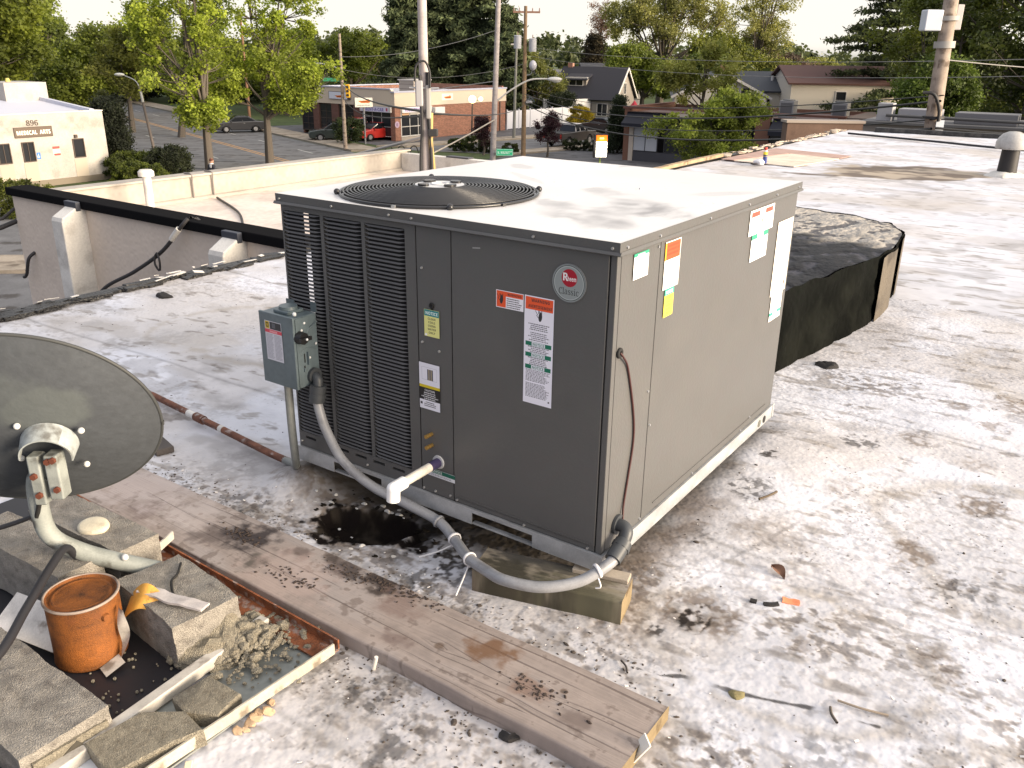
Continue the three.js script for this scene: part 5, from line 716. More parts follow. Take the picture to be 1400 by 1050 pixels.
  part(m, 'round_sign', [new THREE.CylinderGeometry(.28, .28, .03, 24).rotateX(Math.PI / 2).translate(.2, -4.5, .05)], print(64, 64, (x, w, h) => { x.fillStyle = '#b9a3b8'; x.fillRect(0, 0, w, h); x.fillStyle = '#6a4a78'; x.fillRect(14, 22, 36, 8); x.fillRect(18, 36, 28, 8); }), null, true);
  // free standing sign in front of the shop
  const p = thing('pole_sign', 'white shop sign with orange emblem on a post before the brick shop', 'sign', [-12.8, G, -76], .35); part(p, 'post', [cy([0, 0, 0], [0, 3, 0], .08, .08)], mat([.25, .25, .27], .5)); part(p, 'sign_box', [rb(-.78, 3.0, -.14, .78, 3.82, .14, .02)], mat([.06, .06, .065], .5)); part(p, 'sign_face', [signPlane(1.5, .76, 0, 3.41, .143)], print(240, 122, (x, w, h) => { x.fillStyle = '#efe9dd'; x.fillRect(0, 0, w, h); logo(x, 125, 46, 170, 54); lines(x, 30, 215, 94, 108, 14, '#5c5048'); }), null, true);
}
{ // shop with the navy awnings: local x to the right along its front, front faces +z
  const m = frame('awning_shop', 'low brown trimmed shop row with navy awnings behind the small tree', 'shop', [8.1, -67], .847, .53), T = -2.18, pl = mat([.55, .48, .4], .85), bt = mat([.2, .1, .065], .85);
  part(m, 'wall', [bb(0, G, -9, .45, T, 0), bb(15.3, G, -9, 15.7, T, 0), bb(.45, -3.1 + .55, -.3, 15.3, T - .18, -.02), bb(9.9, G, -.4, 10.9, T - .1, .03), bb(.45, G, -9, 15.3, T, -8.8)], bt); part(m, 'roof', [bb(.45, T - .35, -8.8, 15.3, T - .25, -.3)], mat([.16, .11, .1], .9)); part(m, 'coping', [bb(-.1, T, -.35, 15.8, T + .14, .1), bb(-.1, T, -9, .3, T + .14, -.36)], mat([.16, .07, .05], .8));
  part(m, 'trim', [bb(.5, T - .42, .0, 9.8, T - .2, .06), bb(11, T - .42, .0, 15.2, T - .2, .06), bb(.46, G, -.1, .8, -2.55, .03)], pl); part(m, 'inner_wall', [bb(.8, G, -3.2, 15.2, -2.55, -3.0)], mat([.10, .10, .11], .8));
  windowIn(m, 1.75, -4.3, 1.9, 1.65, -.1, 'z', { frame: darkM, cols: 2, glass: mat([.5, .52, .55], .3) }); windowIn(m, 5, -4.3, 3.4, 1.65, -.1, 'z', { frame: darkM, cols: 3 }); windowIn(m, 8.2, -4.3, 2.2, 1.65, -.1, 'z', { frame: darkM, cols: 2, glass: mat([.3, .32, .34], .3) }); windowIn(m, 13, -4.3, 3.9, 1.65, -.1, 'z', { frame: darkM, cols: 3 }); part(m, 'stall_riser', [bb(.8, G, -.2, 9.8, -5.2, -.02), bb(11, G, -.2, 15.2, -5.2, -.02)], mat([.06, .06, .07], .7));
  for (const [a, b] of [[.25, 3.5], [11.1, 15.0]]) { const s = new THREE.Shape([[.07, T - .2], [.07, T - .35], [1.05, -3.15], [1.05, -3.42], [.07, -3.42]].map(q => new THREE.Vector2(...q))); const g = new THREE.ExtrudeGeometry(s, { depth: b - a, bevelEnabled: false }); g.rotateY(-Math.PI / 2); g.translate(b, 0, 0); part(m, 'awning', [g], mat([.010, .011, .02], .75), 'navy blue awning'); }
  for (const [x, z, i] of [[11.4, -2.2, 0], [15.0, -1.9, 1], [8.9, -3, 2]]) { const u = thing('rooftop_unit', ['small grey air conditioner on the awning shop roof beside the roof edge chimney', 'small grey air conditioner on the awning shop roof nearest the round tree', 'small grey air conditioner on the awning shop roof above the small tree'][i], 'air conditioner', [8.1 + .847 * x - .53 * z, T - .25, -67 + .53 * x + .847 * z], -.56); part(u, 'casing', [rb(-.5, 0, -.5, .5, 1.15, .5, .03)], mat([.28, .28, .28], .6)); part(u, 'lid', [cy([0, 1.15, 0], [0, 1.22, 0], .42, .42, 20)], mat([.12, .12, .12], .5)); part(u, 'side_grille', [bb(-.4, .2, .502, .4, 1.0, .51)], mat([.12, .12, .125], .6)); }
  const e = frame('pale_annex', 'plain cream annex wall right of the navy awning shop', 'building', [8.1 + .847 * 15.75, -67 + .53 * 15.75], .847, .53); part(e, 'wall', [bb(0, G, -8, 5.2, T - .05, -.1)], mat([.55, .43, .3], .9)); part(e, 'roof_edge', [bb(-.02, T - .05, -8, 5.3, T + .07, -.05)], mat([.2, .15, .12], .8));
}
{ // low brown wall by the far roof corner
  const b = thing('brick_parapet', 'dark brown wall end rising beyond the far left corner of the white roof', 'wall', [6.78, G, -22.4], .02); part(b, 'wall', [bb(0, 0, -.4, 1.9, 5.93, 0)], mottle([.15, .095, .07], .3, 1.2, .9)); part(b, 'coping', [bb(-.04, 5.93, -.44, 1.94, 5.99, .04)], mat([.34, .29, .25], .8));
}
// houses: local x along the ridge, front faces +z; parts: wall, roof, windows
function house(name, label, P, turn, W, Dp, eave, ridge, wallC, roofC, o = {}) {
  const m = thing(name, label, 'house', [P[0], G, P[1]], turn), e = eave - G, r = ridge - G, ov = .35, wm = mat(wallC, .85), rm = mat(roofC, .9);
  const gab = x => { const s = new THREE.Shape([[-Dp / 2, 0], [Dp / 2, 0], [Dp / 2, e], [0, r - .12], [-Dp / 2, e]].map(q => new THREE.Vector2(...q))); const g = new THREE.ExtrudeGeometry(s, { depth: .2, bevelEnabled: false }); g.rotateY(Math.PI / 2); g.translate(x, 0, 0); return g; };
  part(m, 'wall', [bb(-W / 2 + .2, 0, Dp / 2 - .2, W / 2 - .2, e, Dp / 2), bb(-W / 2 + .2, 0, -Dp / 2, W / 2 - .2, e, -Dp / 2 + .2), gab(-W / 2), gab(W / 2 - .2)], wm);
  const L = Math.hypot(Dp / 2, r - e), th = Math.atan2(r - e, Dp / 2), k = (Dp / 2 + ov) / (Dp / 2);
  const slope = s => { const g = new THREE.BoxGeometry(W + 2 * ov, .14, L * k); g.rotateX(s * th); g.translate(0, (e + r) / 2 - (k - 1) * (r - e) / 2 + .05, s * (Dp / 4 + ov / 2)); return g; };
  const rf = part(m, 'roof', [slope(1), slope(-1)], rm); if (o.chimney) part(rf, 'chimney', [bb(o.chimney[0] - .3, r - 1, -.4, o.chimney[0] + .3, r + o.chimney[1], .2)], mat([.3, .16, .12], .9));
  part(m, 'rake_trim', [1, -1].map(s => { const g = new THREE.BoxGeometry(.08, .2, L * k); g.rotateX(s * th); g.translate(W / 2 + ov + .04, (e + r) / 2 - (k - 1) * (r - e) / 2, s * (Dp / 4 + ov / 2)); return g; }), trimW);
  if (o.dormer) { const [x, w] = o.dormer, y0 = mix(e, r, .38), z0 = Dp / 2 * (1 - .38); part(m, 'dormer', [bb(x - w / 2, y0 - .4, -.2, x + w / 2, y0 + 1.0, z0 + .1)], wm); const g = new THREE.BoxGeometry(w + .5, .12, z0 + 1.2); g.rotateX(.28); g.translate(x, y0 + 1.2, z0 / 2 + .1); part(m, 'dormer_roof', [g], rm); windowIn(m, x - .1, y0 + .42, w - .7, .7, z0 + .1, 'z', { cols: 2 }); part(m, 'dormer_trim', [bb(x - w / 2 - .2, y0 + .86, z0 + .1, x + w / 2 + .2, y0 + .98, z0 + .3)], trimW); }
  for (const [x, y, w, h, c = 1, rw = 1] of o.front || []) windowIn(m, x, y, w, h, Dp / 2, 'z', { cols: c, rows: rw });
  for (const [z, y, w, h, c = 1, rw = 1] of o.right || []) windowIn(m, z, y, w, h, W / 2, 'x', { cols: c, rows: rw });
  if (o.door) part(m, 'door', [bb(o.door - .5, .1, Dp / 2 + .002, o.door + .5, 2.2, Dp / 2 + .06)], mat([.12, .1, .1], .6));
  if (o.vents) for (const [x, q] of o.vents) part(m, 'roof_vent', [cy([x, mix(e, r, q), Dp / 2 * (1 - q)], [x, mix(e, r, q) + .5, Dp / 2 * (1 - q)], .12, .12)], trimW);
  return m;
}
house('cape_house', 'grey house with steep dark shingle roof and one small dormer', [9.6, -111], -.42, 7.6, 8.0, -3.3, .0, [.26, .235, .21], [.022, .023, .032], { dormer: [-1.4, 2.4], front: [[-2.1, 1.3, 2.6, 1.5, 5], [2.4, 1.3, 1.2, 1.3, 2]], right: [[0, 3.6, .9, 1.2, 2], [-.6, 1.2, 1.2, 1.3, 2], [1.6, 1.2, .8, 1.3]], door: .6, chimney: [-3.2, .5] });
house('grey_house', 'pale grey house half hidden left of the steep roofed house', [5.2, -126], .3, 7, 8, -3.2, -.6, [.32, .32, .34], [.16, .16, .18], { right: [[0, 1.4, 1, 1.2]], front: [[-1.5, 1.4, 1, 1.2], [1.5, 1.4, 1, 1.2]] });
house('gabled_house', 'pale gabled house behind the small tree with window under its gable', [18.4, -83], -1.72, 9, 7.8, -1.7, .25, [.64, .61, .54], [.06, .065, .075], { right: [[0, 4.6, .8, 1.2, 1, 2], [-2, 4.3, .7, 1.1]], front: [[-2, 3.4, .5, .6], [0, 3.4, .7, .6, 2], [2, 1.5, 1, 1.2]], vents: [[0, .6], [2, .7]], chimney: [3.6, .6] });
house('grey_wing_house', 'low cream house with dark grey roof between gable and brown roof', [24.4, -84], -.2, 9.5, 8, -1.3, .15, [.62, .57, .48], [.06, .065, .075], { front: [[-3.2, 3.6, .6, .6], [-1.6, 3.6, .9, .6, 2], [2, 3.2, .9, 1.2, 1, 2]], vents: [[-1, .5]] });
house('brown_roof_house', 'long beige building with low brown roof right of the gabled houses', [29.8, -80], -.08, 13, 9, -.5, .75, [.62, .57, .48], [.12, .062, .052], { front: [[-2.4, 4.1, .8, 1.3, 1, 2], [3.6, 4.1, .8, 1.3, 1, 2], [-2.4, 1.5, .8, 1.3, 1, 2]], vents: [[2.4, .8]] });
house('far_house', 'small grey roofed house seen far off between the trees', [13.5, -135], .2, 8, 8, -2.8, .2, [.5, .48, .46], [.12, .12, .13], { front: [[0, 1.6, 1, 1.2]] });
{ // jumble of low rooftops behind the back edge of our roof
  const a = thing('grey_roof_units', 'low grey rooftop with box shaped units beyond the back of the white roof', 'building', [13.6, G, -26.5], -.57); part(a, 'wall', [bb(-3.2, 0, -4, 5.5, 5.55, 0)], mat([.2, .18, .17], .9)); part(a, 'roof', [bb(-3.3, 5.55, -4.1, 5.6, 5.62, .1)], mat([.12, .12, .125], .8));
  part(a, 'roof_box', [rb(-2.3, 5.62, -1.2, -1.1, 6.0, -.4, .02)], mat([.3, .3, .32], .6)); part(a, 'roof_box', [rb(-2.9, 5.62, -.8, -2.45, 6.15, -.3, .02)], mat([.36, .36, .37], .6)); part(a, 'roof_box', [rb(-.7, 5.62, -1.4, 1.0, 5.95, -.5, .02)], mat([.16, .16, .17], .6)); part(a, 'roof_box', [rb(1.3, 5.62, -1.3, 2.0, 6.08, -.6, .02)], mat([.46, .45, .43], .6)); part(a, 'roof_pipe', [cy([-2.6, 5.8, -.2], [2.6, 5.75, -.1], .045, .045)], mat([.08, .08, .08], .6)); part(a, 'roof_box', [rb(2.2, 5.62, -1.5, 4.4, 5.9, -.5, .02)], mat([.42, .42, .40], .6));
}
// ---------------------------------------------------------------- fences
{
  const f = thing('vinyl_fence', 'long white panel fence running beside the street behind the brick shop', 'fence', [-.9, G, -92.6], Math.atan2(9.4, 7.2)); const pw = 2.0; for (let i = 0; i < 6; i++) { part(f, 'fence_panel', [bb(i * pw + .06, .08, -.03, (i + 1) * pw - .06, 1.85, .03)], mat([.72, .72, .76], .6)); } for (let i = 0; i <= 6; i++) part(f, 'fence_post', [bb(i * pw - .06, 0, -.07, i * pw + .06, 2.0, .07)], mat([.6, .6, .63], .6));
  const f2 = thing('white_garden_wall', 'higher white fence in front of the steep roofed house', 'fence', [3.2, G, -104.5], Math.atan2(3.5, 8)); for (let i = 0; i < 4; i++) part(f2, 'fence_panel', [bb(i * 2 + .06, .1, -.04, i * 2 + 1.94, 2.5, .04)], mat([.72, .70, .68], .6)); for (let i = 0; i <= 4; i++) part(f2, 'fence_post', [bb(i * 2 - .06, 0, -.08, i * 2 + .06, 2.6, .08)], trimW);
}
// ---------------------------------------------------------------- vehicles, street furniture, person
const tyre = mat([.012, .012, .013], .85), rimM = mat([.35, .35, .36], .35, { metalness: .6 }), carGlass = mat([.012, .014, .018], .06);
function wheelPart(parent, x, z, r = .33, w = .22) { const t = part(parent, 'wheel', [new THREE.TorusGeometry(r - .07, .085, 8, 24).translate(x, r, z), cy([x, r, z - w / 2.4], [x, r, z + w / 2.4], r - .04, r - .04, 24)], tyre); part(t, 'rim', [cy([x, r, z - w / 2 - .005], [x, r, z + w / 2 + .005], r * .58, r * .58, 14)], rimM); }
function ext(pts, w, bev = .05) { const s = new THREE.Shape(pts.map(q => new THREE.Vector2(...q))); const g = new THREE.ExtrudeGeometry(s, { depth: w - 2 * bev, bevelEnabled: true, bevelSize: bev, bevelThickness: bev, bevelSegments: 3, curveSegments: 6 }); g.translate(0, 0, -w / 2 + bev); return g; }
function sedan(label, pos, turn, col, o = {}) {                        // nose at +x
  const c = thing('parked_car', label, 'car', pos, turn, o.group), pm = new THREE.MeshPhysicalMaterial({ color: lin(...col), roughness: .35, clearcoat: 1, clearcoatRoughness: .08, side: THREE.DoubleSide });
  part(c, 'body', [ext([[-2.2, .35], [-1.85, .3], [-1.72, .52], [-1.5, .66], [-1.22, .66], [-1.0, .52], [-.88, .3], [.88, .3], [1.0, .52], [1.22, .66], [1.5, .66], [1.72, .52], [1.85, .3], [2.2, .35], [2.28, .55], [2.18, .78], [1.2, .92], [-1.5, .98], [-2.2, .92], [-2.28, .6]], 1.74, .07)], pm);
  part(c, 'glasshouse', [ext([[1.15, .92], [.35, 1.38], [-.75, 1.40], [-1.55, .98]], 1.46, .1)], carGlass); part(c, 'roof_panel', [ext([[.36, 1.40], [.1, 1.455], [-.6, 1.46], [-.82, 1.40]], 1.36, .05)], pm);
  part(c, 'pillars', [1, -1].flatMap(s => [cy([1.12, .95, s * .74], [.36, 1.42, s * .62], .035, .03, 6), cy([-1.5, 1.0, s * .74], [-.78, 1.43, s * .62], .05, .04, 6), cy([-.2, .95, s * .76], [-.22, 1.44, s * .63], .03, .03, 6)]), pm);
  for (const [x, z] of [[1.36, .78], [1.36, -.78], [-1.36, .78], [-1.36, -.78]]) wheelPart(c, x, z);
  for (const s of [1, -1]) { part(c, 'headlight', [rb(2.1, .6, s * .62 - .18, 2.24, .74, s * .62 + .18, .03)], mat([.6, .6, .6], .2)); part(c, 'tail_light', [rb(-2.28, .68, s * .62 - .18, -2.2, .86, s * .62 + .18, .02)], mat([.35, .02, .015], .3)); part(c, 'door_handle', [bx(.16, .03, .02, -.35, .86, s * .88)], rimM); part(c, 'side_mirror', [rb(.78, .92, s * .95 - .08, .92, 1.04, s * .95 + .08, .03)], pm); }
  part(c, 'bumper', [rb(2.16, .32, -.78, 2.3, .5, .78, .04), rb(-2.3, .34, -.78, -2.18, .52, .78, .04)], o.bumper || pm); part(c, 'grille', [bx(.02, .14, .7, 2.27, .62, 0)], darkM); return c;
}
function pickup(label, pos, turn, col, o = {}) {
  const c = thing('pickup_truck', label, 'pickup truck', pos, turn, o.group), pm = new THREE.MeshPhysicalMaterial({ color: lin(...col), roughness: .38, clearcoat: .8, clearcoatRoughness: .1, side: THREE.DoubleSide }), rm = o.roof ? mat(o.roof, .4) : pm;
  part(c, 'body', [ext([[-2.75, .5], [-2.2, .48], [-2.05, .75], [-1.8, .92], [-1.45, .92], [-1.2, .75], [-1.08, .46], [1.18, .46], [1.3, .75], [1.55, .92], [1.9, .92], [2.15, .75], [2.3, .5], [2.72, .52], [2.78, .85], [2.7, 1.08], [1.3, 1.16], [-.3, 1.16], [-.3, 1.14], [-2.75, 1.14]], 1.92, .06)], pm);
  part(c, 'bed', [bb(-2.68, 1.0, -.8, -.45, 1.205, .8)], mat([.02, .02, .022], .8)); part(c, 'bed_rail', [bb(-2.75, 1.14, -.92, -.35, 1.22, -.82), bb(-2.75, 1.14, .82, -.35, 1.22, .92)], pm); part(c, 'tailgate', [rb(-2.8, .68, -.9, -2.72, 1.22, .9, .03)], pm);
  part(c, 'glasshouse', [ext([[1.3, 1.16], [.65, 1.72], [-.95 + .6, 1.74], [-.42, 1.16]], 1.62, .08)], carGlass); part(c, 'roof_panel', [ext([[.68, 1.74], [.4, 1.80], [-.2, 1.80], [-.42, 1.74]], 1.56, .05)], rm); part(c, 'pillars', [1, -1].flatMap(s => [cy([1.28, 1.18, s * .82], [.66, 1.76, s * .7], .045, .04, 6), cy([-.4, 1.16, s * .82], [-.38, 1.76, s * .7], .07, .06, 6), cy([.3, 1.16, s * .84], [.22, 1.76, s * .71], .05, .05, 6)]), rm);
  for (const [x, z] of [[1.72, .84], [1.72, -.84], [-1.62, .84], [-1.62, -.84]]) wheelPart(c, x, z, .4, .26);
  part(c, 'bumper', [rb(-2.95, .5, -.9, -2.8, .68, .9, .04), rb(2.74, .5, -.9, 2.9, .74, .9, .05)], rimM); for (const s of [1, -1]) { part(c, 'tail_light', [rb(-2.83, .75, s * .84 - .08, -2.78, 1.1, s * .84 + .08, .02)], mat([.35, .02, .015], .3)); part(c, 'headlight', [rb(2.7, .78, s * .7 - .2, 2.8, .98, s * .7 + .2, .03)], mat([.6, .6, .6], .2)); part(c, 'side_mirror', [rb(.9, 1.2, s * 1.05 - .08, 1.05, 1.42, s * 1.05 + .08, .03)], darkM); } part(c, 'licence_plate', [bx(.012, .16, .34, -2.96, .6, 0)], mat([.5, .5, .46], .5)); return c;
}
pickup('dark pickup truck with pale cab roof parked beside the purple bush', [4.75, G + .01, -77.6], .95, [.045, .038, .036], { roof: [.55, .52, .5] });
sedan('black sedan parked near the red umbrella', [8.7, G + .01, -90.5], 2.35, [.012, .013, .016]);
sedan('bright red car parked before the corner shop windows nearer the brick pier', [-12.5, G + .01, -80.2], -2.3, [.45, .018, .012], { group: 'red cars in front of the corner shop' });
pickup('red pickup truck with black rear parked beside the red car at the shop', [-14.1, G + .01, -81.2], -2.6, [.28, .015, .014], {});
sedan('dark green car parked behind the wooden pole left of the red vehicles', [-15.9, G + .01, -79.0], -2.9, [.010, .022, .02]);
sedan('dark car on the shop forecourt behind the right street tree', [-26.5, G + .01, -86], -2.7, [.02, .02, .024]);
// person on the pavement by the street tree
{
  const bones = [[[0, 1.52, .02], [0, 1.60, .03], .095, .10], [[0, 1.64, .035], [0, 1.68, .03], .105, .095], [[0, 1.40, 0], [0, 1.5, .01], .06, .055], [[-.13, 1.34, 0], [.13, 1.34, 0], .12, .12], [[0, 1.3, 0], [0, 1.02, .01], .155, .14], [[-.05, .98, 0], [.05, .98, 0], .14, .14],
    [[-.19, 1.37, 0], [-.24, 1.1, -.03], .062, .05], [[-.24, 1.1, -.03], [-.22, .86, .07], .05, .038], [[.19, 1.37, 0], [.25, 1.1, -.06], .062, .05], [[.25, 1.1, -.06], [.25, .86, .0], .05, .038], [[-.22, .84, .08], [-.21, .76, .1], .036, .028], [[.25, .84, .01], [.25, .76, .03], .036, .028],
    [[-.09, .93, 0], [-.1, .5, .10], .095, .062], [[-.1, .5, .10], [-.1, .08, .02], .06, .042], [[.09, .93, 0], [.1, .5, -.03], .095, .062], [[.1, .5, -.03], [.1, .1, -.2], .06, .042], [[-.1, .05, .0], [-.11, .04, .18], .045, .035], [[.1, .07, -.22], [.11, .04, -.06], .045, .035]];
  const N = 88, mc = new MarchingCubes(N, mat([.1, .1, .1]), false, false, 200000), S = 1.0, cx = 0, cyy = .9, cz = 0;
  const cap = (p, b) => { const [A, B, ra, rb_] = b, ab = [B[0] - A[0], B[1] - A[1], B[2] - A[2]], ap = [p[0] - A[0], p[1] - A[1], p[2] - A[2]], t = clamp((ap[0] * ab[0] + ap[1] * ab[1] + ap[2] * ab[2]) / (ab[0] ** 2 + ab[1] ** 2 + ab[2] ** 2)); return Math.hypot(ap[0] - ab[0] * t, ap[1] - ab[1] * t, ap[2] - ab[2] * t) - mix(ra, rb_, t); };
  for (let k = 0; k < N; k++) for (let j = 0; j < N; j++) for (let i = 0; i < N; i++) { const p = [((i - N / 2) / (N / 2)) * S + cx, ((j - N / 2) / (N / 2)) * S + cyy, ((k - N / 2) / (N / 2)) * S + cz]; let d = 1; if (Math.abs(p[0]) < .4 && Math.abs(p[2]) < .4) for (const b of bones) { const q = cap(p, b), h = Math.max(.03 - Math.abs(d - q), 0) / .03; d = Math.min(d, q) - h * h * .03 * .25; } mc.field[k * N * N + j * N + i] = -d; }
  mc.isolation = 0; mc.update(); const n = mc.count, g = new THREE.BufferGeometry(), P = new Float32Array(n * 3), Nn = new Float32Array(n * 3), C = new Float32Array(n * 3);
  for (let i = 0; i < n; i++) { const x = mc.positionArray[3 * i] * S + cx, y = mc.positionArray[3 * i + 1] * S + cyy, z = mc.positionArray[3 * i + 2] * S + cz; P.set([x, y, z], 3 * i); Nn.set([mc.normalArray[3 * i], mc.normalArray[3 * i + 1], mc.normalArray[3 * i + 2]], 3 * i); C.set(y > 1.47 || (y < .87 && Math.abs(x) > .17) ? [.42, .24, .17] : y > .95 ? [.014, .016, .026] : y < .09 ? [.03, .03, .03] : [.03, .033, .05], 3 * i); }
  g.setAttribute('position', new THREE.BufferAttribute(P, 3)); g.setAttribute('normal', new THREE.BufferAttribute(Nn, 3)); g.setAttribute('color', new THREE.BufferAttribute(C, 3));
  const p = thing('person', 'person in dark jacket with white collar walking beside the left street tree', 'person', [-16.6, G + .12, -48.2], 2.6); part(p, 'body', [g], new THREE.MeshStandardMaterial({ vertexColors: true, roughness: .8, side: THREE.DoubleSide }));
  part(p, 'hair', [new THREE.SphereGeometry(.112, 18, 12, 0, 6.3, 0, 1.75).rotateX(-.35).translate(0, 1.66, .025)], mat([.10, .035, .02], .8)); part(p, 'collar', [new THREE.TorusGeometry(.085, .035, 8, 20).rotateX(Math.PI / 2).translate(0, 1.47, .0), bb(-.14, 1.28, -.15, -.02, 1.44, -.13)], mat([.6, .6, .62], .8));
  for (const s of [-1, 1]) { part(p, 'eye', [new THREE.SphereGeometry(.012, 8, 6).translate(s * .035, 1.6, .125)], mat([.02, .02, .02], .3)); part(p, 'ear', [new THREE.SphereGeometry(.022, 8, 6).scale(.5, 1.3, 1).translate(s * .105, 1.59, .03)], mat([.42, .24, .17], .7)); } part(p, 'nose', [new THREE.ConeGeometry(.016, .04, 8).translate(0, 1.57, .135)], mat([.42, .24, .17], .7));
}
// poles, lamps, signs
const poleW = mottle([.33, .27, .22], .4, .5, .9, { P: 6, dirt: [.16, .12, .1], dirtAmt: .5 }), poleG = mottle([.40, .36, .35], .25, .5, .85, { P: 6 }), poleR = mat([.22, .12, .07], .9), steelG = mat([.4, .41, .42], .4, { metalness: .5 }), blackM = mat([.02, .02, .022], .6);
const pole = (lab, base, top, r0, r1, m, cat = 'utility pole') => { const p = thing('utility_pole', lab, cat, base); part(p, 'shaft', [cy([0, 0, 0], [top[0] - base[0], top[1] - base[1], top[2] - base[2]], r0, r1, 14)], m); return p; };
{
  const xf = (p, x, y, z, r = .28, h = .85, m = mat([.42, .43, .46], .5)) => { const t = part(p, 'transformer', [cy([x, y, z], [x, y + h, z], r, r, 18), cy([x, y + h, z], [x, y + h + .06, z], r * 1.06, r * .8, 18)], m); part(t, 'bushing', [cy([x, y + h + .05, z], [x, y + h + .3, z], .04, .03, 8)], mat([.3, .2, .15], .5)); part(t, 'hanger', [cy([x * .3, y + h * .7, z], [x, y + h * .7, z], .04, .04, 6)], blackM); };
  // 1: wooden pole with small lamp arm by the shop corner
  const a = pole('slim wooden pole at the street corner before the shop, with short lamp arm', [-13.6, G, -71.2], [-13.6, 2.75, -71.2], .16, .10, poleW); part(a, 'lamp_arm', [tb([[0, 5.9, 0], [-.6, 6.3, 0], [-1.5, 6.5, .2]], .045, 10, 6), rb(-2.0, 6.42, .08, -1.45, 6.55, .32, .05)], steelG); part(a, 'street_blade', [bb(-1.5, 5.2, .1, -.2, 5.45, .14)], mat([.05, .3, .16], .5));
  const tl = part(a, 'traffic_signal', [rb(.3, 4.0, .05, .62, 5.0, .35, .04)], mat([.75, .42, .03], .5), 'yellow traffic signal'); for (const y of [4.2, 4.5, 4.8]) part(tl, 'signal_lens', [cy([.46, y, .352], [.46, y, .375], .1, .1, 14)], blackM);
  // 2: service pole standing at the corner of the lower roof
  const b0 = K(-8.9, -.5, -9.6), b = pole('tall pole with cable riser at the corner of the cream parapet', [b0[0], G, b0[2]], [b0[0] - .02, 5.0, b0[2]], .10, .068, poleG); const bl = 5.4;
  part(b, 'cable_riser', [tb([[.09, bl - .6, .09], [.10, bl + .3, .1], [.07, bl + 1.0, .09], [.06, bl + 1.75, .08]], .035, 30, 6), tb([[-.08, bl - .6, .09], [-.09, bl + .2, .1], [-.05, bl + .9, .12], [-.07, bl + 1.7, .1]], .028, 30, 6)], blackM); part(b, 'cable_riser', [tb([[.13, bl - .6, .04], [.12, bl + .2, .06], [.09, bl + .6, .09], [.10, bl + 1.1, .06]], .04, 30, 6)], mat([.45, .32, .12], .7), 'tan cable'); part(b, 'splice_case', [rb(-.15, bl + 1.2, .05, -.02, bl + 1.62, .15, .03)], mat([.33, .33, .34], .6)); part(b, 'splice_case', [rb(.02, bl + 1.0, .05, .11, bl + 1.55, .14, .03)], mat([.28, .27, .26], .6)); part(b, 'crossbolt', [cy([-.25, bl + 1.5, .1], [.25, bl + 1.5, .1], .015, .015, 6)], steelG); part(b, 'cable_loop', [tb([[-.15, bl + 1.6, .15], [-.12, bl + 1.85, .16], [.02, bl + 1.92, .15], [.1, bl + 1.75, .14], [.1, bl + 1.5, .15]], .02, 24, 6)], blackM); part(b, 'bracket', [rb(.05, bl + .72, .05, .22, bl + .84, .2, .02)], blackM);
  // 3: plain grey pole with the cobra head lamp, street name blade
  const c = pole('thick grey pole carrying the curved street lamp arm and green street sign', [-1.62, G, -64], [-1.25, 5.6, -64], .215, .165, poleG);
  const ar = thing('street_lamp', 'curved white lamp arm with cobra head reaching right from the thick grey pole', 'street lamp', [-1.42, -1.55, -64]); part(ar, 'arm', [tb([[.12, -.05, .05], [.9, .55, .1], [1.9, 1.15, .2], [2.6, 1.4, .3], [3.6, 1.44, .4]], .06, 30, 8)], mat([.55, .53, .5], .45)); part(ar, 'lamp_head', [new THREE.SphereGeometry(.5, 20, 12).scale(1.05, .32, .5).translate(4.1, 1.42, .45)], mat([.58, .57, .55], .4)); part(ar, 'lens', [new THREE.SphereGeometry(.3, 16, 8).scale(1.05, .45, .6).translate(4.2, 1.32, .45)], mat([.5, .5, .47], .2));
  const sn = thing('street_sign', 'green street name sign reading N WALNUT ST beside the thick grey pole', 'street sign', [-.75, -5.35, -63.6], .05); part(sn, 'blade', [rb(-.62, .0, -.02, .6, .48, .02, .01)], mat([.03, .3, .17], .5)); part(sn, 'blade_face', [signPlane(1.18, .44, 0, .24, .023)], print(256, 96, (x, w, h) => { x.fillStyle = '#2fc48c'; x.fillRect(0, 0, w, h); x.strokeStyle = '#d9f0e4'; x.lineWidth = 5; x.strokeRect(4, 4, w - 8, h - 8); txt(x, 'N. WALNUT', 112, 52, 58, 190, '#eef7f0'); txt(x, 'ST', 228, 36, 32, 40, '#eef7f0'); }), null, true); part(sn, 'bracket', [cy([-.62, .24, 0], [-.85, .24, 0], .03, .03, 6)], steelG);
  // 4: brown pole with crossarm and transformers, slim pole behind
  const d = pole('brown utility pole with crossarm and two pale transformers', [.62, G, -67.8], [.62, 4.72, -67.8], .19, .12, mottle([.25, .17, .10], .4, .5, .9)); part(d, 'crossarm', [bb(-.9, 10.15, -.08, 1.05, 10.28, .08)], mat([.3, .17, .12], .85)); for (const x of [-.85, -.45, .5, 1.0]) part(d, 'insulator', [cy([x, 10.28, 0], [x, 10.5, 0], .05, .03, 8)], mat([.3, .2, .17], .5)); xf(d, -.55, 7.75, .1); xf(d, .55, 7.55, .1); part(d, 'meter_box', [rb(.12, 3.95, .0, .6, 4.12, .25, .03)], mat([.4, .4, .42], .5)); part(d, 'small_lamp', [new THREE.SphereGeometry(.28, 14, 8).scale(1, 1.3, 1).translate(.6, 6.6, .2)], mat([.5, .5, .55], .4)); part(d, 'lamp_bracket', [tb([[.1, 5.9, 0], [.45, 6.0, .1], [.58, 6.3, .2]], .03, 10, 6)], steelG);
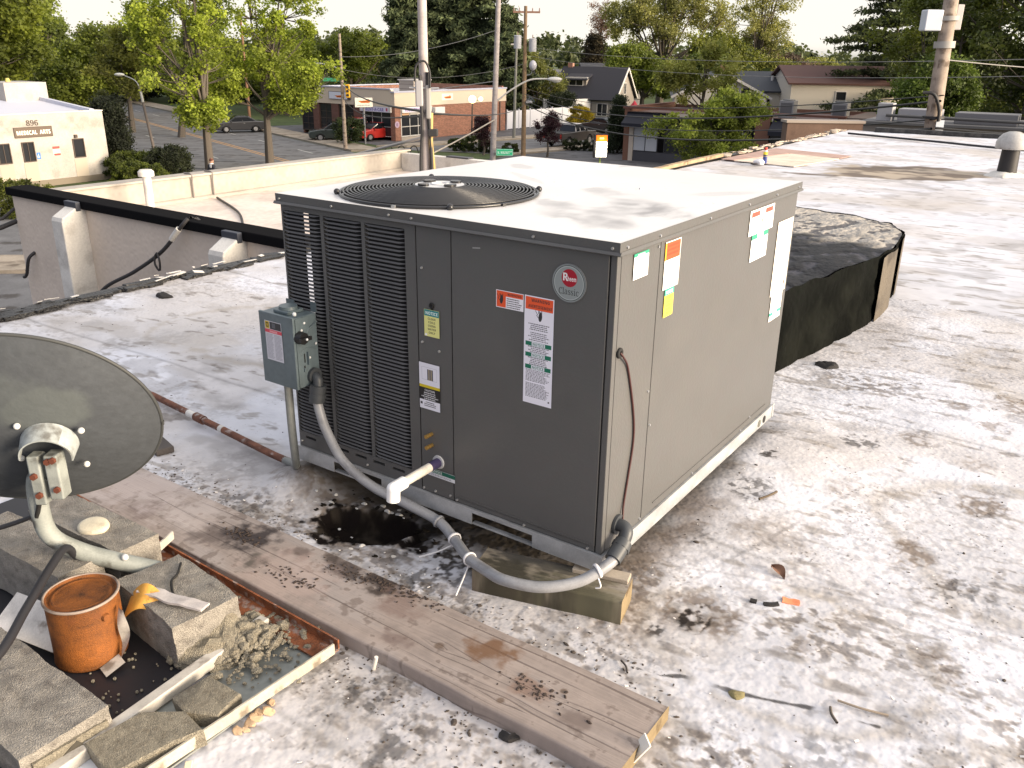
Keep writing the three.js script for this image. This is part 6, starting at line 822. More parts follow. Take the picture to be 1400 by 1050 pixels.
  const e = pole('slim grey pole with small crosspiece close behind the brown pole', [-.15, G, -82.5], [.0, 2.4, -82.5], .15, .1, mat([.2, .2, .18], .85)); part(e, 'crosspiece', [bb(-.35, 8.1, -.05, .55, 8.22, .05)], mat([.5, .48, .45], .6));
  // 5: heavy leaning pole behind our roof with square box
  const P0 = [10.36, G, -22], lean = [-.3, 10.6, 0], f = pole('heavy weathered pole standing behind the white roof with tape band and meter tag', P0, [P0[0] + lean[0], G + lean[1], P0[2]], .215, .155, poleW); const on = h => [lean[0] * h / 10.6, h, 0];
  part(f, 'pole_top', [cy(on(8.55), [on(8.55)[0] + .12, 10.9, .0], .10, .08, 10)], poleW); { const q = on(8.15); part(f, 'transformer_box', [rb(q[0] - .60, q[1] - .08, -.16, q[0] - .2, q[1] + .38, .16, .03)], mat([.5, .53, .58], .45)); part(f, 'steel_band', [cy(on(7.7), on(7.85), .235, .235, 16), cy(on(8.3), on(8.4), .235, .235, 16)], mat([.35, .33, .3], .6)); part(f, 'bracket', [bx(.3, .05, .05, q[0] - .18, q[1] + .1, .05), rb(q[0] + .12, q[1] - .05, -.1, q[0] + .28, q[1] + .5, .1, .02)], mat([.45, .42, .4], .6)); }
  { const q = on(6.35); part(f, 'cable_bracket', [tb([[q[0] - .45, q[1] + .35, .2], [q[0] - .2, q[1] + .32, .27], [q[0] - .02, q[1] + .0, .27], [q[0] + .02, q[1] - .3, .27]], .04, 14, 6)], blackM); const r = on(5.9); part(f, 'pole_tag', [bx(.19, .75, .02, r[0] + .08, r[1] - .2, .24, 0, 0, .03)], mat([.5, .55, .62], .6)); part(f, 'tape_band', [cy(on(6.1), on(6.16), .25, .25, 16)], blackM); }
  // 6: far poles
  const g = pole('thin dark lamp post between hedge and road at the left', [-25.7, G, -63.3], [-26.25, -.9, -63.3], .11, .08, mat([.14, .12, .11], .8), 'lamp post'); part(g, 'lamp_arm', [tb([[-.5, 4.7, 0], [-.75, 5.3, 0], [-1.6, 5.7, 0]], .04, 10, 6)], steelG); part(g, 'lamp_head', [new THREE.SphereGeometry(.28, 14, 8).scale(1.3, .4, .7).translate(-1.8, 5.7, 0)], mat([.6, .6, .55], .4)); part(g, 'white_collar', [cy([-.42, 3.9, 0], [-.49, 4.6, 0], .1, .09, 8)], mat([.5, .5, .48], .7));
  pole('thin brown pole rising behind the right street tree', [-29, G, -98], [-29, 4.6, -98], .16, .1, poleR);
  const h = pole('dark slim lamp standard with two glowing heads before the brick wall', [-3.6, G, -73], [-3.5, -2.0, -73], .07, .05, blackM, 'lamp standard');
  const bulb = new THREE.MeshStandardMaterial({ color: lin(.9, .8, .5), emissive: lin(1, .78, .38), emissiveIntensity: 3.2 }); for (const [x, r, i] of [[.1, .3, 0], [.78, .17, 1]]) { part(h, 'lamp_globe', [new THREE.SphereGeometry(r, 18, 12).translate(x, 3.92 + i * .03, .1)], bulb, i ? 'smaller glowing lamp head' : 'larger glowing lamp head'); } part(h, 'lamp_bar', [cy([0, 3.85, .05], [.8, 3.85, .05], .03, .03, 6)], blackM);
  const pl = new THREE.PointLight(lin(1, .75, .4), 9, 30, 2); pl.position.set(-3.4, -1.85, -72.2); pl.castShadow = true; scene.add(pl);
  // lit price style sign on the forecourt
  const s = thing('lit_sign', 'small lit sign box white with orange top on the forecourt', 'sign', [5.55, G, -58], .12); part(s, 'post', [cy([0, 0, 0], [0, 1.2, 0], .06, .06)], mat([.3, .4, .1], .6)); part(s, 'sign_box', [rb(-.46, 1.12, -.14, .46, 2.62, .14, .03)], blackM); const em = (c, k) => new THREE.MeshStandardMaterial({ color: lin(...c), emissive: lin(...c), emissiveIntensity: k });
  part(s, 'sign_panel', [bx(.72, .98, .02, .04, 1.66, .15)], em([1, .98, .9], .75)); part(s, 'sign_header', [bx(.72, .38, .02, .04, 2.36, .15)], em([1, .16, .01], .8)); part(s, 'header_mark', [bx(.28, .12, .012, .04, 2.36, .166)], em([1, .6, .2], .8)); const sl = new THREE.PointLight(lin(1, .85, .65), 3, 15, 2); sl.position.set(5.7, -4.1, -57.6); sl.castShadow = true; scene.add(sl);
  for (let i = 0; i < 3; i++) { const r = thing('bike_rack', ['leftmost black hoop of three standing behind the cream parapet', 'middle black hoop of three standing behind the cream parapet', 'rightmost black hoop of three, nearest the cable pole'][i], 'bike rack', [-9.7 + i * .95, G, -68.2 - i * .15], .3); part(r, 'hoop', [tb([[-.3, 0, 0], [-.28, .4, 0], [-.17, .6, 0], [0, .66, 0], [.16, .6, 0], [.3, .3, 0], [.36, 0, 0]], .045, 30, 6)], blackM); }
  const um = thing('patio_umbrella', 'red closed garden umbrella behind the black sedan', 'umbrella', [13.2, G, -101]); part(um, 'canopy', [rough(new THREE.ConeGeometry(1.2, 1.6, 8, 6, false).translate(0, 1.9, 0), .12, 2, 3)], mat([.42, .03, .05], .8)); part(um, 'pole', [cy([0, 0, 0], [0, 2.6, 0], .04, .04)], steelG);
}
// overhead cables
function cable(label, A, B, sag, r, m = blackM, cat = 'overhead cable') { const pts = []; for (let i = 0; i <= 16; i++) { const t = i / 16; pts.push([mix(A[0], B[0], t), mix(A[1], B[1], t) - sag * 4 * t * (1 - t), mix(A[2], B[2], t)]); } return solo('overhead_cable', tb(pts, r, 48, 5), m, label, cat); }
{
  const P4 = y => [.7, y, -67.5], P5 = (y, dx = 0) => [10.15 + dx, y, -21.7], grey = mat([.25, .24, .23], .7);
  cable('thin upper black cable running right from the brown pole to the leaning pole', P4(-.9), P5(.75, .05), .75, .016);
  cable('thick black cable, second highest from the brown pole to the leaning pole', P4(-1.3), P5(.62), .95, .03);
  cable('black cable, third down between the brown pole and the leaning pole', P4(-1.75), P5(.2, -.05), 1.0, .018);
  cable('lowest thick black cable between the brown pole and the leaning pole', P4(-2.0), P5(-.02, -.1), 1.15, .034);
  cable('pale thin wire crossing high in front of the sparse trees', [1.4, 1.9, -67.8], [17.5, 1.75, -24], .5, .012, grey); cable('pale thin wire under the top wire before the sparse trees', [.7, 1.4, -67.8], [16.5, 1.2, -26], .6, .011, grey);
  const b = K(-8.9, 0, -9.6); cable('black cable from the cable pole to the slim wooden pole on the left', [b[0], .62, b[2] + .1], [-13.6, -.75, -71.2], .35, .026); cable('thin black cable just below the cable pole to wooden pole line', [b[0], .55, b[2] + .1], [-13.6, -1.9, -71.2], .5, .018); cable('black cable from the cable pole right past the brick shop to the brown pole', [b[0], .6, b[2] + .1], [.6, -2.1, -67.7], .28, .02);
  cable('pale wire crossing high over the dark conifers', [-13.6, 1.1, -71], [-1.4, 3.0, -64], .5, .02, mat([.4, .38, .34], .7)); cable('second pale wire lower across the dark conifers', [-13.6, .2, -71], [.6, .8, -67.8], .8, .016, grey);
  cable('sloping guy wire from the thick grey pole down to the left', [-1.5, -2.9, -63.8], [-7.6, -5.7, -58], .1, .05, mat([.42, .38, .33], .7), 'guy wire'); cable('pale cable sloping from the cable pole down to the road on the left', [b[0], .2, b[2]], [-17, -5.7, -57], .2, .03, mat([.38, .35, .32], .7), 'guy wire');
  cable('guy wire rising from the shop roof to the thick grey pole', [-7.5, -1.6, -80], [-1.3, -.3, -64], .0, .03, mat([.4, .38, .36], .7), 'guy wire');
  cable('cable running along the back edge of the white roof to the right', P5(-.0), [18, -.1, -20.2], .12, .03); cable('cable from the leaning pole out of the frame at the upper right', [10.15, 1.55, -22], [24, 1.4, -30], .2, .014, grey);
}
// ---------------------------------------------------------------- trees and shrubs
const leafMat = (rough = .8, tr = .35) => new THREE.MeshPhysicalMaterial({ vertexColors: true, roughness: rough, transmission: tr, thickness: 0, side: THREE.DoubleSide, specularIntensity: .4 });
const LEAF = leafMat(.75, .58), NEEDLE = leafMat(.9, .12);
const bark = mat([.10, .085, .07], .95), barkDark = mat([.05, .042, .035], .95);
// clusters: [x, y, z, radius, tone]; leaves are small folded rhombs spread through each clump
function leaves(clusters, per, size, cA, cB, o = {}) {
  if (!o.asIs) { per *= 2.7; size *= .55; }
  const { droop = 0, long = 1.5, flat = 1 } = o, n = clusters.reduce((a, c) => a + Math.max(3, Math.round(per * (c[5] ?? 1))), 0), P = new Float32Array(n * 12), C = new Float32Array(n * 12), I = new Uint32Array(n * 6); let k = 0;
  for (const c of clusters) {
    const m = Math.max(3, Math.round(per * (c[5] ?? 1))), tone = c[4] ?? 1;
    for (let q = 0; q < m; q++) {
      const x = c[0] + gauss() * c[3] * .62, y = c[1] + gauss() * c[3] * .5 * flat, z = c[2] + gauss() * c[3] * .62, s = size * rr(.6, 1.35);
      let ax = rr(-1, 1), ay = rr(-.8, .6) - droop, az = rr(-1, 1), L = Math.hypot(ax, ay, az) || 1; ax /= L; ay /= L; az /= L;
      let bx_ = rr(-1, 1), by = rr(-1, 1), bz = rr(-1, 1); const dt = ax * bx_ + ay * by + az * bz; bx_ -= dt * ax; by -= dt * ay; bz -= dt * az; L = Math.hypot(bx_, by, bz) || 1; bx_ /= L; by /= L; bz /= L;
      const l = s * long * .5, w = s * .5, o12 = k * 12; P[o12] = x - ax * l; P[o12 + 1] = y - ay * l; P[o12 + 2] = z - az * l; P[o12 + 3] = x + bx_ * w; P[o12 + 4] = y + by * w; P[o12 + 5] = z + bz * w; P[o12 + 6] = x + ax * l; P[o12 + 7] = y + ay * l; P[o12 + 8] = z + az * l; P[o12 + 9] = x - bx_ * w; P[o12 + 10] = y - by * w; P[o12 + 11] = z - bz * w;
      const t = clamp(.15 + rnd() * .45 + (tone - .8) * .8), g = tone * rr(.9, 1.1); for (let v = 0; v < 4; v++) for (let e = 0; e < 3; e++) C[o12 + v * 3 + e] = mix(cA[e], cB[e], t) * g;
      const i6 = k * 6, b = k * 4; I[i6] = b; I[i6 + 1] = b + 1; I[i6 + 2] = b + 2; I[i6 + 3] = b; I[i6 + 4] = b + 2; I[i6 + 5] = b + 3; k++;
    }
  }
  const g = new THREE.BufferGeometry(); g.setAttribute('position', new THREE.BufferAttribute(P, 3)); g.setAttribute('color', new THREE.BufferAttribute(C, 3)); g.setIndex(new THREE.BufferAttribute(I, 1)); g.computeVertexNormals(); return g;
}
// crown: ellipsoids [dx, y, dz, rx, ry, rz] above the base; n clumps attached to limbs of the trunk
function tree(name, label, x, z, o) {
  const { sd, base = G, trunkH = 2, tr = .2, crown, n = 60, per = 90, size = .24, cr = .75, cA, cB, lean = [0, 0], limbs = 7, gaps = .42, twigs = true, bk = bark, group, cat = 'tree', droop = 0, shell = .5, long = 1.5 } = o; seed(sd);
  const t = thing(name, label, cat, [x, base, z], 0, group), cl = []; let guard = 0;
  while (cl.length < n && guard++ < n * 30) {
    const e = crown[Math.floor(rnd() * crown.length)], a = rr(0, 6.2832), u = rr(-1, 1), r = Math.pow(rnd(), shell) * (.78 + .34 * fbm(a * 1.2 + sd, u * 2 + sd, 3)), q = Math.sqrt(1 - u * u);
    const px = e[0] + e[3] * r * q * Math.cos(a), py = e[1] + e[4] * r * u, pz = e[2] + e[5] * r * q * Math.sin(a);
    if (fbm(px * .7 + sd * 3.1, py * .8 + pz * .6, 3) < gaps - .1 + .0 * r) continue;
    cl.push([px, py, pz, cr * rr(.65, 1.3), rr(.68, 1.3), rr(.6, 1.4)]);
  }
  const top = Math.max(...crown.map(e => e[1] + e[4] * .75)), cx = i => lean[0] * i, cz = i => lean[1] * i, TG = [];
  const tp = []; for (let i = 0; i <= 5; i++) { const f = i / 5; tp.push([cx(f) + (i ? rr(-.12, .12) : 0), top * f, cz(f) + (i ? rr(-.12, .12) : 0)]); }
  TG.push(taper([[0, -.2, 0], ...tp.slice(1)], o.fine ? [tr * 1.3, tr * .95, tr * .5, tr * .25, tr * .12, tr * .04] : [tr * 1.35, tr, tr * .8, tr * .55, tr * .3, tr * .1], 9, 4));
  const tips = []; for (let i = 0; i < limbs; i++) { const c = cl[Math.floor(rnd() * cl.length)]; if (c) tips.push(c); }
  const limbsP = tips.map(c => { const h = clamp(trunkH + rr(0, .45) * Math.max(0, c[1] - trunkH), trunkH * .85, top * .8), f = h / top, s = [cx(f), h, cz(f)]; return [s, [mix(s[0], c[0], .4), mix(s[1], c[1], .28) + rr(0, .3), mix(s[2], c[2], .4)], [mix(s[0], c[0], .75), mix(s[1], c[1], .7), mix(s[2], c[2], .75)], [c[0], c[1], c[2]]]; });
  for (const L of limbsP) TG.push(taper(L, [tr * .5, tr * .32, tr * .2, tr * .07], 6, 3));
  if (twigs) for (const c of cl) { let b = null, m = 1e9; for (const L of limbsP) for (const p of L) { const d = Math.hypot(p[0] - c[0], (p[1] - c[1]) * 1.0, p[2] - c[2]) + (p[1] > c[1] ? 1.2 : 0); if (d < m) { m = d; b = p; } } if (b && m > .2) TG.push(taper([b, [mix(b[0], c[0], .5) + rr(-.15, .15), mix(b[1], c[1], .45), mix(b[2], c[2], .5) + rr(-.15, .15)], [c[0], c[1] + .1, c[2]]], [tr * .14, tr * .1, tr * .04], 4, 2)); }
  part(t, 'trunk', TG, bk); part(t, 'crown', leaves(cl, per, size, cA, cB, { droop, long }), o.leafMat || LEAF, null, 'raw'); return t;
}
function conifer(label, x, z, o) {
  const { sd, h = 16, r = 4, base = G, tr = .28, y0 = .12, step = .55, cA = [.012, .026, .012], cB = [.03, .05, .02], dens = 1, droop = .25, power = .8, size = .4, spread = .5, name = 'conifer', ragged = .3, group, gap = 0 } = o; seed(sd);
  const t = thing(name, label, 'tree', [x, base, z], 0, group), TG = [taper([[0, -.2, 0], [0, h * .5, 0], [.05, h, 0]], [tr * 1.2, tr * .6, .03], 8, 4)], cl = [];
  for (let y = h * y0; y < h * .98; y += step * rr(.7, 1.3) * (.5 + .5 * (1 - y / h))) {
    const f = 1 - y / h, nb = Math.round(rr(4, 7)), a0 = rr(0, 6.28);
    for (let i = 0; i < nb; i++) { if (rnd() < gap) continue; const L = r * Math.pow(f, power) * rr(1 - ragged, 1 + ragged * .6) + .25, a = a0 + i / nb * 6.28 + rr(-.3, .3), dy = -droop * L + rr(-.1, .25) * L; const e = [Math.cos(a) * L, y + dy, Math.sin(a) * L], m = [Math.cos(a) * L * .55, y + dy * .3 + .08 * L, Math.sin(a) * L * .55]; TG.push(taper([[0, y, 0], m, e], [tr * .22 * f + .025, .03, .012], 4, 2)); const k = Math.max(2, Math.round(L / .55)); for (let j = 1; j <= k; j++) { const s = j / k, px = s < .55 ? mix(0, m[0], s / .55) : mix(m[0], e[0], (s - .55) / .45), py = s < .55 ? mix(y, m[1], s / .55) : mix(m[1], e[1], (s - .55) / .45), pz = s < .55 ? mix(0, m[2], s / .55) : mix(m[2], e[2], (s - .55) / .45); cl.push([px, py, pz, spread * (.6 + .6 * s), rr(.6, 1.25) * (.75 + .4 * s), rr(.7, 1.2)]); } }
  }
  cl.push([.03, h * .97, 0, .25, 1.1, .5]); part(t, 'trunk', TG, barkDark); part(t, 'crown', leaves(cl, 74 * dens, size * .36, cA, cB, { droop: .25, long: 3.2, flat: .5, asIs: true }), NEEDLE, null, 'raw'); return t;
}
function shrub(name, label, x, z, o) {
  const { sd, w = 1, h = 1, d = w, base = G, n = 26, per = 60, size = .12, cA = [.02, .035, .012], cB = [.05, .075, .02], boxy = 2, group, cat = 'shrub', cone = 0 } = o; seed(sd); const cl = [], t = thing(name, label, cat, [x, base, z], 0, group);
  for (let i = 0; i < n; i++) { const a = rr(0, 6.28), v = rr(0.06, 1), q = Math.pow(rnd(), .35), k = (cone ? (1 - v * cone) : Math.pow(Math.max(0, 1 - Math.pow(Math.abs(2 * v - .9) / 1.12, boxy * 2)), .5)) * q; let cx = Math.cos(a), cz = Math.sin(a); if (boxy > 2.5) { const m = Math.max(Math.abs(cx), Math.abs(cz)); cx /= m; cz /= m; } cl.push([cx * w / 2 * k, v * h, cz * d / 2 * k, Math.min(w, h) * .17, rr(.7, 1.3), 1]); }
  part(t, 'stem', [cy([0, -.1, 0], [0, h * .6, 0], .05, .03, 6), cy([.04, 0, 0], [w * .2, h * .6, .1], .03, .02, 5), cy([-.03, 0, 0], [-w * .2, h * .55, -.1], .03, .02, 5)], barkDark); part(t, 'foliage', leaves(cl, per, size, cA, cB), LEAF, null, 'raw'); return t;
}
const spring = [[.21, .27, .022], [.38, .45, .05]], mid = [[.13, .175, .022], [.25, .30, .038]], deep = [[.07, .10, .018], [.15, .195, .03]], olive = [[.16, .18, .03], [.29, .30, .06]], pale = [[.21, .22, .055], [.38, .37, .11]];
const ST = (sd, x, z, lab, extra = {}) => tree('street_tree', lab, x, z, { sd, fine: 1, trunkH: 2.6, tr: .25, crown: [[0, 6.2, 0, 3.5, 2.8, 3.3], [.2, 9.0, 0, 2.7, 3.0, 2.6], [-1.2, 5.0, .4, 2.2, 1.5, 2]], n: 210, per: 34, size: .25, cr: .56, cA: spring[0], cB: spring[1], gaps: .53, limbs: 16, shell: .7, ...extra });
ST(11, -20.1, -58.0, 'bright green street tree beside the person, left of two over the road', { crown: [[-.4, 6.3, 0, 3.7, 2.5, 3.3], [-.6, 9.0, 0, 2.6, 2.4, 2.4], [0, 3.6, .3, 1.7, 1.1, 1.5], [-2.8, 8.4, 0, 1.5, 2.0, 1.4], [.6, 11.2, 0, .8, 1.8, .8], [-1.0, 11.6, 0, .7, 1.7, .7]], lean: [.3, 0], n: 290 });
ST(12, -17.0, -61.2, 'bright green street tree with low side limb, right of two over the road', { crown: [[.6, 6.8, 0, 3.9, 2.1, 3.3], [.9, 9.4, 0, 2.9, 2.0, 2.5], [-2.5, 5.3, .6, 1.7, 1.2, 1.6], [3.2, 6.0, 0, 2.1, 1.5, 1.7], [1.9, 4.4, .3, 1.8, .9, 1.5], [1.9, 11.6, 0, .7, 1.9, .7], [-.2, 12.2, 0, .7, 1.9, .7], [3.5, 9.6, 0, .8, 1.8, .8]], gaps: .53, n: 330 });
tree('street_tree', 'smaller olive street tree beyond the lamp post at the left', -36, -84, { sd: 14, trunkH: 3, tr: .24, crown: [[0, 5.8, 0, 3.8, 2.8, 3.6], [1, 7.4, 0, 2.5, 2.0, 2.4]], n: 80, per: 80, size: .3, cr: .9, cA: olive[0], cB: olive[1] });
tree('street_tree', 'loose green tree with dark leaning limb above the street lamp post', -30, -80, { sd: 15, trunkH: 3, tr: .26, crown: [[.5, 7.2, 0, 3.6, 2.8, 3], [3.4, 10, 0, 2.4, 2, 2.2], [-1.5, 9.4, 0, 2.2, 1.8, 2]], n: 85, per: 60, size: .28, cr: .8, cA: mid[0], cB: spring[0], gaps: .5, limbs: 11, lean: [2, 0] });
const bigs = [[21, -49, -85, 16.5, 7.2, mid, 'dark green tree behind the medical building at the left edge'], [22, -45, -78, 15.5, 5.2, [[.12, .16, .014], [.24, .28, .028]], 'yellow green tree top rising over the medical building'], [23, -57, -108, 12.3, 5, deep, 'darkest tree of the mass behind the medical building'], [24, -46, -100, 9.8, 5, mid, 'rounded green tree right of the dark mass behind the medical building'], [25, -62, -92, 17, 7, deep, 'tall dark tree at the far left behind the medical building'], [26, -58, -128, 10.5, 6, olive, 'olive tree far along the road on its left side'], [27, -38, -112, 10.5, 5, mid, 'middle sized tree standing beyond the road behind the lamp post'], [28, -31, -122, 10.5, 5.2, mid, 'rounded tree beyond the shop row, behind the right street tree']];
for (const [sd, x, z, h, r, c, lab] of bigs) tree('broadleaf_tree', lab, x, z, { sd, trunkH: h * .18, tr: .4, crown: [[0, h * .52, 0, r, h * .3, r], [r * .2, h * .74, 0, r * .7, h * .24, r * .7], [-r * .35, h * .4, r * .3, r * .7, h * .22, r * .6]], n: 120, per: 105, size: .42, cr: 1.25, cA: c[0], cB: c[1], gaps: .4, limbs: 6, shell: .4 });
for (const [sd, x, z, h, r, c, lab] of [[33, -17.5, -128, 9.6, 5, mid, 'round green tree just left of the conifer row'], [31, -22.5, -124, 10.4, 5.5, mid, 'round green tree behind the shop, left of the conifers'], [32, -28, -110, 9.4, 4.6, spring, 'light green tree behind the shop front at the left']]) tree('broadleaf_tree', lab, x, z, { sd, trunkH: 2, tr: .3, crown: [[0, h * .55, 0, r, h * .38, r], [1, h * .72, 0, r * .6, h * .25, r * .6]], n: 80, per: 95, size: .4, cr: 1.15, cA: c[0], cB: c[1], shell: .4 });
for (const [sd, x, z, h, r, lab] of [[41, -12.4, -106, 14.8, 5.6, 'dark conifer with long drooping boughs at the left end of the conifer row'], [42, -8.2, -108, 18.6, 5.4, 'tall dark conifer behind the shop roof unit'], [43, -4.4, -107, 19, 5.2, 'tallest dark conifer behind the thick grey pole'], [44, -10.2, -113, 18.2, 5.4, 'tall conifer standing behind the conifer row'], [45, -1.3, -104, 12.4, 4.2, 'dark conifer beside the brown utility pole']]) conifer(lab, x, z, { sd, h, r, size: .5, spread: .75, dens: 1.35, step: .8, droop: .16, power: .72, ragged: .55, y0: .08, gap: .1, cA: [.045, .062, .03], cB: [.10, .125, .055] });
tree('yellow_green_tree', 'yellow green bushy tree over the white fence beside the brown pole', 2.4, -106, { sd: 51, trunkH: 1.2, tr: .18, crown: [[0, 4.4, 0, 3.4, 2.8, 2.6], [1.4, 3.4, 0, 2.9, 1.8, 2.2], [-1, 6.2, 0, 1.6, 1.5, 1.5]], n: 60, per: 90, size: .3, cr: .9, cA: olive[0], cB: pale[0], shell: .45 });
conifer('dark sparse pine left of the big pale tree, behind the steep roofed house', 12, -142, { sd: 52, h: 10.4, r: 3.4, size: .5, spread: .8, dens: 1.2, step: .8, ragged: .5, cA: [.03, .028, .016], cB: [.07, .055, .03] });
tree('bare_tree', 'brownish nearly bare tree top above the dark pine', 13.2, -146, { sd: 53, trunkH: 7, tr: .2, crown: [[0, 12.2, 0, 2.6, 3, 2.6]], n: 60, per: 22, size: .26, cr: .8, cA: [.16, .09, .06], cB: [.26, .16, .10], gaps: .48, limbs: 10 });
tree('sparse_tree', 'large airy tree with dark limbs, left of two pale trees over the houses', 20.5, -130, { sd: 54, trunkH: 3.5, tr: .5, crown: [[0, 10.6, 0, 8.2, 3.4, 7], [1.5, 14.2, 0, 7, 3, 6], [-4.5, 12.4, 0, 4, 2.5, 4], [6, 13, 0, 4, 3, 4]], n: 190, per: 52, size: .36, cr: 1.15, cA: olive[0], cB: pale[1], gaps: .5, limbs: 20, shell: .6 });
tree('sparse_tree', 'airy tree with spreading limbs, right of two pale trees over the houses', 36, -138, { sd: 55, trunkH: 4, tr: .42, crown: [[0, 11.4, 0, 6.2, 4.2, 6], [.5, 16, 0, 5.4, 3.2, 5]], n: 150, per: 42, size: .34, cr: 1.05, cA: olive[0], cB: pale[1], gaps: .52, limbs: 20, shell: .6 });
for (const [sd, x, z, h, r, c, lab] of [[56, 16.5, -118, 9.0, 6.2, mid, 'dense green tree behind the steep roofed house gable'], [57, 25.5, -116, 8.4, 4.6, deep, 'dark green tree behind the pale gabled house'], [58, 27.5, -122, 11.2, 5, [[.11, .14, .016], [.24, .26, .03]], 'green tree under the airy trees in the middle'], [60, 41.5, -140, 8.4, 5.2, [[.10, .07, .05], [.19, .13, .08]], 'brownish leafless looking tree beside the bright sky gap'], [61, 37.5, -132, 7.6, 3.6, olive, 'olive bush like tree before the brownish tree'], [62, 50, -150, 7.6, 5.5, olive, 'low green tree at the foot of the bright sky gap']]) tree('broadleaf_tree', lab, x, z, { sd, trunkH: 1.6, tr: .3, crown: [[0, h * .55, 0, r, h * .36, r * .9], [-r * .3, h * .7, 0, r * .6, h * .26, r * .6]], n: 90, per: 80, size: .42, cr: 1.2, cA: c[0], cB: c[1], shell: .42 });
tree('small_tree', 'yellow green small tree rising above the awning shop roof', 14.6, -71, { sd: 63, trunkH: 2.5, tr: .16, crown: [[0, 5.4, 0, 3.6, 1.7, 2.8], [.6, 7.3, 0, 2.0, 1.5, 1.8], [-2, 6.0, 0, 1.6, 1.1, 1.4]], n: 75, per: 66, size: .24, cr: .62, cA: spring[0], cB: pale[1], gaps: .44, limbs: 12 });
tree('small_tree', 'bushy green small tree standing in front of the navy awning shop', 11.5, -52.5, { sd: 64, trunkH: 1.8, tr: .15, crown: [[-.6, 3.3, 0, 3.6, 1.6, 2.6], [.4, 2.4, 0, 3.4, 1.2, 2.4], [1.2, 4.6, 0, 2.2, 1.0, 1.8]], n: 120, per: 72, size: .21, cr: .55, cA: [.17, .22, .028], cB: [.34, .40, .06], gaps: .48, limbs: 14 });
conifer('dark layered cedar at the right of the bright sky gap', 31, -76, { sd: 65, h: 14.5, r: 7.0, size: .34, spread: .62, dens: 1.15, step: 1.0, droop: .06, power: .7, ragged: .45, gap: .12, cA: [.045, .06, .028], cB: [.10, .12, .045] });
conifer('dark cedar behind the leaning pole', 38, -82, { sd: 66, h: 16, r: 7, size: .36, spread: .65, dens: 1.2, step: 1.0, droop: .08, power: .7, ragged: .4, cA: [.045, .06, .028], cB: [.10, .12, .045] });
tree('round_tree', 'dense rounded green tree just left of the leaning pole', 21.0, -46, { sd: 67, trunkH: 1.0, tr: .25, crown: [[0, 3.6, 0, 2.5, 3.0, 2.4], [.3, 6.0, 0, 1.7, 2.0, 1.7]], n: 120, per: 120, size: .2, cr: .6, cA: [.09, .14, .02], cB: [.2, .27, .04], shell: .38, gaps: .3 });
for (const [sd, x, z, h, r, c, lab] of [[68, 28.5, -50, 17, 5.2, deep, 'large dark tree right of the leaning pole'], [69, 36, -56, 18, 6, deep, 'large dark tree at the right edge of the view'], [70, 31, -64, 16, 5.5, mid, 'tall green tree behind the leaning pole top']]) tree('broadleaf_tree', lab, x, z, { sd, trunkH: 2, tr: .4, crown: [[0, h * .3, 0, r, h * .26, r], [0, h * .58, 0, r * 1.05, h * .26, r], [.5, h * .82, 0, r * .8, h * .2, r * .8]], n: 180, per: 110, size: .3, cr: .95, cA: c[0], cB: [c[1][0] * .85, c[1][1] * .8, c[1][2]], gaps: .4, shell: .4 });
// shrubs and hedges
const plum = [[.035, .010, .016], [.075, .025, .035]];
tree('purple_tree', 'small purple leaved tree beside the pickup truck', 2.45, -68.3, { sd: 71, trunkH: .9, tr: .08, crown: [[0, 1.9, 0, 1.25, .95, 1.1], [.3, 2.6, 0, .7, .6, .7]], n: 60, per: 46, size: .13, cr: .32, cA: plum[0], cB: plum[1], gaps: .4 });
tree('purple_tree', 'purple leaved tree half hidden behind the thick grey pole', -2.5, -69, { sd: 72, trunkH: .9, tr: .08, crown: [[0, 1.7, 0, 1.0, .9, .9], [-.1, 2.4, 0, .6, .5, .6]], n: 50, per: 46, size: .13, cr: .34, cA: plum[0], cB: plum[1], gaps: .4 });
for (const [sd, x, z, w, h, lab] of [[73, -4.75, -72.0, 1.2, .9, 'leftmost clipped box hedge left of the lamp standard'], [74, -3.35, -71.6, 1.5, 1.15, 'larger clipped box hedge beside the lamp standard'], [75, -2.35, -71, 1.0, .9, 'low dark hedge at the foot of the thick grey pole'], [76, -.4, -70.6, 1.2, .7, 'low yellowish hedge right of the thick grey pole'], [77, 4.7, -73.6, 1.5, .85, 'clipped hedge before the pickup, next to the purple tree'], [78, 6.2, -73.3, 1.2, .8, 'clipped hedge before the pickup, middle one'], [79, 7.6, -74.6, 1.5, .95, 'clipped hedge before the pickup, nearest the tall green column'], [80, 9.6, -79, 1.2, .9, 'small clipped hedge behind the lit sign']]) shrub('clipped_hedge', lab, x, z, { sd, w, h, n: 44, per: 46, size: .12, boxy: 3, cat: 'hedge', cA: sd === 76 ? [.1, .11, .01] : [.02, .032, .008], cB: sd < 75 ? [.09, .12, .02] : [.05, .065, .015] });
shrub('columnar_shrub', 'dark green sloping column shrub left of the awning shop', 8.25, -72, { sd: 81, w: 2.4, h: 4.2, n: 120, per: 60, size: .14, cone: .75, cA: [.016, .032, .01], cB: [.035, .055, .015] }); shrub('round_shrub', 'round dark clipped shrub over the white fence', 5.6, -103.2, { sd: 82, w: 3.6, h: 3.2, n: 70, per: 60, size: .2, cA: [.02, .032, .01], cB: [.04, .055, .015] }); shrub('yellow_shrub', 'bright yellow shrub behind the pickup truck', 7.1, -98, { sd: 83, w: 3.2, h: 1.9, n: 60, per: 60, size: .18, cA: [.35, .27, .01], cB: [.5, .4, .02] });
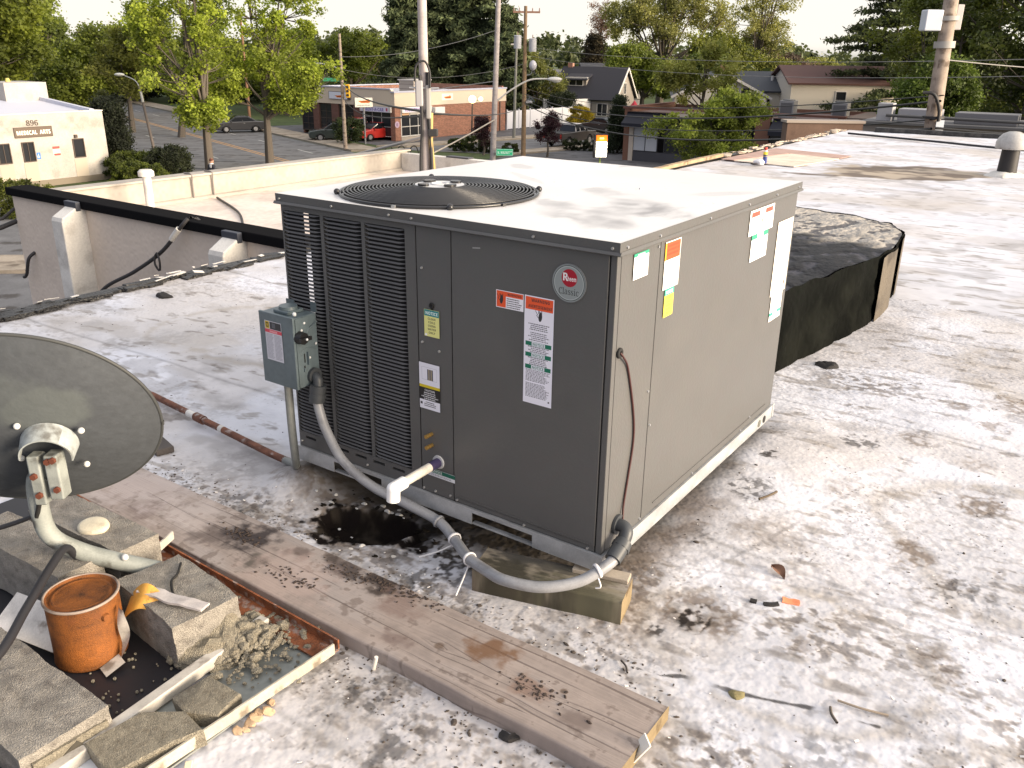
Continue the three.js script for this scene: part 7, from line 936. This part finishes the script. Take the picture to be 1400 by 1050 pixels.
shrub('dark_conifer_hedge', 'dark spiky evergreen shrub at the medical building corner', -25.7, -56.8, { sd: 84, w: 2.8, h: 4.4, n: 120, per: 60, size: .17, cone: .55, cA: [.010, .018, .008], cB: [.026, .036, .012] }); shrub('dark_conifer_hedge', 'yellowish topped evergreen behind the dark spiky shrub', -28.4, -62, { sd: 85, w: 2.4, h: 4.6, n: 70, per: 56, size: .18, cone: .6, cA: [.03, .045, .01], cB: [.08, .09, .015] });
for (const [sd, x, z, w, h, lab, c] of [[86, -23.0, -53.4, 3.6, 1.5, 'wide yellow green hedge mound behind the cream parapet', 1], [87, -21.9, -51.2, 3.2, 1.2, 'lower green hedge mound nearest the cream parapet', 1], [88, -20.7, -52.8, 2.6, 1.9, 'dark rounded shrub right of the hedge mounds', 0]]) shrub('hedge_mound', lab, x, z, { sd, w, h, d: w * .7, n: 80, per: 62, size: .15, cat: 'hedge', cA: c ? [.05, .075, .008] : [.014, .024, .009], cB: c ? [.13, .16, .014] : [.04, .052, .014] });
shrub('round_hedge', 'flat topped yellow green hedge before the medical building at the left edge', -23.9, -41.0, { sd: 89, w: 4.6, h: 1.5, d: 3, n: 110, per: 70, size: .12, boxy: 2.4, cat: 'hedge', cA: [.06, .08, .01], cB: [.15, .17, .015] }); shrub('low_shrub', 'spreading green shrub beside the green car at the shop', -14.2, -75.6, { sd: 90, w: 2.6, h: 2.0, n: 50, per: 56, size: .16, cA: [.03, .05, .012], cB: [.07, .1, .02] });
{ // far woods: one mass nobody could count, all round the horizon that shows
  seed(200); const cl = []; for (let i = 0; i < 900; i++) { const a = rr(-.72, .72), d = rr(165, 260), x = Math.tan(a) * d, hmax = (6 + 5 * fbm(a * 9, 3, 3)) * (d / 200), y = rr(.5, hmax); cl.push([x, y, -d, rr(1.6, 3.2), rr(.7, 1.25), 1]); }
  const w = part(scene, numbered('far_woods'), leaves(cl, 90, .8, [.05, .075, .02], [.12, .14, .045], { asIs: true }), LEAF, null, 'raw'); w.position.set(0, G, 0); w.userData = { label: 'hazy green woods far off along the horizon', category: 'woods', kind: 'stuff' };
  const cl2 = []; for (let i = 0; i < 260; i++) { const t = rnd(), x = mix(-75, -36, t), z = mix(-150, -128, rnd()); cl2.push([x, rr(.5, 7), z, rr(1.2, 2.2), rr(.6, 1.1), 1]); } for (let i = 0; i < 150; i++) { cl2.push([rr(24, 62), rr(.3, 5), rr(-105, -92), rr(1, 2), rr(.6, 1.1), 1]); }
  const u = part(scene, numbered('under_growth'), leaves(cl2, 50, .7, [.02, .035, .01], [.06, .08, .02], { asIs: true }), LEAF, null, 'raw'); u.position.set(0, G, 0); u.userData = { label: 'dark undergrowth filling the ground under the farther trees', category: 'undergrowth', kind: 'stuff' };
}
renderer.render(scene, camera);
